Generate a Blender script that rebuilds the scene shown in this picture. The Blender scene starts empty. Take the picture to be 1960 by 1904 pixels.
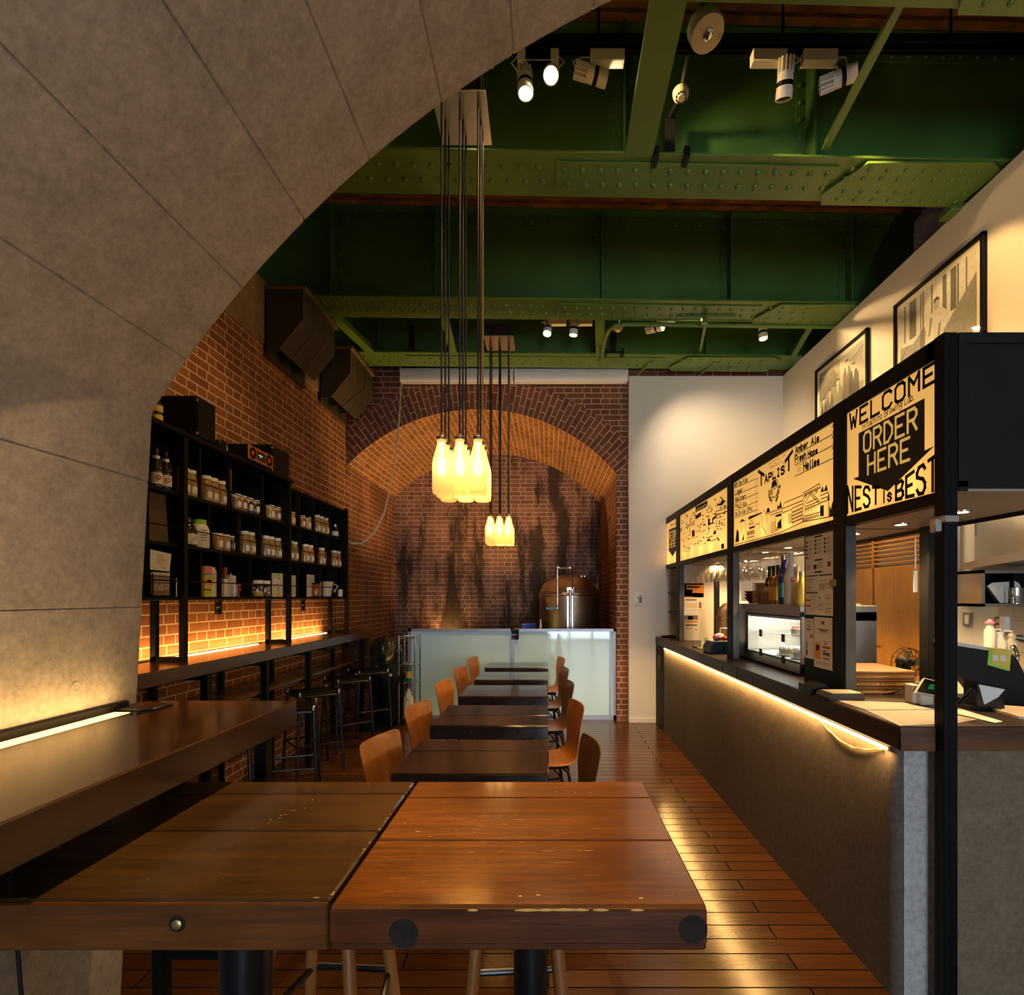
import bpy, math, random
from mathutils import Matrix, Vector
random.seed(7)
PI = math.pi
S = bpy.context.scene
COL = S.collection

# ------------------------------------------------------------------ camera
# single-point perspective, camera 1.6 m above the floor, looking along +Y
F, CX, CY, H = 1060.0, 1049.0, 1142.0, 1.6
cam = bpy.data.cameras.new('camera')
cam.sensor_width = 36.0
cam.sensor_fit = 'HORIZONTAL'
cam.lens = 36.0 * F / 1960.0
cam.shift_x = (980.0 - CX) / 1960.0
cam.shift_y = (CY - 952.0) / 1960.0
cam.clip_start = 0.02
cam_o = bpy.data.objects.new('camera', cam)
cam_o.location = (0, 0, H)
cam_o.rotation_euler = (PI / 2, 0, 0)
COL.objects.link(cam_o)
S.camera = cam_o

# ------------------------------------------------------------------ world, exposure
S.view_settings.view_transform = 'Standard'
S.view_settings.look = 'None'
S.view_settings.gamma = 1.0
S.view_settings.use_curve_mapping = False
S.view_settings.exposure = 0.0
w = bpy.data.worlds.new('overcast_daylight')
S.world = w
w.use_nodes = True
w.node_tree.nodes['Background'].inputs[0].default_value = (0.62, 0.75, 1.0, 1)
w.node_tree.nodes['Background'].inputs[1].default_value = 1.5
cy = S.cycles
cy.max_bounces = 7; cy.diffuse_bounces = 4; cy.glossy_bounces = 4
cy.transmission_bounces = 5; cy.transparent_max_bounces = 12
cy.caustics_reflective = False; cy.caustics_refractive = False
cy.sample_clamp_indirect = 4.0
cy.use_denoising = True

WARM = (1.0, 0.56, 0.17)
WARM2 = (1.0, 0.62, 0.25)


def light(name, typ, loc, energy, color=WARM, aim=None, **k):
    d = bpy.data.lights.new(name, typ)
    d.energy = energy
    d.color = color
    for a, v in k.items():
        setattr(d, a, v)
    o = bpy.data.objects.new(name, d)
    o.location = loc
    if aim is not None:
        v = Vector(aim)
        o.rotation_euler = v.to_track_quat('-Z', 'Y').to_euler()
    COL.objects.link(o)
    return o


def strip(name, a, b, width, energy, aim, color=WARM):
    """a long thin area lamp from a to b shining along aim"""
    a, b = Vector(a), Vector(b)
    x = (b - a).normalized()
    z = -Vector(aim).normalized()
    y = z.cross(x).normalized()
    z = x.cross(y)
    m = Matrix((x, y, z)).transposed().to_4x4()
    m.translation = (a + b) / 2
    d = bpy.data.lights.new(name, 'AREA')
    d.shape = 'RECTANGLE'
    d.size = (b - a).length
    d.size_y = width
    d.energy = energy
    d.color = color
    o = bpy.data.objects.new(name, d)
    o.matrix_world = m
    COL.objects.link(o)
    return o


# daylight entering by the glazed entrance behind the camera
light('entrance_daylight', 'AREA', (1.15, -6.35, 1.4), 500, (0.66, 0.8, 1.0), (0, 1, -0.05),
      shape='RECTANGLE', size=2.6, size_y=2.8)
# the wall behind the bar canopy is washed by a lamp strip lying on the canopy
strip('canopy_wash', (2.12, 2.3, 2.64), (2.12, 7.0, 2.64), 0.06, 24, (0.92, 0, 0.35), (1.0, 0.56, 0.17))
# under the bar worktop
strip('worktop_led', (1.352, 2.2, 0.985), (1.352, 6.55, 0.985), 0.02, 32, (-0.25, 0, -1), WARM)
# back of the brick wall bar
for y0, y1 in ((2.7, 3.75), (3.75, 5.2), (5.2, 6.35)):
    strip('brick_bar_led', (-2.545, y0, 1.205), (-2.545, y1 - 0.05, 1.205), 0.02, 5.0 * (y1 - y0), (-0.45, 0, 1), (1.0, 0.5, 0.12))
# back of the near bar
strip('concrete_bar_led', (-1.505, -1.0, 1.203), (-1.505, 2.0, 1.203), 0.02, 7.5, (-0.3, 0, 1), (1.0, 0.6, 0.2))
# lamps behind the glass screen that light the niche
light('niche_uplight', 'SPOT', (-1.72, 9.22, 0.75), 55, WARM, (0.0, 0.12, 1), spot_size=2.0, spot_blend=1.0, shadow_soft_size=0.05)
light('niche_uplight', 'SPOT', (-0.9, 7.6, 0.5), 380, (1.0, 0.56, 0.18), (0.0, 0.1, 1), spot_size=1.7, spot_blend=0.6, shadow_soft_size=0.05)
light('niche_uplight', 'SPOT', (-0.2, 8.2, 0.5), 70, (1.0, 0.72, 0.42), (-0.25, 0.4, 1), spot_size=1.2, spot_blend=0.8, shadow_soft_size=0.05)
# ------------------------------------------------------------------ end of camera and light block


def X(px, Y): return (px - CX) / F * Y
def Z(py, Y): return H + (CY - py) / F * Y
def SY(px, pl=1.5): return pl * F / (px - CX)                  # depth of a pixel on the plane X = pl
def SZ(px, py, pl=1.5): return H + (CY - py) / (px - CX) * pl


# ------------------------------------------------------------------ mesh builder
class MB:
    def __init__(s):
        s.v, s.f, s.sm, s.uv = [], [], [], {}
        s.M = Matrix.Identity(4)

    def add(s, vs, fs, smooth=False):
        n = len(s.v)
        s.v += [tuple(s.M @ Vector(p)) for p in vs]
        for f in fs:
            s.f.append([i + n for i in f])
            s.sm.append(smooth)
        return s

    def box(s, x0, x1, y0, y1, z0, z1, b=0.0):
        lo = (min(x0, x1), min(y0, y1), min(z0, z1)); hi = (max(x0, x1), max(y0, y1), max(z0, z1))
        b = min(b, *(0.45 * (hi[i] - lo[i]) for i in range(3)))
        if b <= 0:
            vs = [(x, y, z) for z in (lo[2], hi[2]) for y in (lo[1], hi[1]) for x in (lo[0], hi[0])]
            return s.add(vs, [(0, 2, 3, 1), (4, 5, 7, 6), (0, 1, 5, 4), (2, 6, 7, 3), (0, 4, 6, 2), (1, 3, 7, 5)])
        ix, vs, fs = {}, [], []
        for sx in (0, 1):
            for sy in (0, 1):
                for sz in (0, 1):
                    sg = (sx, sy, sz)
                    for a in range(3):
                        p = []
                        for c in range(3):
                            e = hi[c] if sg[c] else lo[c]
                            if c != a: e += -b if sg[c] else b
                            p.append(e)
                        ix[(sg, a)] = len(vs); vs.append(tuple(p))

        def k(**q): return tuple(q['c%d' % i] for i in range(3))
        for a in range(3):
            o = [c for c in range(3) if c != a]
            for sa in (0, 1):
                r = []
                for u, v_ in ((0, 0), (1, 0), (1, 1), (0, 1)):
                    sg = [0, 0, 0]; sg[a] = sa; sg[o[0]] = u; sg[o[1]] = v_
                    r.append(ix[(tuple(sg), a)])
                fs.append(r)
        for a, b2 in ((0, 1), (0, 2), (1, 2)):
            c = 3 - a - b2
            for sa in (0, 1):
                for sb in (0, 1):
                    s0 = [0, 0, 0]; s0[a] = sa; s0[b2] = sb; s0[c] = 0
                    s1 = list(s0); s1[c] = 1
                    s0, s1 = tuple(s0), tuple(s1)
                    fs.append([ix[(s0, a)], ix[(s1, a)], ix[(s1, b2)], ix[(s0, b2)]])
        for sx in (0, 1):
            for sy in (0, 1):
                for sz in (0, 1):
                    fs.append([ix[((sx, sy, sz), a)] for a in range(3)])
        return s.add(vs, fs)

    def prism(s, poly, ax, a0, a1):
        """polygon extruded along an axis; poly gives the two other coordinates in x,y,z order"""
        def p3(p, a):
            return {'x': (a, p[0], p[1]), 'y': (p[0], a, p[1]), 'z': (p[0], p[1], a)}[ax]
        n = len(poly)
        vs = [p3(p, a0) for p in poly] + [p3(p, a1) for p in poly]
        fs = [list(range(n)), list(range(2 * n - 1, n - 1, -1))]
        fs += [(i, (i + 1) % n, n + (i + 1) % n, n + i) for i in range(n)]
        return s.add(vs, fs)

    def tube(s, path, r, n=8, closed=False, cap=True):
        P = [Vector(p) for p in path]
        m = len(P)
        T = []
        for i in range(m):
            if closed: t = P[(i + 1) % m] - P[i - 1]
            else: t = P[min(i + 1, m - 1)] - P[max(i - 1, 0)]
            T.append(t.normalized())
        u = T[0].orthogonal().normalized()
        vs, fs = [], []
        rr = r if isinstance(r, (list, tuple)) else [r] * m
        for i in range(m):
            u = (u - T[i] * u.dot(T[i])).normalized()
            w_ = T[i].cross(u)
            for j in range(n):
                a = 2 * PI * j / n
                vs.append(tuple(P[i] + (u * math.cos(a) + w_ * math.sin(a)) * rr[i]))
        for i in range(m if closed else m - 1):
            for j in range(n):
                a, b = i * n, ((i + 1) % m) * n
                fs.append((a + j, a + (j + 1) % n, b + (j + 1) % n, b + j))
        s.add(vs, fs, True)
        if cap and not closed:
            k = len(s.v) - len(vs)
            s.f.append([k + j for j in range(n)][::-1]); s.sm.append(False)
            s.f.append([k + (m - 1) * n + j for j in range(n)]); s.sm.append(False)
        return s

    def cyl(s, a, b, r, n=16, r2=None):
        return s.tube([a, b], [r, r if r2 is None else r2], n)

    def lathe(s, prof, c=(0, 0, 0), n=24, axis=(0, 0, 1)):
        """profile of (radius, height); a radius 0 end closes to a point"""
        q = Vector((0, 0, 1)).rotation_difference(Vector(axis).normalized())
        c = Vector(c)
        vs, fs, rows = [], [], []
        for r, z in prof:
            if r < 1e-6:
                rows.append([len(vs)]); vs.append(tuple(c + q @ Vector((0, 0, z))))
            else:
                row = []
                for j in range(n):
                    a = 2 * PI * j / n
                    row.append(len(vs)); vs.append(tuple(c + q @ Vector((r * math.cos(a), r * math.sin(a), z))))
                rows.append(row)
        for A, B in zip(rows, rows[1:]):
            for j in range(n):
                k = (j + 1) % n
                if len(A) == 1 and len(B) == 1: continue
                if len(A) == 1: fs.append((A[0], B[j], B[k]))
                elif len(B) == 1: fs.append((A[j], A[k], B[0]))
                else: fs.append((A[j], A[k], B[k], B[j]))
        return s.add(vs, fs, True)

    def rivet(s, c, nrm, r=0.021):
        return s.lathe([(r, 0), (r * 0.85, r * 0.45), (r * 0.45, r * 0.75), (0, r * 0.85)], c, 7, nrm)

    def grid(s, rows, uvs=None, smooth=True):
        n = len(s.v); m = len(rows[0]); f0 = len(s.f)
        for r in rows: s.v += [tuple(s.M @ Vector(p)) for p in r]
        for i in range(len(rows) - 1):
            for j in range(m - 1):
                q = [(i, j), (i, j + 1), (i + 1, j + 1), (i + 1, j)]
                s.f.append([n + a * m + b for a, b in q]); s.sm.append(smooth)
                if uvs: s.uv[len(s.f) - 1] = {n + a * m + b: uvs[a][b] for a, b in q}
        return s

    def poly(s, pts):
        return s.add(pts, [list(range(len(pts)))])

    def mesh(s, name):
        me = bpy.data.meshes.new(name)
        me.from_pydata(s.v, [], s.f)
        if s.uv:
            l = me.uv_layers.new(name='UVMap')
            for p in me.polygons:
                d = s.uv.get(p.index)
                if d:
                    for li in p.loop_indices:
                        l.data[li].uv = d[me.loops[li].vertex_index]
        me.polygons.foreach_set('use_smooth', s.sm)
        me.update()
        me.set_sharp_from_angle(angle=0.72)
        if not s.uv:
            import bmesh
            bm = bmesh.new(); bm.from_mesh(me)
            bmesh.ops.recalc_face_normals(bm, faces=bm.faces)
            bm.to_mesh(me); bm.free()
        return me


BASE = {}


def tag(o, label, cat, group=None):
    o['label'] = label; o['category'] = cat
    if group: o['group'] = group
    return o


def thing(name, label, cat, base=(0, 0, 0), group=None, rz=0.0, local=False):
    """an Empty at the base of a thing; its parts are given in world coordinates unless local"""
    o = bpy.data.objects.new(name, None)
    o.empty_display_size = 0.1
    o.location = base; o.rotation_euler = (0, 0, rz)
    COL.objects.link(o)
    BASE[o.name] = Vector((0, 0, 0)) if local else Vector(base)
    return tag(o, label, cat, group)


def part(mb, name, mat, parent, label=None):
    o = bpy.data.objects.new(name, mb.mesh(name))
    o.data.materials.append(mat)
    COL.objects.link(o)
    o.parent = parent
    if parent.name in BASE: o.location = -BASE[parent.name]
    if label: o['label'] = label
    return o


def single(mb, name, mat, label, cat, group=None):
    """a thing that is one mesh, its origin moved to the middle of its base"""
    xs = [p[0] for p in mb.v]; ys = [p[1] for p in mb.v]; zs = [p[2] for p in mb.v]
    c = Vector(((min(xs) + max(xs)) / 2, (min(ys) + max(ys)) / 2, min(zs)))
    mb.v = [tuple(Vector(p) - c) for p in mb.v]
    o = bpy.data.objects.new(name, mb.mesh(name))
    o.data.materials.append(mat)
    o.location = c
    COL.objects.link(o)
    BASE[o.name] = c
    return tag(o, label, cat, group)


def struct(mb, name, mat, parent=None):
    o = bpy.data.objects.new(name, mb.mesh(name))
    o.data.materials.append(mat)
    COL.objects.link(o)
    if parent is None: o['kind'] = 'structure'
    else: o.parent = parent
    return o


def dup(root, loc, rz=None, label=None, group=None):
    r = root.copy(); COL.objects.link(r)
    r.location = loc
    if rz is not None: r.rotation_euler = (0, 0, rz)
    if label: r['label'] = label
    if group: r['group'] = group
    for ch in list(root.children):
        c = ch.copy(); COL.objects.link(c); c.parent = r
        for g in list(ch.children):
            d = g.copy(); COL.objects.link(d); d.parent = c
    return r


# ------------------------------------------------------------------ materials
def nt(name):
    m = bpy.data.materials.new(name)
    m.use_nodes = True
    t = m.node_tree
    return m, t, t.nodes['Principled BSDF']


def node(t, typ, **k):
    n = t.nodes.new(typ)
    for a, v in k.items():
        if a.startswith('i_'):
            key = a[2:]
            n.inputs[int(key) if key.isdigit() else key.replace('_', ' ')].default_value = v
        else: setattr(n, a, v)
    return n


def ramp(t, fac, stops):
    r = node(t, 'ShaderNodeValToRGB')
    e = r.color_ramp.elements
    while len(e) < len(stops): e.new(0.5)
    for i, (p, c) in enumerate(stops):
        e[i].position = p
        e[i].color = tuple(c) + (1,) if len(c) == 3 else c
    t.links.new(fac, r.inputs[0])
    return r.outputs[0]


def coords(t, mode='obj', scale=(1, 1, 1)):
    tc = node(t, 'ShaderNodeTexCoord')
    src = tc.outputs['UV'] if mode == 'uv' else tc.outputs['Object']
    if mode in ('yz', 'xz', 'xy', 'yx'):
        sp = node(t, 'ShaderNodeSeparateXYZ'); cb = node(t, 'ShaderNodeCombineXYZ')
        t.links.new(src, sp.inputs[0])
        t.links.new(sp.outputs['XYZ'.index(mode[0].upper())], cb.inputs[0])
        t.links.new(sp.outputs['XYZ'.index(mode[1].upper())], cb.inputs[1])
        src = cb.outputs[0]
    if scale != (1, 1, 1):
        mp = node(t, 'ShaderNodeMapping')
        mp.inputs['Scale'].default_value = scale
        t.links.new(src, mp.inputs[0])
        src = mp.outputs[0]
    return src


def bump(t, b, h, strength=0.3, dist=0.01):
    n = node(t, 'ShaderNodeBump')
    n.inputs['Strength'].default_value = strength
    n.inputs['Distance'].default_value = dist
    t.links.new(h, n.inputs['Height'])
    t.links.new(n.outputs[0], b.inputs['Normal'])


def noise(t, vec, scale, detail=4, rough=0.55, dist=0.0):
    n = node(t, 'ShaderNodeTexNoise')
    n.inputs['Scale'].default_value = scale
    n.inputs['Detail'].default_value = detail
    n.inputs['Roughness'].default_value = rough
    n.inputs['Distortion'].default_value = dist
    t.links.new(vec, n.inputs['Vector'])
    return n.outputs['Fac']


def mixc(t, fac, a, b, typ='MIX'):
    n = node(t, 'ShaderNodeMix', data_type='RGBA', blend_type=typ)
    for sock, v in ((n.inputs[0], fac), (n.inputs[6], a), (n.inputs[7], b)):
        if hasattr(v, 'is_linked') or hasattr(v, 'links'): t.links.new(v, sock)
        elif isinstance(v, (int, float)): sock.default_value = v
        else: sock.default_value = tuple(v) + (1,)
    return n.outputs[2]


def plain(name, col, rough=0.5, metal=0.0, var=0.12, scale=6.0, spec=0.5, coat=0.0, bumpy=0.0):
    m, t, b = nt(name)
    f = noise(t, coords(t), scale)
    c = ramp(t, f, [(0.3, [x * (1 - var) for x in col]), (0.7, [min(1, x * (1 + var)) for x in col])])
    t.links.new(c, b.inputs['Base Color'])
    b.inputs['Roughness'].default_value = rough
    b.inputs['Metallic'].default_value = metal
    b.inputs['Specular IOR Level'].default_value = spec
    b.inputs['Coat Weight'].default_value = coat
    b.inputs['Coat Roughness'].default_value = 0.12
    if bumpy: bump(t, b, noise(t, coords(t), scale * 12, 3), bumpy, 0.004)
    return m


def wood(name, dark, light_, axis='x', rough=0.22, coat=0.3, scale=1.0, scratch=0.0, bumpy=0.12):
    m, t, b = nt(name)
    sc = {'x': (1.2, 14, 14), 'y': (14, 1.2, 14), 'z': (14, 14, 1.2)}[axis]
    v = coords(t, 'obj', tuple(q * scale for q in sc))
    f = noise(t, v, 1.0, 6, 0.62, 0.9)
    v2 = coords(t, 'obj', tuple(q * 5 * scale for q in sc))
    f2 = noise(t, v2, 1.0, 4, 0.6, 0.3)
    mid = [(a + c) / 2 for a, c in zip(dark, light_)]
    c = ramp(t, f, [(0.28, dark), (0.5, mid), (0.74, light_)])
    c = mixc(t, 0.35, c, ramp(t, f2, [(0.35, [x * 0.35 for x in dark]), (0.6, light_)]), 'MULTIPLY') if False else \
        mixc(t, 0.3, c, ramp(t, f2, [(0.35, [x * 0.5 for x in dark]), (0.65, light_)]))
    big = noise(t, coords(t, 'obj'), 2.3, 3)
    c = mixc(t, ramp(t, big, [(0.35, (0.55,) * 3), (0.6, (0,) * 3)]), c, [x * 0.6 for x in dark])
    if scratch:
        sv = coords(t, 'obj', (9, 60, 9) if axis == 'x' else (60, 9, 9))
        sf = noise(t, sv, 1.4, 5, 0.7)
        c = mixc(t, ramp(t, sf, [(0.66, (0,) * 3), (0.72, (scratch,) * 3)]), c, [min(1, x * 2.2 + 0.08) for x in light_])
    t.links.new(c, b.inputs['Base Color'])
    rr = node(t, 'ShaderNodeMapRange')
    rr.inputs[3].default_value = rough * 0.75; rr.inputs[4].default_value = min(1, rough * 1.4)
    t.links.new(big, rr.inputs[0])
    t.links.new(rr.outputs[0], b.inputs['Roughness'])
    b.inputs['Coat Weight'].default_value = coat
    b.inputs['Coat Roughness'].default_value = 0.09
    bump(t, b, f2, bumpy, 0.002)
    return m


def brick(name, mode, w_=0.236, h_=0.0705, cols=((0.20, 0.068, 0.024), (0.31, 0.115, 0.038)), mortar=(0.62, 0.46, 0.30), squash=0.5,
          stain=0.0, scale=1.0, dark=(0.03, 0.018, 0.012)):
    m, t, b = nt(name)
    v = coords(t, mode)
    br = node(t, 'ShaderNodeTexBrick')
    br.offset = 0.25 if squash != 1 else 0.5; br.offset_frequency = 2
    br.squash = squash; br.squash_frequency = 2
    t.links.new(v, br.inputs['Vector'])
    br.inputs['Scale'].default_value = 1.0
    br.inputs['Brick Width'].default_value = w_
    br.inputs['Row Height'].default_value = h_
    br.inputs['Mortar Size'].default_value = 0.0056
    br.inputs['Mortar Smooth'].default_value = 0.25
    br.inputs['Bias'].default_value = -0.1
    br.inputs['Color1'].default_value = cols[0] + (1,)
    br.inputs['Color2'].default_value = cols[1] + (1,)
    br.inputs['Mortar'].default_value = mortar + (1,)
    o = coords(t, 'obj')
    n1 = noise(t, o, 2.2, 5)
    c = mixc(t, 0.55, br.outputs['Color'], ramp(t, n1, [(0.3, (0.62, 0.6, 0.6)), (0.7, (1.2, 1.15, 1.1))]), 'MULTIPLY')
    if stain:
        sv = coords(t, 'obj', (1.9, 1.0, 0.42))
        sf = noise(t, sv, 1.3, 9, 0.68, 0.15)
        c = mixc(t, ramp(t, sf, [(0.48, (0,) * 3), (0.57, (stain,) * 3)]), c, dark)
    t.links.new(c, b.inputs['Base Color'])
    b.inputs['Roughness'].default_value = 0.72
    b.inputs['Specular IOR Level'].default_value = 0.3
    inv = node(t, 'ShaderNodeMath', operation='SUBTRACT'); inv.inputs[0].default_value = 1.0
    t.links.new(br.outputs['Fac'], inv.inputs[1])
    ad = node(t, 'ShaderNodeMath', operation='MULTIPLY_ADD'); ad.inputs[1].default_value = 0.35
    t.links.new(noise(t, o, 45, 3), ad.inputs[0]); t.links.new(inv.outputs[0], ad.inputs[2])
    bump(t, b, ad.outputs[0], 0.6, 0.008)
    return m


def emit(name, col, strength):
    m = bpy.data.materials.new(name)
    m.use_nodes = True
    t = m.node_tree
    t.nodes.clear()
    e = node(t, 'ShaderNodeEmission')
    e.inputs[0].default_value = tuple(col) + (1,)
    e.inputs[1].default_value = strength
    o = node(t, 'ShaderNodeOutputMaterial')
    t.links.new(e.outputs[0], o.inputs[0])
    return m


def thin_glass(name, tint=(1, 1, 1), refl=1.0, rough=0.02):
    m = bpy.data.materials.new(name)
    m.use_nodes = True
    t = m.node_tree
    t.nodes.clear()
    a = node(t, 'ShaderNodeBsdfTransparent'); a.inputs[0].default_value = tuple(tint) + (1,)
    g = node(t, 'ShaderNodeBsdfGlossy'); g.inputs['Roughness'].default_value = rough
    fr = node(t, 'ShaderNodeLayerWeight'); fr.inputs[0].default_value = 0.35
    mu = node(t, 'ShaderNodeMath', operation='MULTIPLY_ADD'); mu.inputs[1].default_value = 0.75 * refl; mu.inputs[2].default_value = 0.06 * refl
    t.links.new(fr.outputs['Facing'], mu.inputs[0])
    mx = node(t, 'ShaderNodeMixShader')
    t.links.new(mu.outputs[0], mx.inputs[0]); t.links.new(a.outputs[0], mx.inputs[1]); t.links.new(g.outputs[0], mx.inputs[2])
    o = node(t, 'ShaderNodeOutputMaterial')
    t.links.new(mx.outputs[0], o.inputs[0])
    return m


def concrete(name, col, mott=0.45):
    m, t, b = nt(name)
    o = coords(t)
    n1 = noise(t, o, 1.3, 6, 0.6, 0.3); n2 = noise(t, o, 42, 6, 0.75); n3 = noise(t, o, 9, 5)
    c = ramp(t, n1, [(0.3, [x * 0.74 for x in col]), (0.52, col), (0.74, [x * 1.15 for x in col])])
    c = mixc(t, 0.5, c, ramp(t, n2, [(0.32, [x * 0.4 for x in col]), (0.62, [min(1, x * 1.4) for x in col])]))
    c = mixc(t, mott, c, ramp(t, n3, [(0.35, [x * 0.55 for x in col]), (0.68, [x * 1.35 for x in col])]))
    t.links.new(c, b.inputs['Base Color'])
    b.inputs['Roughness'].default_value = 0.8
    b.inputs['Specular IOR Level'].default_value = 0.25
    bump(t, b, n2, 0.35, 0.004)
    return m


def floor_mat():
    m, t, b = nt('floor_planks')
    v = coords(t, 'xy')
    br = node(t, 'ShaderNodeTexBrick')
    br.offset = 0.37; br.offset_frequency = 2
    t.links.new(v, br.inputs['Vector'])
    for k, q in (('Scale', 1.0), ('Brick Width', 1.7), ('Row Height', 0.108), ('Mortar Size', 0.0034), ('Mortar Smooth', 0.1), ('Bias', -0.2)):
        br.inputs[k].default_value = q
    br.inputs['Color1'].default_value = (0.06, 0.021, 0.006, 1)
    br.inputs['Color2'].default_value = (0.10, 0.037, 0.010, 1)
    br.inputs['Mortar'].default_value = (0.006, 0.003, 0.002, 1)
    g = noise(t, coords(t, 'obj', (2.5, 40, 1)), 1.0, 5, 0.6, 0.4)
    c = mixc(t, 0.5, br.outputs['Color'], ramp(t, g, [(0.3, (0.5,) * 3), (0.7, (1.3,) * 3)]), 'MULTIPLY')
    t.links.new(c, b.inputs['Base Color'])
    big = noise(t, coords(t), 3.0, 4)
    rr = node(t, 'ShaderNodeMapRange'); rr.inputs[3].default_value = 0.13; rr.inputs[4].default_value = 0.25
    t.links.new(big, rr.inputs[0]); t.links.new(rr.outputs[0], b.inputs['Roughness'])
    inv = node(t, 'ShaderNodeMath', operation='SUBTRACT'); inv.inputs[0].default_value = 1.0
    t.links.new(br.outputs['Fac'], inv.inputs[1])
    ad = node(t, 'ShaderNodeMath', operation='MULTIPLY_ADD'); ad.inputs[1].default_value = 0.02
    t.links.new(g, ad.inputs[0]); t.links.new(inv.outputs[0], ad.inputs[2])
    bump(t, b, ad.outputs[0], 0.6, 0.005)
    sl = node(t, 'ShaderNodeMath', operation='MULTIPLY'); sl.inputs[1].default_value = 0.5
    t.links.new(inv.outputs[0], sl.inputs[0]); t.links.new(sl.outputs[0], b.inputs['Specular IOR Level'])
    return m


M = {}
M['concrete'] = concrete('vault_concrete', (0.375, 0.325, 0.27), 0.28)
M['plaster_grey'] = concrete('bar_front_plaster', (0.10, 0.08, 0.068), 0.15)
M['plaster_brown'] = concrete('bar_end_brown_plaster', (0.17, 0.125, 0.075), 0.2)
M['plaster_pale'] = concrete('bar_end_plaster', (0.42, 0.39, 0.36), 0.12)
M['coping'] = concrete('coping_concrete', (0.30, 0.22, 0.11))
M['white'] = plain('white_paint', (0.72, 0.68, 0.62), 0.6, 0, 0.03, 2)
M['dark'] = plain('void_shade_black', (0.012, 0.011, 0.01), 0.9)
M['brick_yz'] = brick('brick_side', 'yz')
M['brick_xz'] = brick('brick_back', 'xz', cols=((0.17, 0.058, 0.03), (0.27, 0.10, 0.05)))
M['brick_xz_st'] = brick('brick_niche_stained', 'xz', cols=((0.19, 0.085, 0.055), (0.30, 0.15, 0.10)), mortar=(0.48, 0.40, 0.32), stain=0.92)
M['brick_yz_n'] = brick('brick_niche_side', 'yz', cols=((0.20, 0.075, 0.04), (0.30, 0.12, 0.06)), mortar=(0.55, 0.4, 0.28), stain=0.4)
M['brick_uv'] = brick('brick_arch', 'uv', 0.232, 0.0735, cols=((0.17, 0.055, 0.032), (0.26, 0.085, 0.045)), squash=1)
M['brick_uv2'] = brick('brick_soffit', 'uv', 0.232, 0.0735, cols=((0.22, 0.09, 0.04), (0.32, 0.15, 0.07)), mortar=(0.62, 0.42, 0.22), squash=1)
M['floor'] = floor_mat()
M['rust'] = plain('rusty_deck', (0.22, 0.09, 0.035), 0.85, 0, 0.6, 5, bumpy=0.4)
M['green'] = plain('green_steel_paint', (0.052, 0.135, 0.028), 0.42, 0, 0.14, 3, bumpy=0.25)
M['greenf'] = plain('green_flange_paint', (0.082, 0.155, 0.022), 0.42, 0, 0.12, 3, bumpy=0.3)
M['steelbrown'] = plain('brown_cover_steel', (0.055, 0.046, 0.03), 0.55, 0.2, 0.2, 4)
M['coverlip'] = plain('cover_lip_steel', (0.16, 0.10, 0.045), 0.6, 0.1, 0.2, 4)
M['black'] = plain('black_steel', (0.005, 0.0045, 0.0045), 0.45, 0.0, 0.3, 8, spec=0.12, bumpy=0.1)
M['blackgloss'] = plain('black_gloss', (0.006, 0.006, 0.0065), 0.3, 0, 0.2, 8)
M['charcoal'] = plain('charcoal_steel', (0.009, 0.009, 0.0092), 0.5, 0.0, 0.25, 6, bumpy=0.15)
M['charcoal'].node_tree.nodes['Principled BSDF'].inputs['Specular IOR Level'].default_value = 0.18
M['blackwood'] = wood('black_stained_wood', (0.0025, 0.0018, 0.0015), (0.006, 0.0045, 0.0035), 'y', 0.6, 0.0)
M['blackwood'].node_tree.nodes['Principled BSDF'].inputs['Specular IOR Level'].default_value = 0.15
M['greysteel'] = plain('galvanised_post', (0.075, 0.073, 0.068), 0.6, 0.2, 0.25, 7)
M['steel'] = plain('stainless_steel', (0.56, 0.53, 0.49), 0.28, 1.0, 0.08, 3)
M['chrome'] = plain('chrome', (0.75, 0.74, 0.72), 0.12, 1.0, 0.03, 3)
M['copper'] = plain('warm_tank_steel', (0.36, 0.27, 0.20), 0.42, 1.0, 0.12, 3)
M['alu'] = plain('aluminium_frame', (0.36, 0.37, 0.42), 0.4, 0.5, 0.05, 4)
M['whiteplastic'] = plain('white_plastic', (0.78, 0.74, 0.66), 0.45, 0, 0.03, 4)
M['cream'] = plain('cream_plastic', (0.62, 0.53, 0.36), 0.5, 0, 0.05, 4)
M['paper'] = plain('paper', (0.74, 0.69, 0.62), 0.7, 0, 0.03, 3)
M['ink'] = plain('ink', (0.012, 0.01, 0.009), 0.6, 0, 0.1, 3)
M['inkgrey'] = plain('ink_grey', (0.16, 0.14, 0.13), 0.7, 0, 0.1, 3)
M['red'] = plain('red_print', (0.55, 0.05, 0.03), 0.6)
M['orange'] = plain('orange_print', (0.75, 0.27, 0.05), 0.6)
M['yellow'] = plain('yellow_print', (0.72, 0.52, 0.07), 0.6)
M['lime'] = plain('lime_print', (0.3, 0.62, 0.06), 0.6)
M['greenbottle'] = plain('green_bottle', (0.02, 0.17, 0.05), 0.2, coat=0.5)
M['blueprint'] = plain('blue_print', (0.05, 0.25, 0.5), 0.5)
M['cobalt'] = plain('cobalt_glass', (0.01, 0.03, 0.32), 0.08, coat=1.0)
M['pink'] = plain('pink_print', (0.75, 0.2, 0.3), 0.6)
M['amberglass'] = plain('amber_bottle_glass', (0.35, 0.13, 0.015), 0.08, coat=1.0)
M['brownglass'] = plain('brown_bottle_glass', (0.025, 0.010, 0.005), 0.08, coat=1.0)
M['frosted'] = plain('frosted_bottle_glass', (0.75, 0.66, 0.48), 0.35)
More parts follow.
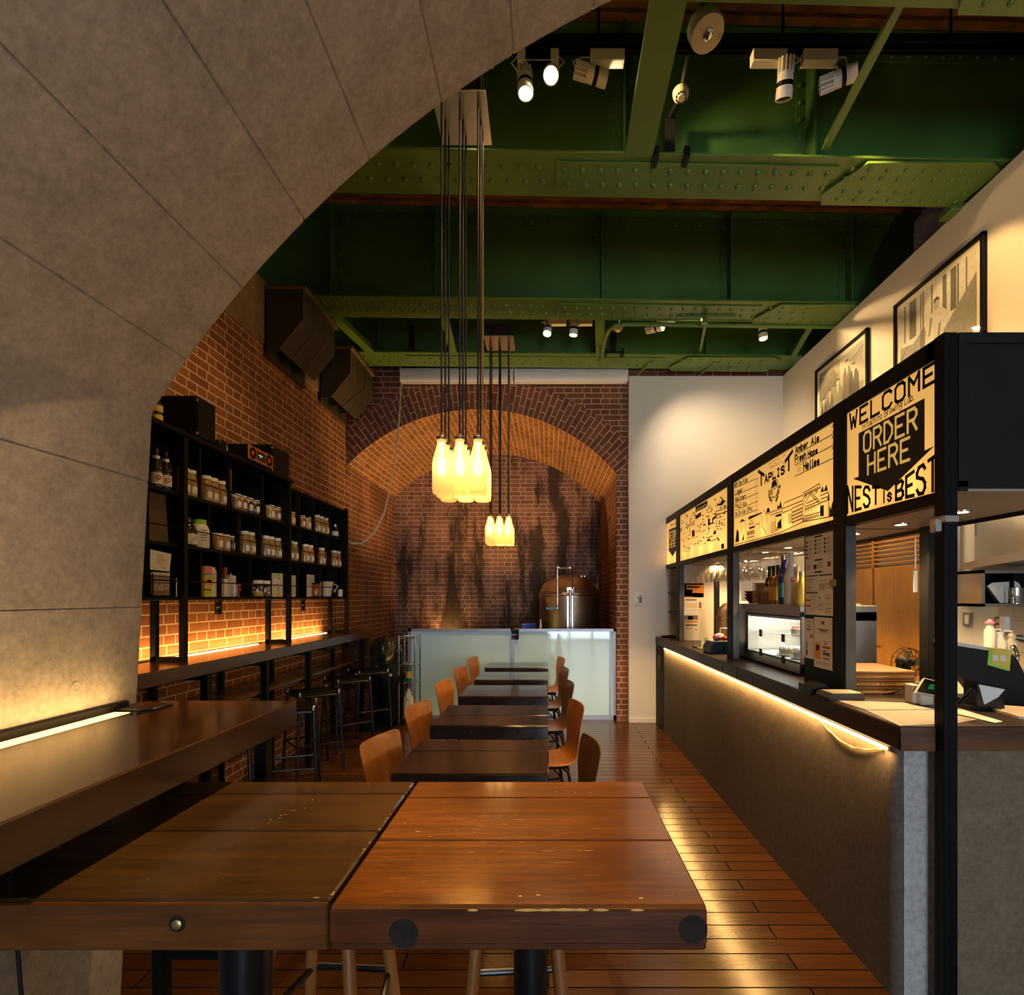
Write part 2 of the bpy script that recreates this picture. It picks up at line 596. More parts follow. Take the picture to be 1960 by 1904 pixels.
M['ceramic'] = plain('ceramic', (0.68, 0.6, 0.48), 0.25)
M['redbowl'] = plain('red_lacquer', (0.28, 0.03, 0.015), 0.2, coat=0.6)
M['t_orange'] = wood('varnished_orange_wood', (0.085, 0.022, 0.003), (0.29, 0.098, 0.012), 'x', 0.2, 0.5, 1.0, 0.35)
M['t_olive'] = wood('varnished_olive_wood', (0.034, 0.016, 0.004), (0.095, 0.046, 0.011), 'x', 0.22, 0.4, 1.0, 0.35)
M['t_dark'] = wood('varnished_dark_wood', (0.014, 0.006, 0.003), (0.042, 0.018, 0.007), 'x', 0.2, 0.4, 1.0, 0.45)
M['t_edge'] = wood('dark_red_edge_wood', (0.045, 0.011, 0.003), (0.14, 0.038, 0.008), 'x', 0.4, 0.05, 1.0, 0.3, 0.5)
M['t_edge'].node_tree.nodes['Principled BSDF'].inputs['Specular IOR Level'].default_value = 0.22
M['plug'] = plain('dark_wood_plug', (0.022, 0.013, 0.009), 0.5, 0, 0.5, 60, bumpy=0.9)
M['bartop'] = wood('bar_top_wood', (0.022, 0.008, 0.003), (0.055, 0.022, 0.007), 'y', 0.2, 0.4, 1.0, 0.12)
M['barwood'] = wood('brick_bar_wood', (0.045, 0.018, 0.006), (0.12, 0.05, 0.015), 'y', 0.25, 0.3)
M['counterwood'] = wood('worktop_wood', (0.012, 0.006, 0.0035), (0.045, 0.022, 0.01), 'y', 0.38, 0.0, 1.0, 0.2, 0.5)
M['counterwood'].node_tree.nodes['Principled BSDF'].inputs['Specular IOR Level'].default_value = 0.25
M['counterend'] = wood('worktop_end_grain', (0.04, 0.013, 0.003), (0.17, 0.058, 0.010), 'x', 0.4, 0.1, 0.6, 0, 0.5)
M['ply'] = wood('orange_plywood', (0.40, 0.11, 0.007), (0.58, 0.19, 0.018), 'z', 0.38, 0.08, 1.3, 0, 0.05)
M['plybrown'] = wood('brown_plywood', (0.10, 0.036, 0.011), (0.17, 0.065, 0.02), 'z', 0.32, 0.25, 1.3, 0, 0.05)
M['oak'] = wood('honey_oak', (0.29, 0.115, 0.018), (0.42, 0.185, 0.036), 'z', 0.4, 0.1, 1.0, 0, 0.05)
M['oaky'] = wood('honey_oak_boards', (0.22, 0.088, 0.016), (0.36, 0.16, 0.036), 'x', 0.4, 0.1, 1.0, 0, 0.05)
M['stoolwood'] = wood('stool_leg_wood', (0.22, 0.075, 0.014), (0.38, 0.14, 0.03), 'z', 0.4, 0.05)
M['led'] = emit('led_strip', (1.0, 0.72, 0.3), 9.0)
M['lens_on'] = emit('lamp_lens_lit', (1.0, 0.82, 0.5), 30.0)
M['lens_hot'] = emit('lamp_lens_facing', (1.0, 0.86, 0.58), 220.0)
M['bulb'] = emit('bottle_bulb', (1.0, 0.78, 0.42), 6.0)
M['t_brown'] = wood('orange_brown_edge_wood', (0.06, 0.017, 0.003), (0.20, 0.062, 0.009), 'x', 0.34, 0.12, 1.0, 0.2)
M['glassf'] = thin_glass('picture_glass', (0.97, 0.97, 0.96), 0.08)
M['cordblack'] = plain('cord_black', (0.006, 0.005, 0.005), 0.6)
M['sign'] = emit('backlit_sign_letters', (1.0, 0.56, 0.14), 0.6)
M['caseglow'] = emit('case_lamp', (1.0, 0.95, 0.85), 5.0)
M['screen'] = emit('green_display', (0.05, 0.5, 0.12), 0.25)
M['glass'] = thin_glass('clear_glass', (0.97, 0.97, 0.95))
M['glassc'] = thin_glass('case_glass', (0.95, 0.97, 0.97), 0.4)


def bottle_mat():
    m = bpy.data.materials.new('frosted_lamp_glass')
    m.use_nodes = True
    t = m.node_tree
    t.nodes.clear()
    tr = node(t, 'ShaderNodeBsdfTranslucent'); tr.inputs[0].default_value = (1.0, 0.82, 0.5, 1)
    df = node(t, 'ShaderNodeBsdfDiffuse'); df.inputs[0].default_value = (0.8, 0.68, 0.45, 1)
    tp = node(t, 'ShaderNodeBsdfTransparent'); tp.inputs[0].default_value = (1.0, 0.86, 0.6, 1)
    m1 = node(t, 'ShaderNodeMixShader'); m1.inputs[0].default_value = 0.25
    t.links.new(tr.outputs[0], m1.inputs[1]); t.links.new(df.outputs[0], m1.inputs[2])
    m2 = node(t, 'ShaderNodeMixShader'); m2.inputs[0].default_value = 0.35
    t.links.new(m1.outputs[0], m2.inputs[1]); t.links.new(tp.outputs[0], m2.inputs[2])
    e = node(t, 'ShaderNodeEmission'); e.inputs[0].default_value = (1.0, 0.58, 0.18, 1); e.inputs[1].default_value = 0.22
    ad = node(t, 'ShaderNodeAddShader')
    t.links.new(m2.outputs[0], ad.inputs[0]); t.links.new(e.outputs[0], ad.inputs[1])
    o = node(t, 'ShaderNodeOutputMaterial'); t.links.new(ad.outputs[0], o.inputs[0])
    return m


M['bottle'] = bottle_mat()


def screen_glass():
    """pale obscured glass with fine horizontal ribbing and a clear polished face"""
    m, t, b = nt('screen_glass')
    b.inputs['Base Color'].default_value = (0.60, 0.92, 1.0, 1)
    b.inputs['Roughness'].default_value = 0.6
    b.inputs['Coat Weight'].default_value = 1.0
    b.inputs['Coat Roughness'].default_value = 0.04
    b.inputs['Coat IOR'].default_value = 1.65
    v = coords(t, 'obj', (0.3, 1, 60))
    n = node(t, 'ShaderNodeBump'); n.inputs['Strength'].default_value = 0.06; n.inputs['Distance'].default_value = 0.002
    t.links.new(noise(t, v, 1.0, 2), n.inputs['Height'])
    t.links.new(n.outputs[0], b.inputs['Coat Normal'])
    return m


def sign_mat():
    m = bpy.data.materials.new('backlit_sign_panel')
    m.use_nodes = True
    t = m.node_tree
    t.nodes.clear()
    tr = node(t, 'ShaderNodeBsdfTranslucent'); tr.inputs[0].default_value = (1.0, 0.86, 0.62, 1)
    e = node(t, 'ShaderNodeEmission'); e.inputs[0].default_value = (1.0, 0.56, 0.16, 1); e.inputs[1].default_value = 0.36
    ad = node(t, 'ShaderNodeAddShader')
    t.links.new(tr.outputs[0], ad.inputs[0]); t.links.new(e.outputs[0], ad.inputs[1])
    o = node(t, 'ShaderNodeOutputMaterial'); t.links.new(ad.outputs[0], o.inputs[0])
    return m


M['signpanel'] = sign_mat()


M['screenglass'] = screen_glass()

# ================================================================== the room
m = MB(); m.box(-4.3, 4.3, -6.2, 9.5, -0.06, 0.0); struct(m, 'floor', M['floor'])
m = MB(); m.box(-3.3, 4.3, 2.1, 9.5, 5.43, 5.5); struct(m, 'ceiling', M['rust'])

# concrete vault lining: leaning wall, then an arc; its section is swept towards the camera
YE = 2.14
AC, AZ, AR = 2.156, -0.023, 4.35
prof = [(-1.64, 0.0)]
for z in (1.56, 2.04):
    x = -1.64 + 0.124 * z / 2.30
    prof += [(x - 0.0004, z - 0.005), (x - 0.006, z), (x + 0.0004, z + 0.005)]
prof.append((-1.516, 2.30))
a0 = math.atan2(2.30 - AZ, -1.516 - AC)
marks = [math.atan2(Z(py, YE) - AZ, X(px, YE) - AC) for px, py in ((360, 690), (470, 557), (588, 428), (712, 312), (848, 205), (987, 118))]
st = 0.0803
k = marks[-1] - st
while k > 1.0: marks.append(k); k -= st
angs = []
a = a0 - 0.01
while a > 1.25:
    angs.append((a, AR)); a -= 0.02
for q in marks:
    angs = [p for p in angs if abs(p[0] - q) > 0.004]
    angs += [(q + 0.0012, AR), (q, AR + 0.006), (q - 0.0012, AR)]
angs.sort(reverse=True)
prof += [(AC + r * math.cos(a), AZ + r * math.sin(a)) for a, r in angs]
prof.append((4.2, 3.95))
m = MB()
n = len(prof)
ch = 0.03
rows = []
for y, off in ((-6.0, 0), (-2.0, 0), (0.6, 0), (YE - ch, 0), (YE - ch * 0.35, ch * 0.25), (YE, ch), (YE, 1.2)):
    rw = []
    for x, z in prof:
        d = Vector((x - AC, z - AZ)).normalized() if z > 2.3 else Vector((-1, 0))
        rw.append((x + d.x * off, y, z + d.y * off))
    rows.append(rw)
m.grid(rows, smooth=False)
m.add([(-4.2, -6, 0), (-4.2, -6, 5.6), (4.2, -6, 5.6), (-4.2, 2.1, 5.6), (4.2, 2.1, 5.6), (-4.2, 2.1, 0)], [(1, 2, 4, 3), (0, 1, 3, 5)])
# a round form-tie plug in the wall
m.lathe([(0.0165, 0), (0.0165, 0.0025), (0.0135, 0.0025), (0.013, 0.001), (0, 0.001)], (-1.64 + 0.124 * 1.3 / 2.3 - 0.0006, 1.84, Z(1314, 1.84)), 20, (1, 0, -0.054))
struct(m, 'wall_concrete_vault', M['concrete'])

# brick side wall with a concrete coping
m = MB(); m.box(-2.95, -2.6, 2.0, 7.15, 0, 3.9); struct(m, 'wall_left', M['brick_yz'])
m = MB(); m.box(-3.0, -2.585, 2.0, 7.2, 3.9, 4.5, 0.02); struct(m, 'trim_1', M['coping'])
m = MB()  # near-black sheets for the darkness past the walls, shade put into colour
m.box(-3.4, -3.3, 2.0, 7.2, 4.4, 5.5); m.box(4.2, 4.3, -6, 7.2, 0, 5.6); m.box(-3.4, 4.3, 7.2, 7.3, 5.0, 5.5)
struct(m, 'wall_dark_void', M['dark'])

# brick back wall with the arched niche
YB = 7.15
AX, AZB, R1, R2 = -0.904, 1.69, 2.33, 2.72
XL, XR = -2.6, 0.884
def arch_pt(a, r): return (AX + r * math.cos(a), AZB + r * math.sin(a))
aL = math.acos((XL - AX) / R1); aR = math.acos((XR - AX) / R1)
N = 48
aa = [aL + (aR - aL) * i / N for i in range(N + 1)]
m = MB()
top = [(arch_pt(a, R1)[0], YB, 5.1) for a in aa]
m.grid([[(arch_pt(a, R1)[0], YB, arch_pt(a, R1)[1]) for a in aa], top], smooth=False)
m.add([(XL - 0.4, YB, 0), (XL, YB, 0), (XL, YB, 5.1), (XL - 0.4, YB, 5.1)], [(0, 1, 2, 3)])
m.add([(XR, YB, 0), (3.2, YB, 0), (3.2, YB, 5.1), (XR, YB, 5.1)], [(0, 1, 2, 3)])
struct(m, 'wall_back', M['brick_xz'])
# the ring of voussoirs
m = MB()
L0, L1 = 0.10, 0.15
ra = [aL + L0 + (aR - L1 - aL - L0) * i / N for i in range(N + 1)]
m.grid([[(arch_pt(a, r)[0], YB - 0.006, arch_pt(a, r)[1]) for a in aa] for r in (R1, R2)],
       [[(r, -a * 2.5) for a in aa] for r in (R1, R2)], False)
cut = []
struct(m, 'trim_2', M['brick_uv'])
# the barrel of the niche
m = MB()
m.grid([[(arch_pt(a, R1)[0], y, arch_pt(a, R1)[1]) for a in aa] for y in (YB - 0.006, 9.4)],
       [[(y, -a * R1) for a in aa] for y in (YB, 9.4)], True)
struct(m, 'ceiling_niche', M['brick_uv2'])
m = MB(); m.box(-3.0, 1.3, 9.4, 9.5, 0, 4.3); struct(m, 'wall_niche_back', M['brick_xz_st'])
m = MB(); m.box(-2.95, XL, YB + 0.012, 9.4, 0, 3.4); m.box(XR, XR + 0.3, YB + 0.012, 9.4, 0, 3.3); struct(m, 'wall_niche_side', M['brick_yz_n'])

# white walls
m = MB(); m.box(1.03, 3.0, 7.05, 7.14, 0, 4.41); struct(m, 'wall_white', M['white'])
m = MB(); m.box(2.99, 3.1, -6, 7.14, 0, 4.41); struct(m, 'wall_right', M['white'])
m = MB(); m.box(1.03, 1.5, 7.038, 7.05, 0, 0.055); struct(m, 'baseboard_back', M['white'])

# glazed entrance wall behind the camera
m = MB(); m.box(-4.2, -0.1, -6.1, -6.0, 0, 5.6); m.box(2.5, 4.3, -6.1, -6.0, 0, 5.6); m.box(-0.1, 2.5, -6.1, -6.0, 2.8, 5.6)
struct(m, 'wall_front', M['plaster_grey'])
m = MB()
for x in (-0.1, 0.75, 1.6, 2.42): m.box(x, x + 0.07, -6.08, -6.0, 0, 2.8)
m.box(-0.1, 2.5, -6.08, -6.0, 0.0, 0.08); m.box(-0.1, 2.5, -6.08, -6.0, 2.1, 2.16); m.box(-0.1, 2.5, -6.08, -6.0, 2.74, 2.8)
wf = struct(m, 'window_1', M['black'])
m = MB(); m.box(-0.05, 2.45, -6.045, -6.04, 0.05, 2.76); struct(m, 'pane', M['glass'], wf)


# ================================================================== green bridge girders
def girder(label, yc, xs_stiff, plate, gusset, rivets_x, face=-1, x0=-3.2, x1=3.7):
    zb = 4.46
    g = thing('bridge_girder', label, 'girder', (0, yc, zb), 'riveted bridge girders under the deck', 0.024, True)
    def L(b): b.M = Matrix.Translation((0, 0, -zb)); return b
    b = L(MB()); b.box(x0, x1, -0.006, 0.006, 4.478, 5.4); part(b, 'web', M['green'], g)
    b = L(MB())
    b.box(x0, x1, -0.2, 0.2, zb, 4.478, 0.004)
    for s in (-1, 1):
        b.box(x0, x1, s * 0.006, s * 0.10, 4.478, 4.492); b.box(x0, x1, s * 0.006, s * 0.02, 4.478, 4.57)
    x = rivets_x[0]
    while x < rivets_x[1]:
        for yy in (-0.075, 0.055):
            if not (plate[0] - 0.05 < x < gusset[1]): b.rivet((x + (0.03 if yy > 0 else 0), yy, zb), (0, 0, -1))
        x += 0.118
    part(b, 'bottom_flange', M['greenf'], g)
    b = L(MB())
    for s in (-1, 1):
        b.box(x0, x1, s * 0.006, s * 0.11, 5.386, 5.4); b.box(x0, x1, s * 0.006, s * 0.02, 5.27, 5.4)
    x = x0 + 0.1
    while x < x1:
        b.rivet((x, face * 0.02, 5.365), (0, face, 0), 0.014); b.rivet((x + 0.06, face * 0.02, 5.305), (0, face, 0), 0.014)
        x += 0.12
    part(b, 'top_angle', M['green'], g)
    b = L(MB()); b.box(x0, x1, -0.17, 0.17, 5.4, 5.428); part(b, 'top_flange', M['rust'], g, 'rusty brown top flange')
    b = L(MB())
    b.box(plate[0], plate[1], -0.135, 0.125, zb - 0.013, zb, 0.003)
    x = plate[0] + 0.06
    while x < plate[1] - 0.05:
        b.rivet((x, -0.075, zb - 0.013), (0, 0, -1)); b.rivet((x + 0.03, 0.055, zb - 0.013), (0, 0, -1))
        x += 0.118
    part(b, 'splice_plate', M['greenf'], g)
    b = L(MB())
    g0, g1 = gusset
    b.prism([(g0, 0.1), (g0 + 0.16, -0.19), (g1 - 0.12, -0.215), (g1, -0.14), (g1 - 0.05, 0.2), (g0 + 0.05, 0.2)], 'z', zb - 0.026, zb - 0.012)
    x = g0 + 0.13
    while x < g1 - 0.1:
        for yy in (-0.14, -0.06, 0.06, 0.14): b.rivet((x + 0.06 * (yy > 0) - 0.05, yy, zb - 0.026), (0, 0, -1), 0.017)
        x += 0.122
    part(b, 'gusset_plate', M['greenf'], g)
    for xs in xs_stiff:
        b = L(MB())
        b.box(xs - 0.008, xs + 0.008, face * 0.012, face * 0.13, 4.49, 5.39)
        b.box(xs - 0.075, xs + 0.075, face * 0.006, face * 0.016, 4.49, 5.39)
        z = 4.62
        while z < 5.25:
            for dx in (-0.048, 0.048): b.rivet((xs + dx, face * 0.016, z), (0, face, 0), 0.018)
            z += 0.118
        part(b, 'stiffener', M['green'], g)
    return g


girder('green riveted girder at the top edge of the view, mostly hidden', 2.45, (0.5,), (0.3, 1.9), (1.95, 2.9), (-1.2, 0.2))
girder('broad green riveted girder crossing just behind the front spotlight track', 3.76, (-0.55, 0.5, 1.77), (0.05, 1.93), (1.93, 3.02), (-1.6, 0.05))
girder('green riveted girder with a dark web, halfway to the brick arch', 5.52, (-2.1, -1.09, 0.53, 1.80, 3.0), (0.1, 2.1), (2.1, 3.1), (-2.3, 0.1))
girder('green riveted girder right above the roller blind boxes', 6.72, (-2.0, -1.05, 0.6, 1.9), (-1.7, 1.4), (1.5, 2.8), (-2.3, -1.7))


def strut(label, x0, y0, x1, y1, wd, z=4.485, h=0.016, fin=True, name='cross_brace'):
    d = Vector((x1 - x0, y1 - y0, 0)); l = d.length
    b = MB(); b.M = Matrix.Translation((x0, y0, z)) @ Matrix.Rotation(math.atan2(d.y, d.x), 4, 'Z')
    b.box(0, l, -wd / 2, wd / 2, 0, h, 0.002)
    if fin: b.box(0, l, -0.007, 0.007, h, h + wd * 0.9)
    return single(b, name, M['greenf'], label, 'brace', 'braces between the girders')


strut('wide pale green flat beam running over the front track towards the viewer', 0.575, 2.6, 0.585, 3.58, 0.178, 4.442, 0.03)
strut('thin green angle brace behind the spotlight that points at the wall', 1.72, 2.6, 1.80, 3.6, 0.045, 4.5)
strut('slanted green plate brace beside the stepped steel covers', -2.20, 5.66, -2.06, 6.6, 0.10, 4.455)
strut('green flat brace just left of the far lamp cluster plate', -1.06, 5.66, -1.12, 6.6, 0.085, 4.455)
strut('stout green brace meeting the bent conduit', 0.53, 5.66, 0.62, 6.6, 0.10, 4.455)
strut('slender green rod brace between the two far spotlights', 1.64, 5.7, 1.80, 6.55, 0.03, 4.5)
strut('green brace vanishing behind the top of the white wall', 2.75, 5.7, 2.92, 6.6, 0.06, 4.455)
for i, px in enumerate((1240, 1362)):
    b = MB()
    x = X(px, 6.85)
    b.tube([(x, 6.72, 4.44), (x - 0.11, 7.06, 4.42)], 0.014, 4)
    b.box(x - 0.03, x + 0.03, 6.68, 6.74, 4.42, 4.50)
    single(b, 'wall_bracket', M['greenf'], 'small green angle bracket above the white wall, ' + ('nearer the roller blinds' if i == 0 else 'nearer the wall corner'), 'bracket', 'green brackets over the white wall')
# conduit bent along the girder
b = MB()
cz = 4.425
b.tube([(0.62, 6.3, 4.40), (0.62, 6.05, 4.41), (0.64, 5.88, cz), (0.70, 5.77, cz), (0.82, 5.74, cz), (3.1, 5.80, cz)], 0.022, 8)
b.lathe([(0.035, 0), (0.035, 0.12), (0.05, 0.12), (0.05, 0.15), (0, 0.16)], (0.62, 6.38, 4.34), 10, (0, -0.4, 1))
single(b, 'conduit_pipe', M['greenf'], 'green painted conduit bent along the underside of the middle girder', 'pipe')
b = MB(); b.tube([(X(1348, 5.6), 5.6, 4.42), (X(1348, 5.6), 5.6, 4.36)], 0.035, 8); b.tube([(1.3, 5.62, 4.43), (1.9, 5.6, 4.43)], 0.012, 6)
single(b, 'junction_box', M['greenf'], 'round green junction box under the middle girder', 'junction box')
b = MB(); b.box(X(1812, 4.05), X(1850, 4.05) + 0.03, 4.0, 4.14, 4.40, 4.455, 0.004)
single(b, 'bearing_block', M['greenf'], 'small green steel block between girder end and white wall top', 'bearing')


# stepped steel covers over the girder bearings
def cover(label, y0, n_, pitch):
    x0 = -2.235
    t = thing('bearing_cover', label, 'steel cover', (-2.4, y0, 3.8), 'steel covers on the brick wall')
    b = MB(); b.box(-2.6, -2.57, y0, y0 + n_ * pitch + 0.06, 3.80, 4.43); part(b, 'back_plate', M['steelbrown'], t)
    for i in range(n_):
        ya = y0 + i * pitch; yb = ya + pitch
        b = MB()
        b.prism([(-2.585, 4.40), (x0, 4.40), (x0, 4.13), (-2.45, 3.86), (-2.585, 3.84)], 'y', ya, ya + 0.012)
        b.prism([(x0, 4.40), (x0, 4.13), (-2.45, 3.86), (-2.458, 3.866), (x0 - 0.01, 4.133), (x0 - 0.01, 4.40)], 'y', ya, yb)
        part(b, 'folded_panel', M['steelbrown'], t)
        b = MB()
        b.tube([(x0 + 0.002, ya, 4.40), (x0 + 0.002, ya, 4.13), (-2.45, ya, 3.858)], 0.006, 4)
        part(b, 'seam_lip', M['coverlip'], t)
    b = MB(); b.box(-2.6, x0 + 0.03, y0 - 0.01, y0 + n_ * pitch + 0.02, 4.40, 4.43); part(b, 'top_plate', M['coverlip'], t)


cover('stepped brown steel cover high on the brick wall beside the concrete vault', 5.05, 3, 0.25)
cover('stepped grey steel cover high in the corner beside the brick arch', 6.26, 3, 0.27)

# ================================================================== spotlight tracks
def track(label, y, z, x0, x1, drops):
    t = thing('light_track', label, 'light track', ((x0 + x1) / 2, y, z), 'black lighting tracks')
    b = MB(); b.box(x0, x1, y - 0.018, y - 0.010, z, z + 0.04); b.box(x0, x1, y + 0.010, y + 0.018, z, z + 0.04); b.box(x0, x1, y - 0.01, y + 0.01, z + 0.028, z + 0.04)
    b.box(x0, x1, y - 0.018, y + 0.018, z + 0.075, z + 0.1)
    part(b, 'rail', M['black'], t)
    for x in drops:
        b = MB(); b.cyl((x, y, z + 0.03), (x, y, 5.43), 0.008, 6); part(b, 'hanger_rod', M['black'], t)


track('black lighting track across the top, carrying the large spotlights', 3.3, 4.84, -1.9, 3.6, (-1.2, 0.3, 1.4, 2.4))
track('black lighting track near the brick arch with small lit spotlights', 6.1, 4.66, -0.4, 2.6, (0.2, 1.1, 2.3))


def spot(label, px, py, y, zt, d, ax, on, col='lens_on', s=1.0, adapter=None):
    s *= 1.35
    """spotlight: body centre at the pixel (px,py) at depth y, aimed along d; adapter clipped in a track at height zt"""
    c = Vector((X(px, y), y, Z(py, y)))
    d = Vector(d).normalized()
    t = thing('track_spotlight', label, 'spotlight', (c.x, y, zt), 'white spotlights on the tracks')
    xa = c.x + ax
    b = MB(); b.box(xa - 0.075 * s, xa + 0.075 * s, y - 0.03, y + 0.03, zt - 0.07, zt + 0.002, 0.004)
    part(b, 'adapter', M['whiteplastic'], t)
    b = MB(); b.tube([(xa + (0.06 if ax < 0 else -0.06) * s, y, zt - 0.07), (c.x, y, zt - 0.09), c + Vector((0, 0, 0.03))], 0.008, 6)
    part(b, 'bracket', M['whiteplastic'], t)
    b = MB()
    r = 0.034 * s; l = 0.075 * s
    b.lathe([(0, -0.02 * s), (r * 0.95, -0.02 * s), (r, 0), (r, l * 0.55), (r * 1.04, l * 0.56), (r * 1.04, l), (r * 0.9, l), (r * 0.85, l * 0.86), (0, l * 0.86)], c, 20, d)
    body = part(b, 'lamp_body', M['whiteplastic'], t)
    b = MB()
    q = Vector((0, 0, 1)).rotation_difference(d)
    for i in range(12):
        a = 2 * PI * i / 12
        o = q @ Vector((math.cos(a), math.sin(a), 0)); tn = q @ Vector((-math.sin(a), math.cos(a), 0))
        p0 = c - d * l * 0.95; p1 = c - d * 0.015 * s
        vs = []
        for p in (p0, p1):
            for rr in (r * 0.35, r * 1.02):
                for tt in (-0.003, 0.003): vs.append(tuple(p + o * rr + tn * tt * s))
        b.add(vs, [(0, 1, 3, 2), (4, 6, 7, 5), (0, 4, 5, 1), (2, 3, 7, 6), (0, 2, 6, 4), (1, 5, 7, 3)])
    part(b, 'heat_fins', M['whiteplastic'], t)
    b = MB()
    b.lathe([(r * 1.012, l * 0.18), (r * 1.012, l * 0.42)], c, 20, d)
    part(b, 'black_band', M['black'], t)
    b = MB(); b.lathe([(r * 0.86, l * 0.9), (0, l * 0.9)], c, 20, d)
    part(b, 'lens', M[col] if on else M['charcoal'], t)
    b = MB()
    pa = Vector((xa + (0.06 if ax < 0 else -0.06) * s, y - 0.02, zt - 0.05)); pb = c - d * l * 0.5
    sd = 0.05 * s if ax < 0 else -0.05 * s
    b.tube([pa, pa + Vector((sd, 0, 0.005)), (pa + pb) / 2 + Vector((sd * 1.3, -0.02, 0)), pb + Vector((sd * 0.6, -0.02, 0)), pb], 0.0035, 6)
    part(b, 'cable', M['whiteplastic'], t)
    return t, c, d


T1, T2 = 4.84, 4.66
sp = [
    spot('white spotlight at the vault edge pointing down, only its lit lens clear', 1005, 155, 3.3, T1, (0.05, -0.25, -1), 0.1, True),
    spot('brightest white spotlight, facing the viewer beside the vault', 1055, 140, 3.3, T1, (-0.03, -1, -1.15), -0.1, True, 'lens_hot'),
    spot('white spotlight lying horizontal, beside the bright one', 1130, 142, 3.3, T1, (1, 0.2, -0.13), 0.10, True),
    spot('white unlit spotlight pointing down in front of the green web', 1503, 150, 3.3, T1, (0.08, 0.42, -1), -0.10, False),
    spot('white lit spotlight turned towards the framed photographs', 1603, 152, 3.3, T1, (1, -0.4, 0.12), -0.11, True),
    spot('small lit spotlight on the far track, first from the lamp cluster', 1049, 626, 6.1, T2, (-0.12, -0.45, -1), 0.1, True),
    spot('small spotlight on the far track beside the first lit one, tipped away', 1099, 624, 6.1, T2, (-0.1, 0.02, -1), 0.1, True),
    spot('small lit spotlight on the far track facing sideways by the conduit', 1253, 628, 6.1, T2, (0.8, -0.7, -0.15), 0.12, True),
    spot('small lit spotlight on the far track closest to the right wall', 1460, 632, 6.1, T2, (0.0, -0.12, -1), 0.02, True),
    spot('added unseen spotlight on the front track behind the vault, aimed at the tables', 880, 140, 3.3, T1, (0.15, 0.35, -1), 0.1, True),  # extra lamp added out of sight to lift the light on the tables
    spot('added unseen spotlight on the front track behind the vault, aimed at the brick wall', 640, 140, 3.3, T1, (-0.35, 0.5, -1), 0.1, True),  # also added out of sight, to brighten the brick wall
]
pw = [220, 720, 45, 0, 0, 330, 300, 330, 240, 370, 90]
for (t, c, d), p in zip(sp, pw):
    if p: light('spot_beam', 'SPOT', c + d * 0.1, p, WARM2, d, spot_size=2.2 if p == 70 else 1.15, spot_blend=0.7, shadow_soft_size=0.03)
# the beams that fall on the photographs and on the girder flange
light('spot_beam', 'SPOT', sp[4][1] + sp[4][2] * 0.15, 160, (1.0, 0.58, 0.19), Vector((2.99, 4.4, 2.2)) - sp[4][1], spot_size=1.12, spot_blend=0.25, shadow_soft_size=0.02)
light('spot_beam', 'SPOT', sp[8][1] + Vector((0.04, -0.06, -0.06)), 135, (1.0, 0.58, 0.19), Vector((2.99, 5.45, 2.5)) - sp[8][1], spot_size=1.15, spot_blend=0.25, shadow_soft_size=0.02)

light('spot_beam', 'SPOT', sp[3][1] + Vector((0.03, 0.06, -0.06)), 36, (1.0, 0.75, 0.25), (0.2, 0.30, -0.12), spot_size=1.3, spot_blend=0.9, shadow_soft_size=0.02)

light('spot_beam', 'SPOT', sp[7][1] + Vector((0.1, 0.02, -0.1)), 150, (1.0, 0.74, 0.46), Vector((2.5, 7.05, 2.5)) - sp[7][1], spot_size=1.6, spot_blend=1.0, shadow_soft_size=0.03)

# detectors and the emergency lamp
c = Vector((X(1355, 2.95), 2.95, Z(66, 2.95)))
t = thing('emergency_light', 'large white round emergency lamp hanging beside the pale green beam', 'emergency light', c)
b = MB(); ax = (0.22, -0.28, -0.93)
b.lathe([(0, 0.005), (0.030, 0.005), (0.034, 0.0), (0.088, -0.002), (0.091, -0.012), (0.091, -0.075), (0, -0.075)], c, 32, ax); part(b, 'housing', M['cream'], t)
b = MB(); b.lathe([(0, 0.014), (0.018, 0.011), (0.030, 0.004)], c, 16, ax); part(b, 'lens', M['chrome'], t)
b = MB()
for i in range(4): b.tube([c + Vector((0.05 + 0.006 * i, -0.015 + 0.02 * k / 4, -0.006 - 0.004 * k)) for k in range(5)], 0.0012, 4)
part(b, 'speaker_slots', M['inkgrey'], t)
b = MB(); b.cyl(c + Vector((0, 0.03, 0.06)), c + Vector((0, 0.06, 0.85)), 0.04, 12); part(b, 'hanger', M['greenf'], t)


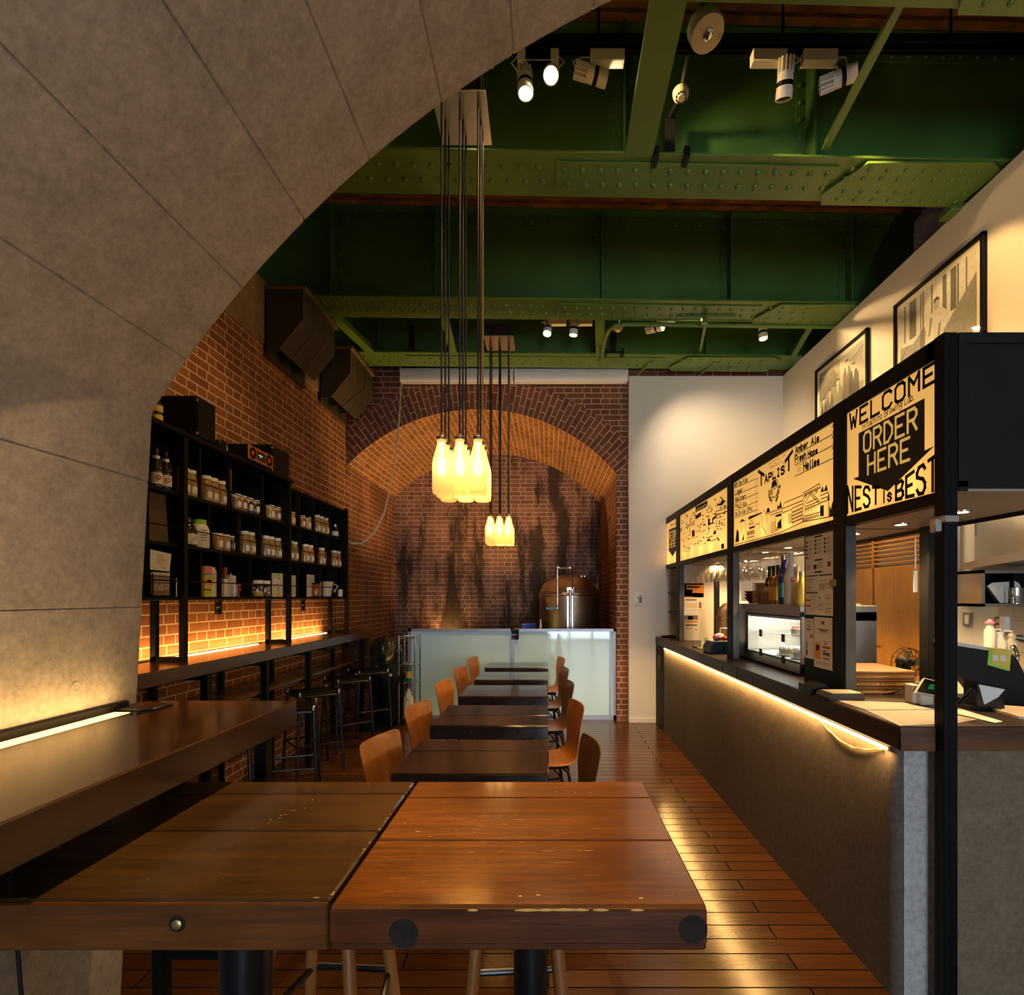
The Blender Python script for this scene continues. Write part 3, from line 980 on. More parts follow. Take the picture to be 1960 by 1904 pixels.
def detector(label, px, py, y, arm):
    c = Vector((X(px, y), y, Z(py, y)))
    t = thing('smoke_detector', label, 'smoke detector', c, 'ceiling smoke detectors')
    b = MB(); ax = (0.02, -0.35, -1)
    b.lathe([(0, 0.042), (0.020, 0.042), (0.023, 0.034), (0.038, 0.028), (0.048, 0.012), (0.050, -0.012), (0, -0.014)], c, 28, ax); part(b, 'housing', M['cream'], t)
    b = MB()
    for i in range(10):
        a = 2 * PI * i / 10
        q = Vector((0, 0, 1)).rotation_difference(Vector(ax).normalized())
        p0 = c + q @ Vector((0.032 * math.cos(a - 0.2), 0.032 * math.sin(a - 0.2), 0.032)); p1 = c + q @ Vector((0.032 * math.cos(a + 0.2), 0.032 * math.sin(a + 0.2), 0.032))
        b.tube([p0, p1], 0.0035, 5)
    part(b, 'vent_slots', M['ink'], t)
    b = MB()
    b.tube([c + Vector((0, 0.01, 0.012)), c + Vector((0.012, -0.05, 0.10)), c + Vector(arm[0])], 0.011, 8)
    part(b, 'arm', M['steel'], t)
    b = MB()
    p = c + Vector((-0.03, 0.16, -0.02))
    b.box(p.x - 0.03, p.x + 0.03, p.y, p.y + 0.03, 4.475, c.z + 0.02); b.box(p.x - 0.12, p.x + 0.12, p.y, p.y + 0.05, 4.48, 4.488)
    for s in (-0.1, 0.1): b.box(p.x + s - 0.018, p.x + s + 0.018, p.y - 0.05, p.y + 0.05, 4.435, 4.50)
    b.tube([c + Vector((0, 0.03, 0)), (p.x, p.y + 0.01, c.z)], 0.015, 6)
    part(b, 'mounting_post', M['charcoal'], t)


detector('white smoke detector on a grey post above the broad front girder', 1303, 180, 3.45, ((0.05, -0.1, 0.28),))
detector('small smoke detector on the far girder beside the conduit', 1183, 628, 6.35, ((0.0, -0.1, 0.12),))
# a bare post between the far girders
b = MB(); x = X(787, 6.5)
b.box(x - 0.03, x + 0.03, 6.5, 6.54, 4.49, 4.78); b.tube([(x, 6.52, 4.78), (x - 0.10, 6.3, 4.95)], 0.014, 6); b.box(x - 0.1, x + 0.1, 6.49, 6.56, 4.48, 4.49)
single(b, 'conduit_post', M['charcoal'], 'bare grey post with a crooked pipe between the far girders', 'post')


# ================================================================== milk bottle lamps
def bottle_lamp(label, xs, ys, zp, ztop, r, hgt, plate, gold):
    t = thing('pendant_lamp', label, 'pendant lamp', (plate[0], plate[2], zp), 'milk bottle pendant lamps')
    b = MB(); b.box(plate[0], plate[1], plate[2], plate[3], zp, zp + 0.012, 0.002); part(b, 'ceiling_plate', M['steel'], t)
    b = MB()
    for x in (plate[0] + 0.03, plate[1] - 0.05):
        b.box(x, x + 0.025, plate[2] + 0.02, plate[2] + 0.03, zp + 0.01, 4.49)
        b.box(x, x + 0.025, plate[3] - 0.03, plate[3] - 0.02, zp + 0.01, 4.49)
    b.box(plate[0] + 0.02, plate[1] - 0.02, plate[2], plate[3], 4.49, 4.50)
    part(b, 'hanger', M['charcoal'], t)
    k = hgt
    pr = [(0.0, 0.02), (r * 0.80, 0.0), (r * 0.94, 0.006), (r, 0.03), (r, 0.53 * k), (r * 0.93, 0.60 * k), (r * 0.76, 0.70 * k), (r * 0.58, 0.80 * k), (r * 0.47, 0.87 * k),
          (r * 0.45, 0.91 * k), (r * 0.49, 0.93 * k), (r * 0.49, 0.955 * k), (r * 0.44, 0.96 * k)]
    cp = [(r * 0.455, 0.945 * k), (r * 0.54, 0.945 * k), (r * 0.55, 0.99 * k), (r * 0.5, k), (r * 0.12, k), (r * 0.10, k + 0.02), (0, k + 0.02)]
    bl = [(0, 0.30 * k), (r * 0.42, 0.36 * k), (r * 0.5, 0.46 * k), (r * 0.42, 0.57 * k), (r * 0.2, 0.68 * k), (r * 0.2, 0.9 * k), (0, 0.9 * k)]
    zb = ztop - k
    first = True
    for iy, y in enumerate(ys):
        for ix, x in enumerate(xs):
            b = MB(); b.tube([(x, y, zp), (x, y, ztop + 0.01)], 0.0055, 6); part(b, 'cord', M['oak'] if (ix, iy) == gold else M['cordblack'], t)
            if first:
                b = MB(); b.lathe(pr, (0, 0, 0), 28); o = part(b, 'bottle_shade', M['bottle'], t)
                q = MB(); q.lathe(cp, (0, 0, 0), 20); c1 = part(q, 'cap', M['steel'], o, 'brushed steel bottle cap')
                q = MB(); q.lathe(bl, (0, 0, 0), 14); c2 = part(q, 'bulb', M['bulb'], o)
                o.location = Vector((x, y, zb)) - BASE[t.name]
                p0 = o; first = False
            else:
                o = p0.copy(); COL.objects.link(o); o.location = Vector((x, y, zb)) - BASE[t.name]
                for ch_ in (c1, c2):
                    d = ch_.copy(); COL.objects.link(d); d.parent = o
    light('bottle_glow', 'POINT', (sum(xs) / 3 + 0.05, sum(ys) / 3 + 0.056, zb + 0.1), 13, (1.0, 0.58, 0.2), shadow_soft_size=0.03)


Yc = 3.1
xs = [X(845, Yc) + 0.102 * i for i in range(3)]
ys = [Yc + 0.115 * i for i in range(3)]
bottle_lamp('cluster of nine frosted milk bottle lamps, the large one close by', xs, ys, 4.37, Z(836, Yc), 0.0512, 0.322,
            (xs[0] - 0.05, xs[2] + 0.05, Yc - 0.07, ys[2] + 0.07), (2, 2))
Yc = 5.93
xs = [X(937.5, Yc) + 0.099 * i for i in range(3)]
ys = [Yc + 0.11 * i for i in range(3)]
bottle_lamp('cluster of nine frosted milk bottle lamps, the small one near the arch', xs, ys, 4.36, Z(985, Yc), 0.0505, 0.312,
            (xs[0] - 0.06, xs[2] + 0.06, Yc - 0.06, ys[2] + 0.07), (2, 2))

# ================================================================== far end: blinds, screen, tank
for i, (p0, p1) in enumerate(((768, 983), (985, 1201))):
    x0, x1 = X(p0, 7.05), X(p1, 7.05)
    t = thing('roller_blind', 'white roller blind case over the brick arch, ' + ('beside the steel covers' if i == 0 else 'touching the white wall'), 'roller blind', ((x0 + x1) / 2, 7.06, 4.31), 'roller blind cases')
    b = MB(); b.prism([(7.0, 4.33), (6.985, 4.36), (6.985, 4.47), (7.0, 4.49), (7.13, 4.49), (7.13, 4.33)], 'x', x0 + 0.008, x1 - 0.008); part(b, 'case', M['whiteplastic'], t)
    b = MB(); b.box(x0 + 0.015, x1 - 0.015, 7.02, 7.045, 4.305, 4.335, 0.006); part(b, 'hem_bar', M['whiteplastic'], t)
    b = MB(); b.box(x0, x0 + 0.008, 6.98, 7.13, 4.32, 4.50); b.box(x1 - 0.008, x1, 6.98, 7.13, 4.32, 4.50); part(b, 'end_bracket', M['whiteplastic'], t)
b = MB()
pp = [(768, 735, 7.0), (764, 800, 7.0), (757, 870, 6.95), (748, 930, 6.9), (735, 985, 6.85), (715, 1022, 6.8), (692, 1041, 6.75), (672, 1040, 6.65), (662, 1032, 6.6)]
pts = [(X(a, y), y, Z(c_, y)) for a, c_, y in pp]
b.tube(pts, 0.0075, 6); b.tube([(p[0] + 0.012 * math.sin(i), p[1], p[2] + 0.012) for i, p in enumerate(pts)], 0.005, 6)
single(b, 'pull_cord', M['cream'], 'white cord drooping from the roller blind towards the wall shelf', 'cord')

YP = 7.25
x0, x1, xm = X(782, YP), X(1180, YP), X(981.5, YP)
zt = Z(1203, YP)
t = thing('glass_screen', 'low obscured glass screen in a grey aluminium frame before the niche', 'screen', ((x0 + x1) / 2, YP, 0))
b = MB()
b.box(x0, x0 + 0.042, YP - 0.03, YP + 0.03, 0, zt); b.box(x1 - 0.042, x1, YP - 0.03, YP + 0.03, 0, zt); b.box(xm - 0.025, xm + 0.025, YP - 0.03, YP + 0.03, 0, zt)
b.box(x0, x1, YP - 0.03, YP + 0.03, zt - 0.035, zt); b.box(x0, x1, YP - 0.03, YP + 0.03, 0, 0.055)
b.box(x1 - 0.09, x1 - 0.075, YP - 0.032, YP - 0.02, 0.05, zt - 0.03)
part(b, 'frame', M['alu'], t)
for a, c_ in ((x0 + 0.04, xm - 0.024), (xm + 0.024, x1 - 0.04)):
    b = MB(); b.box(a, c_, YP - 0.012, YP + 0.004, 0.05, zt - 0.03); part(b, 'glass_panel', M['screenglass'], t)


def qr_card(label, pts, mat='black', name='hanging_card'):
    """small black hanging card with white print; pts: lower left, lower right, upper right, upper left"""
    p = [Vector(q) for q in pts]
    u, v = p[1] - p[0], p[3] - p[0]
    nrm = u.cross(v).normalized()
    if nrm.dot(Vector((0, 0, H)) - p[0]) < 0: nrm = -nrm
    c = (p[0] + p[2]) / 2
    t = thing(name, label, 'card', c, 'small black hanging cards')
    b = MB(); b.add([tuple(q) for q in p] + [tuple(q - nrm * 0.003) for q in p], [(0, 1, 2, 3), (7, 6, 5, 4), (0, 4, 5, 1), (1, 5, 6, 2), (2, 6, 7, 3), (3, 7, 4, 0)]); part(b, 'card', M[mat], t)
    b = MB()
    for (a0, b0, a1, b1) in ((0.12, 0.44, 0.72, 0.48), (0.12, 0.53, 0.5, 0.56), (0.12, 0.33, 0.3, 0.37), (0.12, 0.9, 0.4, 0.93), (0.12, 0.1, 0.4, 0.13)):
        b.poly([tuple(p[0] + u * a + v * c2 + nrm * 0.001) for a, c2 in ((a0, b0), (a1, b0), (a1, b1), (a0, b1))])
    part(b, 'print', M['paper'], t)


ya = YP - 0.034
qr_card('black card clipped on the middle of the glass screen', [(X(979, ya), ya, Z(1224, ya)), (X(993, ya), ya, Z(1224, ya)), (X(993, ya), ya, Z(1204, ya)), (X(979, ya), ya, Z(1204, ya))])

# brewing tank
tc = Vector((X(1090, 8.3), 8.3, 0)); tr = 0.45
t = thing('brewing_tank', 'domed steel brewing tank behind the glass screen', 'tank', tc)
b = MB(); b.lathe([(0, 0.25), (tr * 0.9, 0.3), (tr, 0.36), (tr, 1.62)], tc, 48); part(b, 'jacket', M['copper'], t)
b = MB(); b.lathe([(tr + 0.004, 1.60), (tr + 0.004, 1.66), (tr - 0.01, 1.69), (tr * 0.86, 1.80), (tr * 0.62, 1.88), (tr * 0.3, 1.925), (0, 1.935)], tc, 48); part(b, 'dome', M['steel'], t)
b = MB(); b.lathe([(tr + 0.006, 1.617), (tr + 0.012, 1.625), (tr + 0.006, 1.633)], tc, 48); b.lathe([(tr + 0.006, 1.673), (tr + 0.012, 1.68), (tr + 0.004, 1.687)], tc, 48); part(b, 'weld_ring', M['chrome'], t)
b = MB()
xa = X(1067, 7.75); yf = 7.75
b.tube([(xa, yf, Z(1158, yf)), (xa, yf, Z(1083, yf))], 0.012, 10)
b.tube([(xa, yf, Z(1087, yf)), (X(1090, yf), yf + 0.03, Z(1087, yf)), (X(1092, yf), yf + 0.15, Z(1087, yf)), (X(1092, yf), yf + 0.3, 1.93)], 0.012, 10)
b.tube([(X(1096, yf), yf + 0.02, Z(1092, yf)), (X(1096, yf), yf, Z(1128, yf))], 0.009, 8)
b.lathe([(0.02, 0), (0.024, 0.02), (0.02, 0.04)], (X(1092, yf), yf + 0.03, Z(1089, yf)), 12)
for px in (1070, 1090): b.lathe([(0.022, -0.006), (0.022, 0.006)], (X(px, yf), yf, Z(1086, yf)), 12, (1, 0, 0))
part(b, 'pipework', M['chrome'], t)
b = MB(); b.tube([(X(1092, yf), yf + 0.06, 0.5), (X(1092, yf), yf + 0.06, Z(1128, yf))], 0.02, 10); b.box(X(1086, yf), X(1099, yf), yf + 0.1, yf + 0.12, 0.4, Z(1124, yf)); part(b, 'sight_tube', M['steel'], t)
b = MB(); b.tube([(X(1098.5, yf), yf + 0.09, 0.5), (X(1098.5, yf), yf + 0.09, Z(1126, yf))], 0.008, 8); part(b, 'guard_rod', M['whiteplastic'], t)
b = MB(); b.lathe([(0.02, -0.03), (0.026, -0.01), (0.026, 0.02), (0.016, 0.05)], (xa, yf, Z(1164, yf)), 12); v = part(b, 'valve', M['chrome'], t)
b = MB(); b.box(X(1045, yf), X(1066, yf), yf - 0.02, yf - 0.008, Z(1166, yf), Z(1162, yf), 0.004); part(b, 'lever', M['blueprint'], v, 'blue lever')
b = MB()
for px in (1113, 1119): b.tube([(X(px, 8.1), 8.1, 1.84), (X(px, 8.1), 8.1, 1.97)], 0.010, 8); b.lathe([(0.02, 0), (0.02, 0.02)], (X(px, 8.1), 8.1, 1.89), 10)
b.tube([(X(1144, 8.2), 8.2, 1.72), (X(1144, 8.2), 8.2, 1.90)], 0.012, 8)
part(b, 'vent_pipe', M['chrome'], t)
for a in (0.8, 2.4, 3.9, 5.5):
    b = MB(); b.cyl((tc.x + 0.36 * math.cos(a), tc.y + 0.36 * math.sin(a), 0), (tc.x + 0.36 * math.cos(a), tc.y + 0.36 * math.sin(a), 0.33), 0.03, 10); part(b, 'leg', M['steel'], t)
b = MB(); b.box(X(1000, 8.0), X(1027, 8.0), 7.9, 8.2, 0, 1.2, 0.01); b.box(X(1000, 8.0) - 0.01, X(1027, 8.0) + 0.01, 7.89, 8.21, 1.2, 1.225, 0.01)
single(b, 'storage_bin', M['cobalt'], 'dark blue lidded bin peeking over the glass screen beside the tank', 'bin')
b = MB(); b.lathe([(0, 0), (0.016, 0), (0.016, 0.16), (0.008, 0.2), (0.008, 0.24), (0, 0.24)], (X(1035, 7.6), 7.6, 1.05), 12); b.box(X(1028, 7.6), X(1042, 7.6), 7.5, 7.7, 0, 1.05)
single(b, 'spray_bottle', M['frosted'], 'pale bottle on a stand peeking over the glass screen at the tank', 'bottle')

# left of the screen: planter, draped plant, wire rack, grating
xc, yc = X(741, 7.0), 7.0
t = thing('planter', 'dark round planter in the corner under the brick niche', 'planter', (xc, yc, 0))
b = MB(); b.lathe([(0, 0.03), (0.19, 0.03), (0.2, 0.05), (0.225, 0.56), (0.235, 0.58), (0.235, 0.62), (0.2, 0.62), (0.2, 0.56), (0, 0.55)], (xc, yc, 0), 28); part(b, 'pot', M['charcoal'], t)
b = MB(); b.lathe([(0, 0), (0.22, 0), (0.22, 0.03), (0, 0.03)], (xc, yc, 0), 24); part(b, 'saucer', M['black'], t)
rows = []
rnd = random.Random(3)
for i, (r, z) in enumerate(((0.2, 0.60), (0.165, 0.66), (0.18, 0.78), (0.19, 0.9), (0.165, 1.0), (0.11, 1.07), (0.03, 1.10))):
    rw = []
    for j in range(33):
        a = 2 * PI * (j % 32) / 32
        k = 1 + 0.10 * math.sin(5 * a + i * 0.8) + 0.07 * math.sin(11 * a + i * 1.7)
        rw.append((xc + r * k * math.cos(a), yc + r * k * math.sin(a), z + 0.012 * math.sin(3 * a + i)))
    rows.append(rw)
b = MB(); b.grid(rows)
single(b, 'plastic_bag', plain('dark_plastic_film', (0.018, 0.021, 0.014), 0.18, 0, 0.4, 14, coat=0.4), 'crumpled dark plastic bag standing over the round planter', 'bag')
x0, x1 = X(768, 7.0), X(768, 7.0) + 0.2
t = thing('wire_rack', 'chrome wire rack at the edge of the glass screen', 'rack', (x0, 7.0, 0))
for x in (x0, x1):
    for y in (6.88, 7.16):
        b = MB(); b.cyl((x, y, 0), (x, y, 1.12), 0.009, 8); part(b, 'post', M['chrome'], t)
for z in (0.08, 0.52, 0.75, 1.1):
    b = MB()
    b.tube([(x0, 6.88, z), (x1, 6.88, z), (x1, 7.16, z), (x0, 7.16, z)], 0.005, 6, True)
    b.tube([(x0, 6.88, z - 0.025), (x1, 6.88, z - 0.025), (x1, 7.16, z - 0.025), (x0, 7.16, z - 0.025)], 0.004, 6, True)
    for i in range(1, 8): b.tube([(x0 + (x1 - x0) * i / 8, 6.88, z), (x0 + (x1 - x0) * i / 8, 7.16, z)], 0.0025, 4)
    part(b, 'wire_shelf', M['chrome'], t)
t = thing('detergent_bottle', 'green and yellow detergent bottle on the wire rack', 'bottle', (x0 + 0.1, 6.98, 0.52))
b = MB(); b.lathe([(0, 0.525), (0.034, 0.525), (0.036, 0.54), (0.034, 0.69), (0.015, 0.74), (0.015, 0.75), (0, 0.75)], (x0 + 0.1, 6.98, 0), 16); part(b, 'body', M['greenbottle'], t)
b = MB(); b.lathe([(0.037, 0.58), (0.037, 0.66)], (x0 + 0.1, 6.98, 0), 16); part(b, 'label', M['yellow'], t, 'yellow label')
t = thing('jug', 'white plastic jug with a handle at the bottom of the wire rack', 'jug', (x0 + 0.1, 6.97, 0.08))
b = MB(); b.lathe([(0, 0.085), (0.06, 0.085), (0.062, 0.1), (0.062, 0.32), (0.03, 0.40), (0.022, 0.42), (0.022, 0.44), (0, 0.44)], (x0 + 0.1, 6.97, 0), 18); part(b, 'body', M['whiteplastic'], t)
b = MB(); b.tube([(x0 + 0.1, 6.93, 0.41), (x0 + 0.1, 6.895, 0.39), (x0 + 0.1, 6.89, 0.34), (x0 + 0.1, 6.92, 0.31)], 0.008, 8); part(b, 'handle', M['whiteplastic'], t)
b = MB()
gx0, gx1, gy0, gy1 = X(708, 6.9), X(765, 6.9), 6.55, 7.35
b.box(gx0, gx1, gy0, gy0 + 0.02, 0, 0.03); b.box(gx0, gx1, gy1 - 0.02, gy1, 0, 0.03); b.box(gx0, gx0 + 0.015, gy0, gy1, 0, 0.03); b.box(gx1 - 0.015, gx1, gy0, gy1, 0, 0.03)
for i in range(1, 16): b.box(gx0, gx1, gy0 + (gy1 - gy0) * i / 16 - 0.006, gy0 + (gy1 - gy0) * i / 16 + 0.006, 0.004, 0.026)
single(b, 'floor_grating', M['charcoal'], 'dark slatted floor grating beneath the round planter', 'grating')

# pictogram plate on the white wall
ya = 7.05
t = thing('wall_sign', 'small white plate with a green standing figure on the white wall', 'sign', (X(1222, ya), ya, 1.5))
b = MB(); b.box(X(1213, ya), X(1231, ya), ya - 0.006, ya, Z(1158, ya), Z(1135, ya), 0.002); part(b, 'plate', M['whiteplastic'], t)
b = MB()
cx, cz = X(1224, ya), Z(1146, ya)
b.prism([(cx - 0.008, cz - 0.05), (cx + 0.03, cz - 0.05), (cx + 0.03, cz + 0.02), (cx - 0.03, cz + 0.02), (cx - 0.03, cz + 0.008), (cx - 0.008, cz + 0.004)], 'y', ya - 0.008, ya - 0.006)
b.lathe([(0, 0.002), (0.012, 0.002), (0.012, 0)], (cx + 0.012, ya - 0.006, cz + 0.036), 14, (0, -1, 0))
b.box(cx - 0.045, cx - 0.015, ya - 0.008, ya - 0.006, cz - 0.06, cz - 0.054)
part(b, 'figure', M['greenbottle'], t, 'green standing figure')

# ================================================================== bars and tables
def table(label, x0, x1, y0, y1, zt, mats, planks, colx, col_r, th=0.09, marks=None, name='dining_table', group=None, cat='table', bevel_low=0.0):
    t = thing(name, label, cat, ((x0 + x1) / 2, (y0 + y1) / 2, 0), group)
    b = MB()
    ys_ = [y0 + (y1 - y0) * q for q in planks]
    for a, c_ in zip(ys_, ys_[1:]):
        b.box(x0, x1, a + 0.0008, c_ - 0.0008, zt - th + bevel_low, zt, 0.005)
    part(b, 'tabletop', M[mats[0]], t)
    b = MB()
    b.box(x0 + 0.001, x1 - 0.001, y0 - 0.006, y0 + 0.004, zt - th + bevel_low, zt - 0.005, 0.003)
    if bevel_low: b.box(x0, x1, y0 + 0.003, y1, zt - th, zt - th + bevel_low, 0.004)
    part(b, 'front_edge', M[mats[1]], t)
    yc = (y0 + y1) / 2
    b = MB(); b.lathe([(col_r, 0.02), (col_r, zt - th - 0.01)], (colx, yc, 0), 28); part(b, 'column', M['blackgloss'], t)
    b = MB(); b.box(colx - 0.2, colx + 0.2, yc - 0.16, yc + 0.16, zt - th - 0.012, zt - th); part(b, 'mounting_plate', M['black'], t)
    b = MB(); b.lathe([(0, 0), (0.26, 0), (0.26, 0.012), (col_r + 0.03, 0.025), (0, 0.025)], (colx, yc, 0), 32); part(b, 'base_plate', M['black'], t)
    for px_, pz_, r_ in (marks or ()):
        b = MB()
        b.lathe([(r_, 0), (r_, 0.0006), (r_ * 0.95, 0.0009), (r_ * 0.91, 0.0003), (r_ * 0.6, 0.0006), (r_ * 0.55, 0.0002), (0, 0.0005)], (px_, y0 - 0.006, pz_), 22, (0, -1, 0))
        part(b, 'wood_plug', M['plug'], t)
    return t


y = 1.076
t1_ = table('high varnished orange-brown table with two dark wood plugs, beside the aisle', -0.424, X(1353, y), y, 1.80, 1.0, ('t_orange', 't_edge'), (0, 0.40, 0.80, 1), -0.045, 0.044,
      0.09, ((X(774, y), Z(1783, y), 0.029), (X(1325, y), Z(1775, y), 0.028)), 'high_table', 'high tables near the bars', bevel_low=0.018)
y = 1.097
tt = table('high olive-brown table with a brass bolt in its edge, next to the near bar', -1.36, -0.434, y, 1.80, 1.0, ('t_olive', 't_brown'), (0, 0.46, 0.84, 1), -0.79, 0.062,
           0.098, ((X(343, y), Z(1764, y), 0.017),), 'high_table', 'high tables near the bars')
b = MB(); b.lathe([(0.010, 0), (0.010, 0.004), (0.006, 0.006), (0, 0.006)], (X(345, y), y - 0.008, Z(1763, y)), 8, (0, -1, 0)); part(b, 'bolt', plain('brass_bolt', (0.5, 0.36, 0.12), 0.35, 0.8), tt, 'worn brass bolt')



def flecks(t, pts, z, mat, n_, seed):
    r_ = random.Random(seed); b = MB()
    for px, py, l, w_ in pts:
        x, y_ = (px - CX) * (H - z) / (py - CY), F * (H - z) / (py - CY)
        k = 5
        b.poly([(x + l * 0.5 * math.cos(2 * PI * q / k) * r_.uniform(0.6, 1), y_ + w_ * 0.5 * math.sin(2 * PI * q / k) * r_.uniform(0.6, 1), z + 0.0004) for q in range(k)])
    part(b, 'wear_marks', mat, t, 'pale scratches and worn spots')


worn = plain('worn_pale_wood', (0.42, 0.27, 0.12), 0.4)
rr = random.Random(12)
flecks(tt, [(515 + 9 * i + rr.uniform(-6, 6), 1574 - 4.4 * i + rr.uniform(-4, 4), rr.uniform(0.004, 0.013), rr.uniform(0.003, 0.009)) for i in range(10)] + [(705, 1499, 0.012, 0.004), (707, 1502, 0.006, 0.004), (426, 1681, 0.003, 0.003), (442, 1687, 0.004, 0.003), (110, 1622, 0.03, 0.012), (636, 1712, 0.014, 0.007), (605, 1718, 0.02, 0.005), (695, 1625, 0.006, 0.008), (45, 1720, 0.02, 0.005)]
       + [(rr.uniform(640, 790), 0, 0, 0) for i in range(0)] + [(633 + (790 - 633) * u, 1716 - (1716 - 1499) * u, 0.004, 0.016) for u in [rr.random() for i in range(13)]], 1.0, worn, 0, 1)
flecks(t1_, [(800, 1591, 0.02, 0.006), (824, 1601, 0.022, 0.004), (775, 1575, 0.007, 0.005), (996, 1715, 0.012, 0.006), (1030, 1713, 0.012, 0.006), (1227, 1719, 0.014, 0.007), (1065, 1515, 0.004, 0.006), (1100, 1517, 0.007, 0.004), (1130, 1517, 0.02, 0.003), (1190, 1523, 0.05, 0.002), (960, 1629, 0.012, 0.002), (1050, 1629, 0.05, 0.003), (1120, 1628, 0.06, 0.003), (900, 1631, 0.03, 0.002)]
       + [(rr.uniform(860, 1000), rr.uniform(1560, 1612), rr.uniform(0.01, 0.04), 0.002) for i in range(16)], 1.0, worn, 0, 2)
b = MB()
for px, l in ((1010, 0.05), (1045, 0.035), (1080, 0.06), (1112, 0.03), (1150, 0.03), (905, 0.02), (1220, 0.025)):
    x = X(px, 1.072); b.tube([(x - l / 2, 1.0715, 0.9935), (x, 1.070, 0.9945 + 0.001 * rr.random()), (x + l / 2, 1.0715, 0.9935)], [0.001, 0.0028, 0.001], 6)
part(b, 'worn_edge_glint', plain('worn_edge_glint_gold', (0.6, 0.36, 0.10), 0.2, 0, 0.1, coat=1.0), t1_, 'worn edge with its glint painted in')  # worn front edge, its bright highlight put into the gold colour

TY = [(2.66, 3.30), (3.66, 4.35), (4.73, 5.33), (5.67, 6.27), (6.63, 7.17)]
words_ = ['closest to the high tables', 'second beyond the high tables', 'in the middle of the row', 'last but one before the glass screen', 'touching the glass screen']
rn = random.Random(5)
for i, (a, c_) in enumerate(TY):
    mk = [(-0.75 + 0.24, 0.705, 0.011), (-0.2, 0.705, 0.011)] if i in (1, 2) else None
    t = table('low dark plank dining table ' + words_[i], (-0.757, -0.78, -0.77, -0.757, -0.76)[i], (0.004, 0, -0.002, 0, 0)[i], a, c_, 0.75, ('t_dark', 't_dark'), (0, 0.62, 1) if i == 0 else (0, 0.45, 1), -0.38, 0.045, 0.09, mk, 'dining_table', 'dark dining tables in a row')

# near bar along the concrete wall
XF = -0.993
t = thing('wall_bar', 'thick dark bar top along the concrete vault wall', 'bar counter', (-1.28, 0.6, 0))
b = MB(); b.box(-1.482, XF, -1.2, 2.19, 1.09, 1.19, 0.005); b.box(-1.575, -1.48, 2.04, 2.19, 1.09, 1.19, 0.004); part(b, 'bar_top', M['bartop'], t)
b = MB(); b.box(-1.590, -1.556, -1.2, 2.06, 1.10, 1.215, 0.003); part(b, 'back_rail', M['blackwood'], t)
b = MB(); b.box(-1.556, -1.482, -1.2, 2.04, 1.09, 1.165); part(b, 'light_channel', M['black'], t)
b = MB(); b.box(-1.553, -1.485, -1.2, 1.98, 1.165, 1.1885, 0.004); part(b, 'led_diffuser', emit('led_diffuser', (1.0, 0.60, 0.19), 3.6), t, 'glowing strip light')
b = MB(); b.box(-1.56, -1.42, 1.99, 2.10, 1.19, 1.199, 0.003); b.lathe([(0.02, 0), (0.02, 0.004), (0, 0.004)], (-1.45, 1.95, 1.19), 16); part(b, 'cable_cover', M['blackgloss'], t)
for yy in (-0.6, 0.5, 1.35, 2.08):
    for xx in ((-1.07, -1.45) if yy in (2.08, -0.6) else (-1.45,)):
        b = MB(); b.box(xx - 0.022, xx + 0.022, yy - 0.022, yy + 0.022, 0, 1.09); part(b, 'leg', M['black'], t)
    b = MB(); b.box(-1.45, -1.05, yy - 0.02, yy + 0.02, 1.05, 1.09); part(b, 'crossbar', M['black'], t)
    if yy in (2.08, -0.6):
        b = MB(); b.box(-1.45, -1.07, yy - 0.02, yy + 0.02, 0.25, 0.28); part(b, 'crossbar', M['black'], t)
b = MB()
for k in range(2): b.tube([(-1.22 + 0.05 * k, 1.2, 1.08), (-1.21 + 0.06 * k, 1.22, 0.6), (-1.17 + 0.09 * k, 1.25, 0.02)], 0.004, 6)
part(b, 'power_cable', M['charcoal'], t)

# long bar along the brick wall
t = thing('brick_wall_bar', 'long wooden bar with a lower shelf along the brick wall', 'bar counter', (-2.38, 4.7, 0))
b = MB(); b.box(-2.535, -2.19, 2.3, 6.9, 1.10, 1.185, 0.004); part(b, 'bar_top', M['barwood'], t)
b = MB(); b.box(-2.56, -2.535, 2.3, 6.36, 1.10, 1.17); part(b, 'light_channel', M['black'], t)
for a, c_ in ((2.6, 3.42), (3.7, 4.86), (5.1, 6.36)):
    b = MB(); b.box(-2.558, -2.537, a, c_, 1.17, 1.190, 0.003); part(b, 'led_diffuser', M['led'], t, 'glowing strip light')
b = MB(); b.box(-2.55, -2.235, 2.4, 6.86, 0.84, 0.872, 0.004); part(b, 'lower_shelf', M['barwood'], t)
for yy in (2.9, 3.6, 4.35, 5.14, 6.6):
    b = MB(); b.box(-2.245, -2.2, yy - 0.025, yy + 0.025, 0.0, 1.10); part(b, 'leg', M['black'], t)
    b = MB(); b.box(-2.56, -2.245, yy - 0.02, yy + 0.02, 1.06, 1.10); b.box(-2.56, -2.245, yy - 0.02, yy + 0.02, 0.81, 0.84); b.box(-2.58, -2.55, yy - 0.02, yy + 0.02, 0, 1.1); part(b, 'bracket', M['black'], t)
b = MB(); b.box(-2.56, -2.21, 6.87, 6.92, 0.45, 1.10, 0.003); part(b, 'end_panel', M['barwood'], t)
b = MB(); b.box(-2.30, -2.2, 6.1, 6.5, 1.055, 1.10); b.box(-2.3, -2.2, 5.5, 5.8, 1.07, 1.10); part(b, 'hook_rail', M['black'], t)


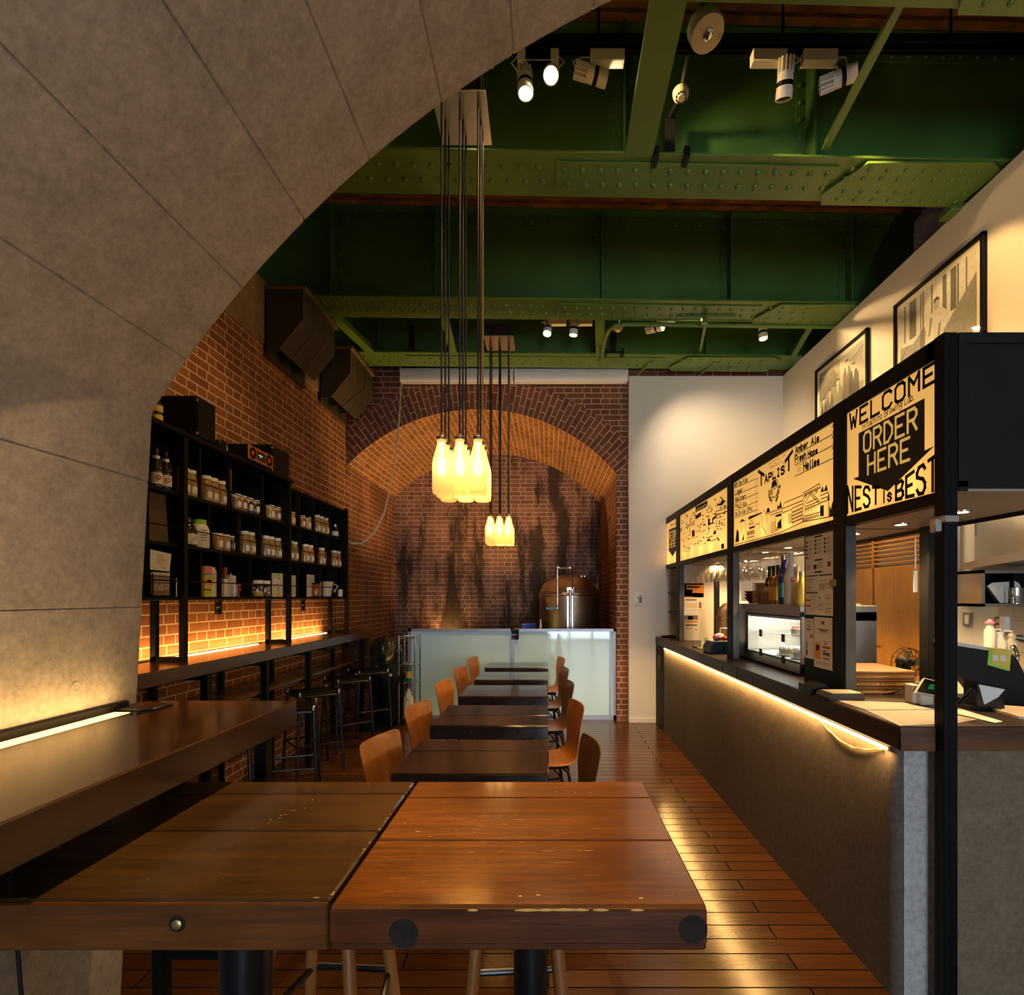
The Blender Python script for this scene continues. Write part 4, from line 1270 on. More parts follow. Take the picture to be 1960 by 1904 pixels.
# black steel stools along that bar
def build_stool(loc, rz, label):
    t = thing('bar_stool', label, 'stool', loc, 'black bar stools at the brick wall', rz, True)
    b = MB(); b.box(-0.17, 0.17, -0.17, 0.17, 0.715, 0.735, 0.008); part(b, 'seat', M['blackwood'], t)
    b = MB(); b.tube([(-0.172, -0.172, 0.705), (0.172, -0.172, 0.705), (0.172, 0.172, 0.705), (-0.172, 0.172, 0.705)], 0.013, 10, True); part(b, 'seat_ring', M['blackgloss'], t)
    for sx in (-1, 1):
        for sy in (-1, 1):
            b = MB(); b.tube([(sx * 0.172, sy * 0.172, 0.738), (sx * 0.176, sy * 0.176, 0.66), (sx * 0.205, sy * 0.205, 0.005)], 0.0135, 10); lg = part(b, 'leg', M['blackgloss'], t)
            b = MB(); b.lathe([(0.0145, 0), (0.0145, 0.03), (0.008, 0.036), (0, 0.036)], (sx * 0.172, sy * 0.172, 0.715), 12); part(b, 'end_cap', M['steel'], lg, 'shiny end cap')
    b = MB(); q = 0.192
    b.tube([(-q, -q, 0.27), (q, -q, 0.27), (q, q, 0.27), (-q, q, 0.27)], 0.009, 8, True); part(b, 'footrest', M['blackgloss'], t)
    return t


st0 = build_stool((-2.17, 5.12, 0), 0.72, 'black steel bar stool closest to the end of the near bar')
dup(st0, (-2.15, 5.93, 0), 0.75, 'black steel bar stool, middle one of three clear of the near bar')
dup(st0, (-2.14, 6.58, 0), 0.70, 'black steel bar stool by the far end of the brick wall bar')
dup(st0, (-2.05, 4.42, 0), 0.35, 'black steel bar stool half hidden behind the near bar end')
dup(st0, (-2.1, 3.6, 0), 0.3, 'black steel bar stool under the near bar, only legs and footrest in sight')


# wooden stools under the high tables
def build_wstool(loc, rz, label):
    t = thing('wooden_stool', label, 'stool', loc, 'wooden stools under the high tables', rz, True)
    b = MB(); b.lathe([(0, 0.70), (0.165, 0.70), (0.17, 0.71), (0.17, 0.728), (0.16, 0.735), (0, 0.73)], (0, 0, 0), 30); part(b, 'seat', M['oak'], t)
    for sx in (-1, 1):
        for sy in (-1, 1):
            b = MB(); b.M = Matrix.Rotation(0, 4, 'Z')
            b.tube([(sx * 0.105, sy * 0.115, 0.70), (sx * 0.17, sy * 0.18, 0.0)], 0.018, 10); part(b, 'leg', M['stoolwood'], t)
    b = MB(); z = 0.40
    b.tube([(-0.15, -0.16, z), (-0.155, -0.02, z + 0.02), (-0.12, 0.15, z + 0.03), (0.12, 0.15, z + 0.03), (0.155, -0.02, z + 0.02), (0.15, -0.16, z)], 0.011, 8); part(b, 'footrest', M['blackgloss'], t)
    return t


ws = build_wstool((-0.09, 1.58, 0), 0.06, 'wooden-legged stool under the orange-brown high table')
dup(ws, (-0.63, 1.60, 0), -0.08, 'wooden-legged stool under the olive-brown high table')


# ================================================================== plywood shell chairs
def build_chair(loc, rz, label, mat, group):
    """faces +X; one bent plywood shell on a black steel frame"""
    t = thing('plywood_chair', label, 'chair', loc, group, rz, True)
    pf = [(0.215, 0.418, 0.165), (0.205, 0.438, 0.178), (0.16, 0.448, 0.19), (0.06, 0.443, 0.2), (-0.05, 0.437, 0.203), (-0.12, 0.438, 0.198), (-0.165, 0.452, 0.188), (-0.192, 0.482, 0.172),
          (-0.205, 0.53, 0.158), (-0.214, 0.58, 0.158), (-0.222, 0.64, 0.178), (-0.232, 0.70, 0.196), (-0.244, 0.76, 0.203), (-0.252, 0.80, 0.203), (-0.257, 0.818, 0.198), (-0.260, 0.829, 0.184), (-0.261, 0.833, 0.165)]
    rows = []
    K = 10
    for i, (x, z, hw) in enumerate(pf):
        bend = 0.026 * min(1, max(0, (z - 0.5) / 0.2))
        dip = 0.010 if z < 0.47 else 0
        rows.append([(x + bend * (u * u), hw * u, z - dip * (1 - u * u)) for u in [(-1 + 2 * j / K) for j in range(K + 1)]])
    b = MB(); b.grid(rows)
    sh = part(b, 'shell', M[mat], t)
    so = sh.modifiers.new('thickness', 'SOLIDIFY'); so.thickness = 0.011; so.offset = 0
    sb = sh.modifiers.new('smooth', 'SUBSURF'); sb.levels = 1; sb.render_levels = 1
    b = MB(); b.box(-0.13, 0.13, -0.10, 0.10, 0.405, 0.422, 0.004); b.tube([(-0.14, -0.11, 0.40), (0.14, -0.11, 0.40), (0.14, 0.11, 0.40), (-0.14, 0.11, 0.40)], 0.010, 8, True); part(b, 'seat_frame', M['black'], t)
    for sx in (-1, 1):
        for sy in (-1, 1):
            b = MB(); b.tube([(sx * 0.10, sy * 0.11, 0.40), (sx * 0.135, sy * 0.135, 0.37), (sx * 0.20, sy * 0.19, 0.004)], 0.0105, 10); part(b, 'leg', M['black'], t)
    for sy in (-1, 1):
        b = MB(); b.tube([(0.15, sy * 0.15, 0.25), (0.08, sy * 0.13, 0.33), (-0.08, sy * 0.13, 0.33), (-0.15, sy * 0.15, 0.25)], 0.007, 8); part(b, 'brace', M['black'], t)
    return t


TC = [(a + c_) / 2 for a, c_ in TY]
gl, gr_ = 'plywood chairs on the brick wall side', 'plywood chairs on the aisle side'
tn = ['the low table by the high tables', 'the second low table', 'the middle low table', 'the fourth low table', 'the low table touching the screen']
co = build_chair((-0.70, 2.99, 0), -0.27, 'scuffed orange plywood chair on the brick side of ' + tn[0], 'ply', gl)
dup(co, (-0.71, 3.92, 0), -0.24, 'orange plywood chair on the brick wall side of ' + tn[1])
dup(co, (-0.72, 4.99, 0), -0.2, 'orange plywood chair on the brick wall side of ' + tn[2])
dup(co, (-0.72, 5.94, 0), -0.2, 'orange plywood chair on the brick wall side of ' + tn[3])
dup(co, (-0.72, 6.92, 0), -0.2, 'orange plywood chair on the brick wall side of ' + tn[4])
dup(co, (-0.02, 3.98, 0), PI + 0.22, 'orange plywood chair on the aisle side of ' + tn[1], gr_)
dup(co, (-0.06, 6.93, 0), PI + 0.2, 'orange plywood chair on the aisle side of ' + tn[4], gr_)
cb = build_chair((0.00, 2.92, 0), PI + 0.18, 'brown plywood chair on the aisle side of ' + tn[0], 'plybrown', gr_)
dup(cb, (-0.04, 4.98, 0), PI + 0.2, 'brown plywood chair on the aisle side of ' + tn[2])
dup(cb, (-0.05, 5.95, 0), PI + 0.2, 'brown plywood chair on the aisle side of ' + tn[3])

# ================================================================== wall shelf on the bricks
SX = -2.35
ZS = (1.6, 1.935, 2.265, 2.63)
t = thing('wall_shelf', 'tall black pigeonhole shelf on posts along the brick wall', 'shelf', (-2.47, 4.6, 1.185))
for a, c_, zt_ in ((2.4, 5.0, 2.63), (5.0, 6.44, 2.60)):
    b = MB(); b.box(-2.585, -2.575, a, c_, 1.6, zt_); part(b, 'back_panel', M['blackwood'], t)
for a, c_ in ((2.4, 6.44),):
    for i, z in enumerate(ZS[:3]):
        b = MB(); b.box(-2.575, SX, a, c_, z - 0.022, z, 0.002); part(b, 'shelf_board', M['blackwood'], t)
b = MB(); b.box(-2.59, SX + 0.03, 2.4, 5.06, 2.63, 2.66, 0.003); part(b, 'top_board', M['blackwood'], t)
b = MB(); b.box(-2.585, SX, 5.06, 6.44, 2.575, 2.60, 0.002); part(b, 'top_board', M['blackwood'], t)
def ysh(px, x=SX): return x * F / (px - CX)
for row, pxs in ((2, (385, 440, 505, 575, 602, 634)), (1, (402, 458, 500, 576, 607, 631)), (0, (386, 424, 480, 520, 573, 617, 646))):
    for px in pxs:
        b = MB(); yy = ysh(px); z1 = ZS[row + 1] if not (row == 2 and yy > 5) else 2.60
        b.box(-2.575, SX - 0.005, yy - 0.009, yy + 0.009, ZS[row], z1 - 0.022); part(b, 'divider', M['blackwood'], t)
for yy in (5.0, 6.428):
    b = MB(); b.box(-2.585, SX, yy - 0.009, yy + 0.009, 1.6, 2.60 if yy > 6 else 2.63); part(b, 'side_panel', M['blackwood'], t)
for yy in (3.55, 4.99, 6.41):
    b = MB(); b.box(SX - 0.005, SX + 0.03, yy - 0.018, yy + 0.018, 1.185, 2.62); part(b, 'post', M['black'], t)
    b = MB(); b.box(-2.54, -2.505, yy - 0.018, yy + 0.018, 1.185, 1.6); b.box(-2.54, SX, yy - 0.018, yy + 0.018, 1.185, 1.215); part(b, 'foot_frame', M['black'], t)
for i in range(3):
    b = MB(); b.tube([(SX + 0.012, 2.4, ZS[i] + 0.10), (SX + 0.012, 6.42, ZS[i] + 0.10)], 0.004, 6); part(b, 'guard_rail', M['black'], t)
for px in (396, 470, 404, 487, 511, 437, 481):
    yy = ysh(px); row = 2 if px in (396, 470) else (1 if px in (404, 487, 511) else 0)
    b = MB(); b.box(SX - 0.12, SX - 0.116, yy, yy + 0.012, ZS[row] + 0.16, ZS[row + 1] - 0.03); part(b, 'metal_strip', M['steel'], t)

# jars
glossbrown = {}
def jar_mat(name, col):
    if name not in glossbrown: glossbrown[name] = plain('spice_' + name, col, 0.25, 0, 0.35, 40, coat=0.8)
    return glossbrown[name]


JM = {'tan': (0.30, 0.17, 0.055), 'olive': (0.24, 0.16, 0.05), 'ochre': (0.36, 0.18, 0.04), 'dark': (0.035, 0.022, 0.012), 'rust': (0.25, 0.07, 0.025), 'straw': (0.42, 0.28, 0.12), 'grain': (0.26, 0.15, 0.07)}
big = [(0, 0), (0.036, 0), (0.042, 0.006), (0.044, 0.02), (0.044, 0.105), (0.041, 0.125), (0.033, 0.148), (0.0295, 0.156), (0.0295, 0.17)]
sml = [(0, 0), (0.036, 0), (0.040, 0.006), (0.040, 0.085), (0.037, 0.096), (0.032, 0.102), (0.032, 0.112)]
protos = {}


def jar(kind, col, x, y, z, label, group):
    key = (kind, col)
    if key in protos: return dup(protos[key], (x, y, z), None, label, group)
    t = thing('spice_jar', label, 'jar', (x, y, z), group, 0, True)
    pr = big if kind == 'big' else sml
    b = MB(); b.lathe(pr, (0, 0, 0), 20); part(b, 'jar_body', jar_mat(col, JM[col]), t)
    zt_ = pr[-1][1]; r = pr[-1][0]
    b = MB(); b.lathe([(r + 0.004, zt_ - 0.012), (r + 0.005, zt_ - 0.010), (r + 0.005, zt_ + 0.012), (r + 0.003, zt_ + 0.015), (0, zt_ + 0.015)], (0, 0, 0), 20); part(b, 'lid', M['whiteplastic'], t, 'white screw lid')
    b = MB()
    rr = pr[4 if kind == 'big' else 3][0] + 0.0008
    rows = [[(rr * math.cos(a), rr * math.sin(a), zz) for a in [-0.75 + 0.8 * k / 5 for k in range(6)]] for zz in (0.025, 0.072)]
    b.grid(rows); part(b, 'label', M['paper'], t, 'white paper label')
    protos[key] = t
    return t


JX = -2.41
ordn = ['first', 'second', 'third', 'fourth', 'fifth', 'sixth', 'seventh', 'eighth', 'ninth', 'tenth', 'eleventh', 'twelfth', 'thirteenth', 'fourteenth', 'fifteenth', 'sixteenth', 'seventeenth', 'eighteenth']
tops = [(351, 'big', 'tan'), (365, 'big', 'tan'), (394, 'big', 'tan'), (407, 'big', 'tan'), (424, 'big', 'tan'), (452, 'sml', 'grain'), (463, 'sml', 'rust'), (475, 'sml', 'dark'), (488, 'sml', 'dark'),
        (517, 'sml', 'straw'), (529, 'sml', 'rust'), (557, 'sml', 'straw'), (577, 'sml', 'rust'), (588, 'sml', 'straw'), (606, 'big', 'ochre'), (614, 'big', 'ochre'), (623, 'big', 'ochre')]
mids = [(416, 'sml', 'ochre'), (430, 'sml', 'ochre'), (445, 'sml', 'dark'), (467, 'big', 'olive'), (479, 'big', 'olive'), (508, 'big', 'olive'), (517, 'big', 'tan'), (530, 'big', 'olive'),
        (554, 'big', 'olive'), (564, 'big', 'olive'), (584, 'big', 'ochre'), (593, 'big', 'ochre'), (615, 'big', 'ochre'), (622, 'big', 'ochre'), (639, 'big', 'ochre'), (646, 'big', 'ochre')]
for row, lst, nm in ((2, tops, 'top'), (1, mids, 'middle')):
    for i, (px, k, c_) in enumerate(lst):
        sz = 'tall' if k == 'big' else 'squat'
        jar(k, c_, JX, ysh(px, JX), ZS[row], '%s %s jar on the %s shelf row, %s jar from the concrete vault' % (sz, {'dark': 'dark-filled', 'straw': 'pale-filled'}.get(c_, c_ + '-filled') if c_ != 'grain' else 'grain-filled', nm, ordn[i]), 'spice jars on the %s shelf row' % nm)


def bottle(name, label, x, y, z, prof, mat, bands=(), cat='bottle', group=None, n=18, capm=None, capz=None):
    t = thing(name, label, cat, (x, y, z), group)
    b = MB(); b.lathe(prof, (x, y, z), n); part(b, 'glass_body', M[mat], t)
    for z0, z1, r, mm in bands:
        b = MB(); b.lathe([(r, z0), (r, z1)], (x, y, z), n); part(b, 'label', M[mm], t)
    if capm:
        b = MB(); r, z0, z1 = capz; b.lathe([(r, z0), (r, z1), (0, z1)], (x, y, z), 14); part(b, 'cap', M[capm], t)
    return t


beer = [(0, 0), (0.030, 0), (0.033, 0.006), (0.033, 0.14), (0.026, 0.175), (0.014, 0.20), (0.0125, 0.25), (0.014, 0.255), (0, 0.255)]
for i, px in enumerate((299, 317)):
    yy = ysh(px, -2.42)
    t = bottle('beer_bottle', 'dark beer bottle with a white and red label, ' + ('touching the concrete vault edge' if i == 0 else 'first one clear of the concrete vault'), -2.42, yy, ZS[2], beer, 'brownglass', ((0.03, 0.10, 0.0336, 'paper'), (0.185, 0.205, 0.0205, 'paper')), 'bottle', 'dark beer bottles', 18, 'charcoal', (0.015, 0.245, 0.262))
    b = MB(); b.lathe([(0.016, 0), (0.016, 0.001), (0.010, 0.001)], (-2.42 + 0.0335 * 0.8, yy - 0.0335 * 0.6, ZS[2] + 0.068), 14, (0.8, -0.6, 0)); part(b, 'emblem', M['red'], t, 'red round emblem')
    b = MB(); b.tube([(-2.42 + 0.034 * 0.8, yy - 0.034 * 0.6, ZS[2] + 0.068 + q) for q in (-0.008, 0.008)], 0.006, 6); part(b, 'emblem_mark', M['paper'], t)
bottle('sake_bottle', 'yellow-labelled bottle on the shelf top at the edge of the concrete vault', -2.45, ysh(300, -2.45), 2.66, beer, 'brownglass', ((0.01, 0.075, 0.0336, 'yellow'), (0.095, 0.135, 0.0337, 'yellow')))
yy = ysh(360, JX)
bottle('brown_bottle', 'round brown flagon with a white label beside the white tub', JX, yy, ZS[1], [(0, 0), (0.05, 0), (0.055, 0.01), (0.055, 0.10), (0.045, 0.14), (0.018, 0.165), (0.016, 0.19), (0.019, 0.195), (0, 0.195)], 'brownglass', ((0.015, 0.085, 0.0556, 'paper'),), 'bottle', None, 20)
yy = ysh(381, JX)
t = bottle('supplement_tub', 'large white tub with a green lid rim on the middle shelf row', JX, yy, ZS[1], [(0, 0), (0.06, 0), (0.064, 0.008), (0.064, 0.12), (0.055, 0.15), (0.043, 0.165), (0.043, 0.172)], 'whiteplastic', (), 'tub', None, 22)
b = MB(); b.lathe([(0.046, 0.165), (0.046, 0.192), (0.04, 0.196), (0, 0.196)], (JX, yy, ZS[1]), 20); part(b, 'lid', M['lime'], t, 'green lid')
b = MB()
for k in range(5): b.grid([[(JX + 0.0648 * math.cos(a), yy + 0.0648 * math.sin(a), ZS[1] + 0.05 + 0.017 * k + dz) for a in [-0.9 + 0.7 * q / 4 for q in range(5)]] for dz in (0, 0.005)])
part(b, 'print', M['inkgrey'], t)
b = MB(); yb = ysh(300, -2.44)
b.prism([(yb - 0.12, ZS[1]), (yb + 0.05, ZS[1]), (yb + 0.02, ZS[1] + 0.30), (yb - 0.12, ZS[1] + 0.30)], 'x', -2.50, -2.40)
single(b, 'paper_bag', plain('kraft_paper', (0.09, 0.055, 0.022), 0.75), 'brown kraft paper bag on the shelf at the concrete vault edge', 'bag')
# card and tube rack in the lowest left compartment
ya, yb = ysh(291, SX), ysh(330, SX)
t = thing('notice_card', 'cream card of typed lines standing over the rack of glass tubes', 'card', (SX - 0.01, (ya + yb) / 2, ZS[0] + 0.2))
b = MB(); b.add([(SX - 0.01, ya, 1.762), (SX - 0.01, yb - 0.012, 1.757), (SX - 0.01, yb + 0.006, 1.868), (SX - 0.01, ya, 1.882), (SX - 0.014, ya, 1.762), (SX - 0.014, yb - 0.012, 1.757), (SX - 0.014, yb + 0.006, 1.868), (SX - 0.014, ya, 1.882)], [(0, 1, 2, 3), (7, 6, 5, 4), (0, 4, 5, 1), (1, 5, 6, 2), (2, 6, 7, 3), (3, 7, 4, 0)]); part(b, 'card', M['paper'], t)
b = MB()
for k in range(7):
    l0, l1 = (0.05, 0.10 + 0.012 * ((k * 5) % 4)) if k < 6 else (0.09, 0.135)
    z = 1.855 - 0.011 * k - (0.012 if k == 6 else 0)
    b.add([(SX - 0.009, ya + l0, z), (SX - 0.009, ya + l1, z - 0.004), (SX - 0.009, ya + l1, z - 0.0015), (SX - 0.009, ya + l0, z + 0.0025)], [(0, 1, 2, 3)])
part(b, 'typed_lines', M['inkgrey'], t)
t = thing('test_tube_rack', 'wire rack of corked glass tubes in the lowest shelf compartment at the concrete vault', 'tube rack', (-2.40, ysh(310, -2.4), ZS[0]))
y0_, y1_ = ysh(291, -2.38), ysh(325, -2.38)
for i in range(9):
    yq = y0_ + 0.008 + (y1_ - y0_ - 0.016) * i / 8
    b = MB(); b.lathe([(0, 0.006), (0.006, 0.008), (0.008, 0.014), (0.008, 0.135)], (-2.385, yq, ZS[0]), 10); tb = part(b, 'glass_tube', jar_mat('straw', JM['straw']), t)
    b = MB(); b.lathe([(0.009, 0.132), (0.009, 0.15), (0, 0.15)], (-2.385, yq, ZS[0]), 10); part(b, 'stopper', M['paper'], tb, 'white stopper')
b = MB()
for z in (0.03, 0.085, 0.125): b.tube([(-2.372, y0_ - 0.004, ZS[0] + z), (-2.372, y1_ + 0.004, ZS[0] + z), (-2.40, y1_ + 0.004, ZS[0] + z), (-2.40, y0_ - 0.004, ZS[0] + z)], 0.002, 5, True)
for yq in (y0_ - 0.004, y1_ + 0.004): b.cyl((-2.372, yq, ZS[0]), (-2.372, yq, ZS[0] + 0.14), 0.003, 6)
part(b, 'rack_frame', M['black'], t)
b = MB(); yq = ysh(337, -2.4); b.cyl((-2.4, yq, ZS[0]), (-2.4, yq, ZS[0] + 0.12), 0.006, 8); b.tube([(-2.4, yq, ZS[0] + 0.11), (-2.4, yq - 0.04, ZS[0] + 0.115)], 0.002, 5); b.lathe([(0.02, 0), (0.02, 0.004), (0, 0.004)], (-2.4, yq, ZS[0]), 12)
single(b, 'lamp_stand', M['steel'], 'slim chromed stand right of the test tube rack', 'stand')


# lowest row: books and objects
def book(label, px0, px1, h, mat, d=0.16, lean=0.0, bands=(), group='books on the lowest shelf row'):
    y0, y1 = ysh(px0, -2.38), ysh(px1, -2.38)
    t = thing('book', label, 'book', (-2.4, (y0 + y1) / 2, ZS[0]), group)
    b = MB(); b.prism([(y0, ZS[0]), (y1, ZS[0]), (y1 + lean, ZS[0] + h), (y0 + lean, ZS[0] + h)], 'x', -2.38 - d, -2.38); part(b, 'cover', M[mat], t)
    for z0, z1, u0, u1, mm in bands:
        b = MB(); w_ = y1 - y0
        f = lambda u, z: (-2.3795, y0 + w_ * u + lean * z / h, ZS[0] + z)
        b.add([f(u0, z0 * h), f(u1, z0 * h), f(u1, z1 * h), f(u0, z1 * h)], [(0, 1, 2, 3)]); part(b, 'spine_print', M[mm], t)


book('pink and yellow picture book facing out on the lowest shelf row', 391.5, 406, 0.215, 'yellow', 0.05, 0, ((0.72, 1, 0, 1, 'pink'), (0.62, 0.74, 0, 1, 'lime'), (0.4, 0.62, 0, 1, 'orange'), (0.46, 0.55, 0.3, 0.95, 'blueprint'), (0.1, 0.16, 0.1, 0.9, 'lime'), (0.2, 0.26, 0.05, 0.8, 'greenbottle')))
book('white and red spined book right beside the pink picture book', 406.4, 411.6, 0.21, 'paper', 0.15, 0, ((0.55, 0.8, 0.2, 0.8, 'orange'),))
book('plain white book, second after the pink picture book', 412.2, 420, 0.195, 'paper', 0.16, 0, ((0.1, 0.9, 0.9, 0.96, 'inkgrey'),))
book('leaning dark book with an orange foot next to the shelf post', 352, 358, 0.17, 'ink', 0.10, -0.045, ((0.02, 0.38, 0, 1, 'orange'), (0.45, 0.5, 0.1, 0.9, 'inkgrey')))
book('white book with fine green print, first of the trio at the tall post', 522, 528.5, 0.205, 'paper', 0.16, 0, ((0.9, 0.93, 0.1, 0.8, 'inkgrey'), (0.82, 0.84, 0.1, 0.9, 'greenbottle'), (0.1, 0.3, 0.2, 0.7, 'yellow')))
book('book with green and yellow spine in the trio at the tall post', 529, 536.5, 0.205, 'paper', 0.16, 0, ((0.86, 1, 0, 1, 'lime'), (0.78, 0.82, 0.3, 0.9, 'ink'), (0.45, 0.55, 0.1, 0.6, 'orange'), (0.0, 0.35, 0, 1, 'yellow'), (0.36, 0.4, 0.2, 0.8, 'blueprint')))
book('bright white thin book closing the trio at the tall post', 537, 541.5, 0.21, 'paper', 0.17)
book('blue and white book just past the tall post', 553, 558.5, 0.20, 'paper', 0.16, 0, ((0.22, 0.85, 0, 0.8, 'blueprint'), (0, 0.15, 0, 1, 'lime')))
book('white book past the tall post, beside the blue one', 559, 566, 0.20, 'paper', 0.15, 0, ((0.1, 0.9, 0.45, 0.5, 'inkgrey'),))
b = MB(); y0, y1 = ysh(429, -2.42), ysh(437, -2.42); b.box(-2.46, -2.42, y0, y1, ZS[0], ZS[0] + 0.135, 0.002); single(b, 'tea_box', M['paper'], 'flat cream box at the strut beside the tall carton', 'box')
b = MB(); y0, y1 = ysh(430, -2.44), ysh(436, -2.44); b.box(-2.47, -2.44, y0, y1, ZS[0] + 0.137, ZS[0] + 0.225, 0.002); single(b, 'amber_packet', M['amberglass'], 'small amber packet propped on the flat cream box', 'packet')
y0, y1 = ysh(441, -2.40), ysh(452, -2.40)
b = MB(); b.prism([(y0, ZS[0]), (y1 - 0.008, ZS[0]), (y1, ZS[0] + 0.16), (y0 + 0.01, ZS[0] + 0.165)], 'x', -2.45, -2.40); b.tube([(-2.42, (y0 + y1) / 2, ZS[0] + 0.16), (-2.42, (y0 + y1) / 2, ZS[0] + 0.18)], 0.006, 6); single(b, 'carton', M['ceramic'], 'tall cream carton behind the small glass on the lowest row', 'carton')
b = MB(); yq = ysh(449, -2.385); b.lathe([(0, 0.002), (0.024, 0.002), (0.028, 0.1), (0.026, 0.1), (0.022, 0.006), (0, 0.006)], (-2.385, yq, ZS[0]), 18); single(b, 'drinking_glass', M['glass'], 'clear drinking glass in front of the tall cream carton', 'glass')
b = MB(); yq = ysh(458, -2.385)
for dz in (0.055, 0.085): b.lathe([(0, -0.014), (0.010, -0.010), (0.014, 0), (0.010, 0.010), (0, 0.014)], (-2.385, yq, ZS[0] + dz), 12)
b.lathe([(0.012, 0), (0.004, 0.006), (0.004, 0.05), (0, 0.05)], (-2.385, yq, ZS[0]), 12); single(b, 'red_ornament', M['red'], 'little red bauble ornament on a stem, lowest shelf row', 'ornament')
for i, px in enumerate((493, 508)):
    yq = ysh(px, -2.40)
    t = thing('glass_jar', 'squat clear jar with white lid on the lowest row, ' + ('holding yellow bits' if i == 0 else 'holding brown flakes'), 'jar', (-2.40, yq, ZS[0]), 'clear jars on the lowest shelf row')
    b = MB(); b.lathe([(0, 0.002), (0.042, 0.002), (0.046, 0.01), (0.046, 0.10), (0.04, 0.112)], (-2.40, yq, ZS[0]), 22); part(b, 'glass', M['glass'], t)
    b = MB(); b.lathe([(0, 0.004), (0.038, 0.004), (0.042, 0.012), (0.042, 0.035 if i == 0 else 0.075), (0.02, 0.05 if i == 0 else 0.085), (0, 0.05 if i == 0 else 0.085)], (-2.40, yq, ZS[0]), 18); part(b, 'contents', M['yellow'] if i == 0 else jar_mat('grain', JM['grain']), t)
    b = MB(); b.lathe([(0.043, 0.108), (0.044, 0.132), (0.04, 0.136), (0, 0.136)], (-2.40, yq, ZS[0]), 20); part(b, 'lid', M['whiteplastic'], t)
y0, y1 = ysh(588, -2.42), ysh(602, -2.42)
t = thing('notice_sheet', 'white typed sheet leaning behind the brown clip jar', 'sheet', (-2.43, (y0 + y1) / 2, ZS[0]))
b = MB(); b.prism([(y0, ZS[0]), (y1 + 0.01, ZS[0]), (y1 - 0.004, ZS[0] + 0.225), (y0, ZS[0] + 0.225)], 'x', -2.425, -2.42); part(b, 'paper', M['paper'], t)
b = MB()
for k in range(5): b.box(-2.4195, -2.4192, y0 + 0.015, y1 - 0.02, ZS[0] + 0.12 + 0.018 * k, ZS[0] + 0.124 + 0.018 * k)
part(b, 'typed_lines', M['inkgrey'], t)
yq = ysh(605, -2.39)
t = thing('clip_jar', 'red-brown clip-top jar on the lowest row near the white pitcher', 'jar', (-2.39, yq, ZS[0]))
b = MB(); b.lathe([(0, 0.004), (0.044, 0.004), (0.046, 0.012), (0.046, 0.12), (0.04, 0.13)], (-2.39, yq, ZS[0]), 20); part(b, 'contents', jar_mat('rust', JM['rust']), t)
b = MB(); b.lathe([(0.047, 0.128), (0.047, 0.143), (0, 0.146)], (-2.39, yq, ZS[0]), 20); part(b, 'lid', M['black'], t)
b = MB(); b.tube([(-2.342, yq, ZS[0] + 0.02), (-2.34, yq, ZS[0] + 0.1), (-2.345, yq, ZS[0] + 0.15)], 0.003, 6); b.tube([(-2.37, yq + 0.045, ZS[0] + 0.01), (-2.37, yq + 0.046, ZS[0] + 0.12)], 0.004, 6); part(b, 'clip', M['chrome'], t)
yq = ysh(630, -2.39)
b = MB(); b.lathe([(0, 0.002), (0.055, 0.002), (0.06, 0.01), (0.085, 0.16), (0.088, 0.165), (0.082, 0.16), (0.056, 0.012), (0, 0.008)], (-2.43, yq, ZS[0]), 24); b.tube([(-2.36, yq + 0.05, ZS[0] + 0.14), (-2.33, yq + 0.09, ZS[0] + 0.12), (-2.36, yq + 0.06, ZS[0] + 0.05)], 0.008, 8)
single(b, 'white_pitcher', M['ceramic'], 'wide off-white plastic pitcher near the far end of the lowest row', 'pitcher')
yq = ysh(652, -2.40)
b = MB(); b.lathe([(0, 0.002), (0.03, 0.002), (0.032, 0.008), (0.032, 0.085), (0.029, 0.085), (0.028, 0.01), (0, 0.008)], (-2.40, yq - 0.02, ZS[0]), 20); b.tube([(-2.385, yq + 0.01, ZS[0] + 0.075), (-2.37, yq + 0.05, ZS[0] + 0.075), (-2.365, yq + 0.055, ZS[0] + 0.03), (-2.38, yq + 0.015, ZS[0] + 0.02)], 0.006, 8)
single(b, 'white_mug', M['whiteplastic'], 'white mug with a square handle at the very end of the lowest row', 'mug')
yq = ysh(641, -2.40)
bottle('sauce_bottle', 'small dark bottle with a silver cap at the far end of the top row', -2.40, yq, ZS[2], [(0, 0), (0.036, 0), (0.04, 0.006), (0.04, 0.085), (0.02, 0.115), (0.018, 0.13)], 'brownglass', ((0.02, 0.07, 0.0406, 'paper'),), 'bottle', None, 16, 'steel', (0.021, 0.115, 0.15))
# on top of the shelf
def speaker(label, y0, y1, x0, x1, z, h):
    t = thing('loudspeaker', label, 'loudspeaker', ((x0 + x1) / 2, (y0 + y1) / 2, z), 'black loudspeakers on the wall shelf')
    b = MB(); b.box(x0, x1 - 0.012, y0, y1, z, z + h, 0.004); part(b, 'cabinet', M['blackwood'], t)
    b = MB(); b.box(x1 - 0.012, x1, y0 + 0.004, y1 - 0.004, z + 0.004, z + h - 0.004, 0.004); part(b, 'grille', M['black'], t)
    b = MB()
    for yy in (y0 + 0.01,):
        for zz in (z + 0.02, z + h - 0.03): b.box(x1 - 0.016, x1 + 0.001, yy - 0.012, yy - 0.002, zz - 0.008, zz + 0.012, 0.002)
    part(b, 'bracket_clip', M['steel'], t)
    b = MB(); b.box(x0 + 0.05, x1 - 0.05, y0 + 0.03, y1 - 0.03, z - 0.0, z + 0.002); part(b, 'foot', M['black'], t)


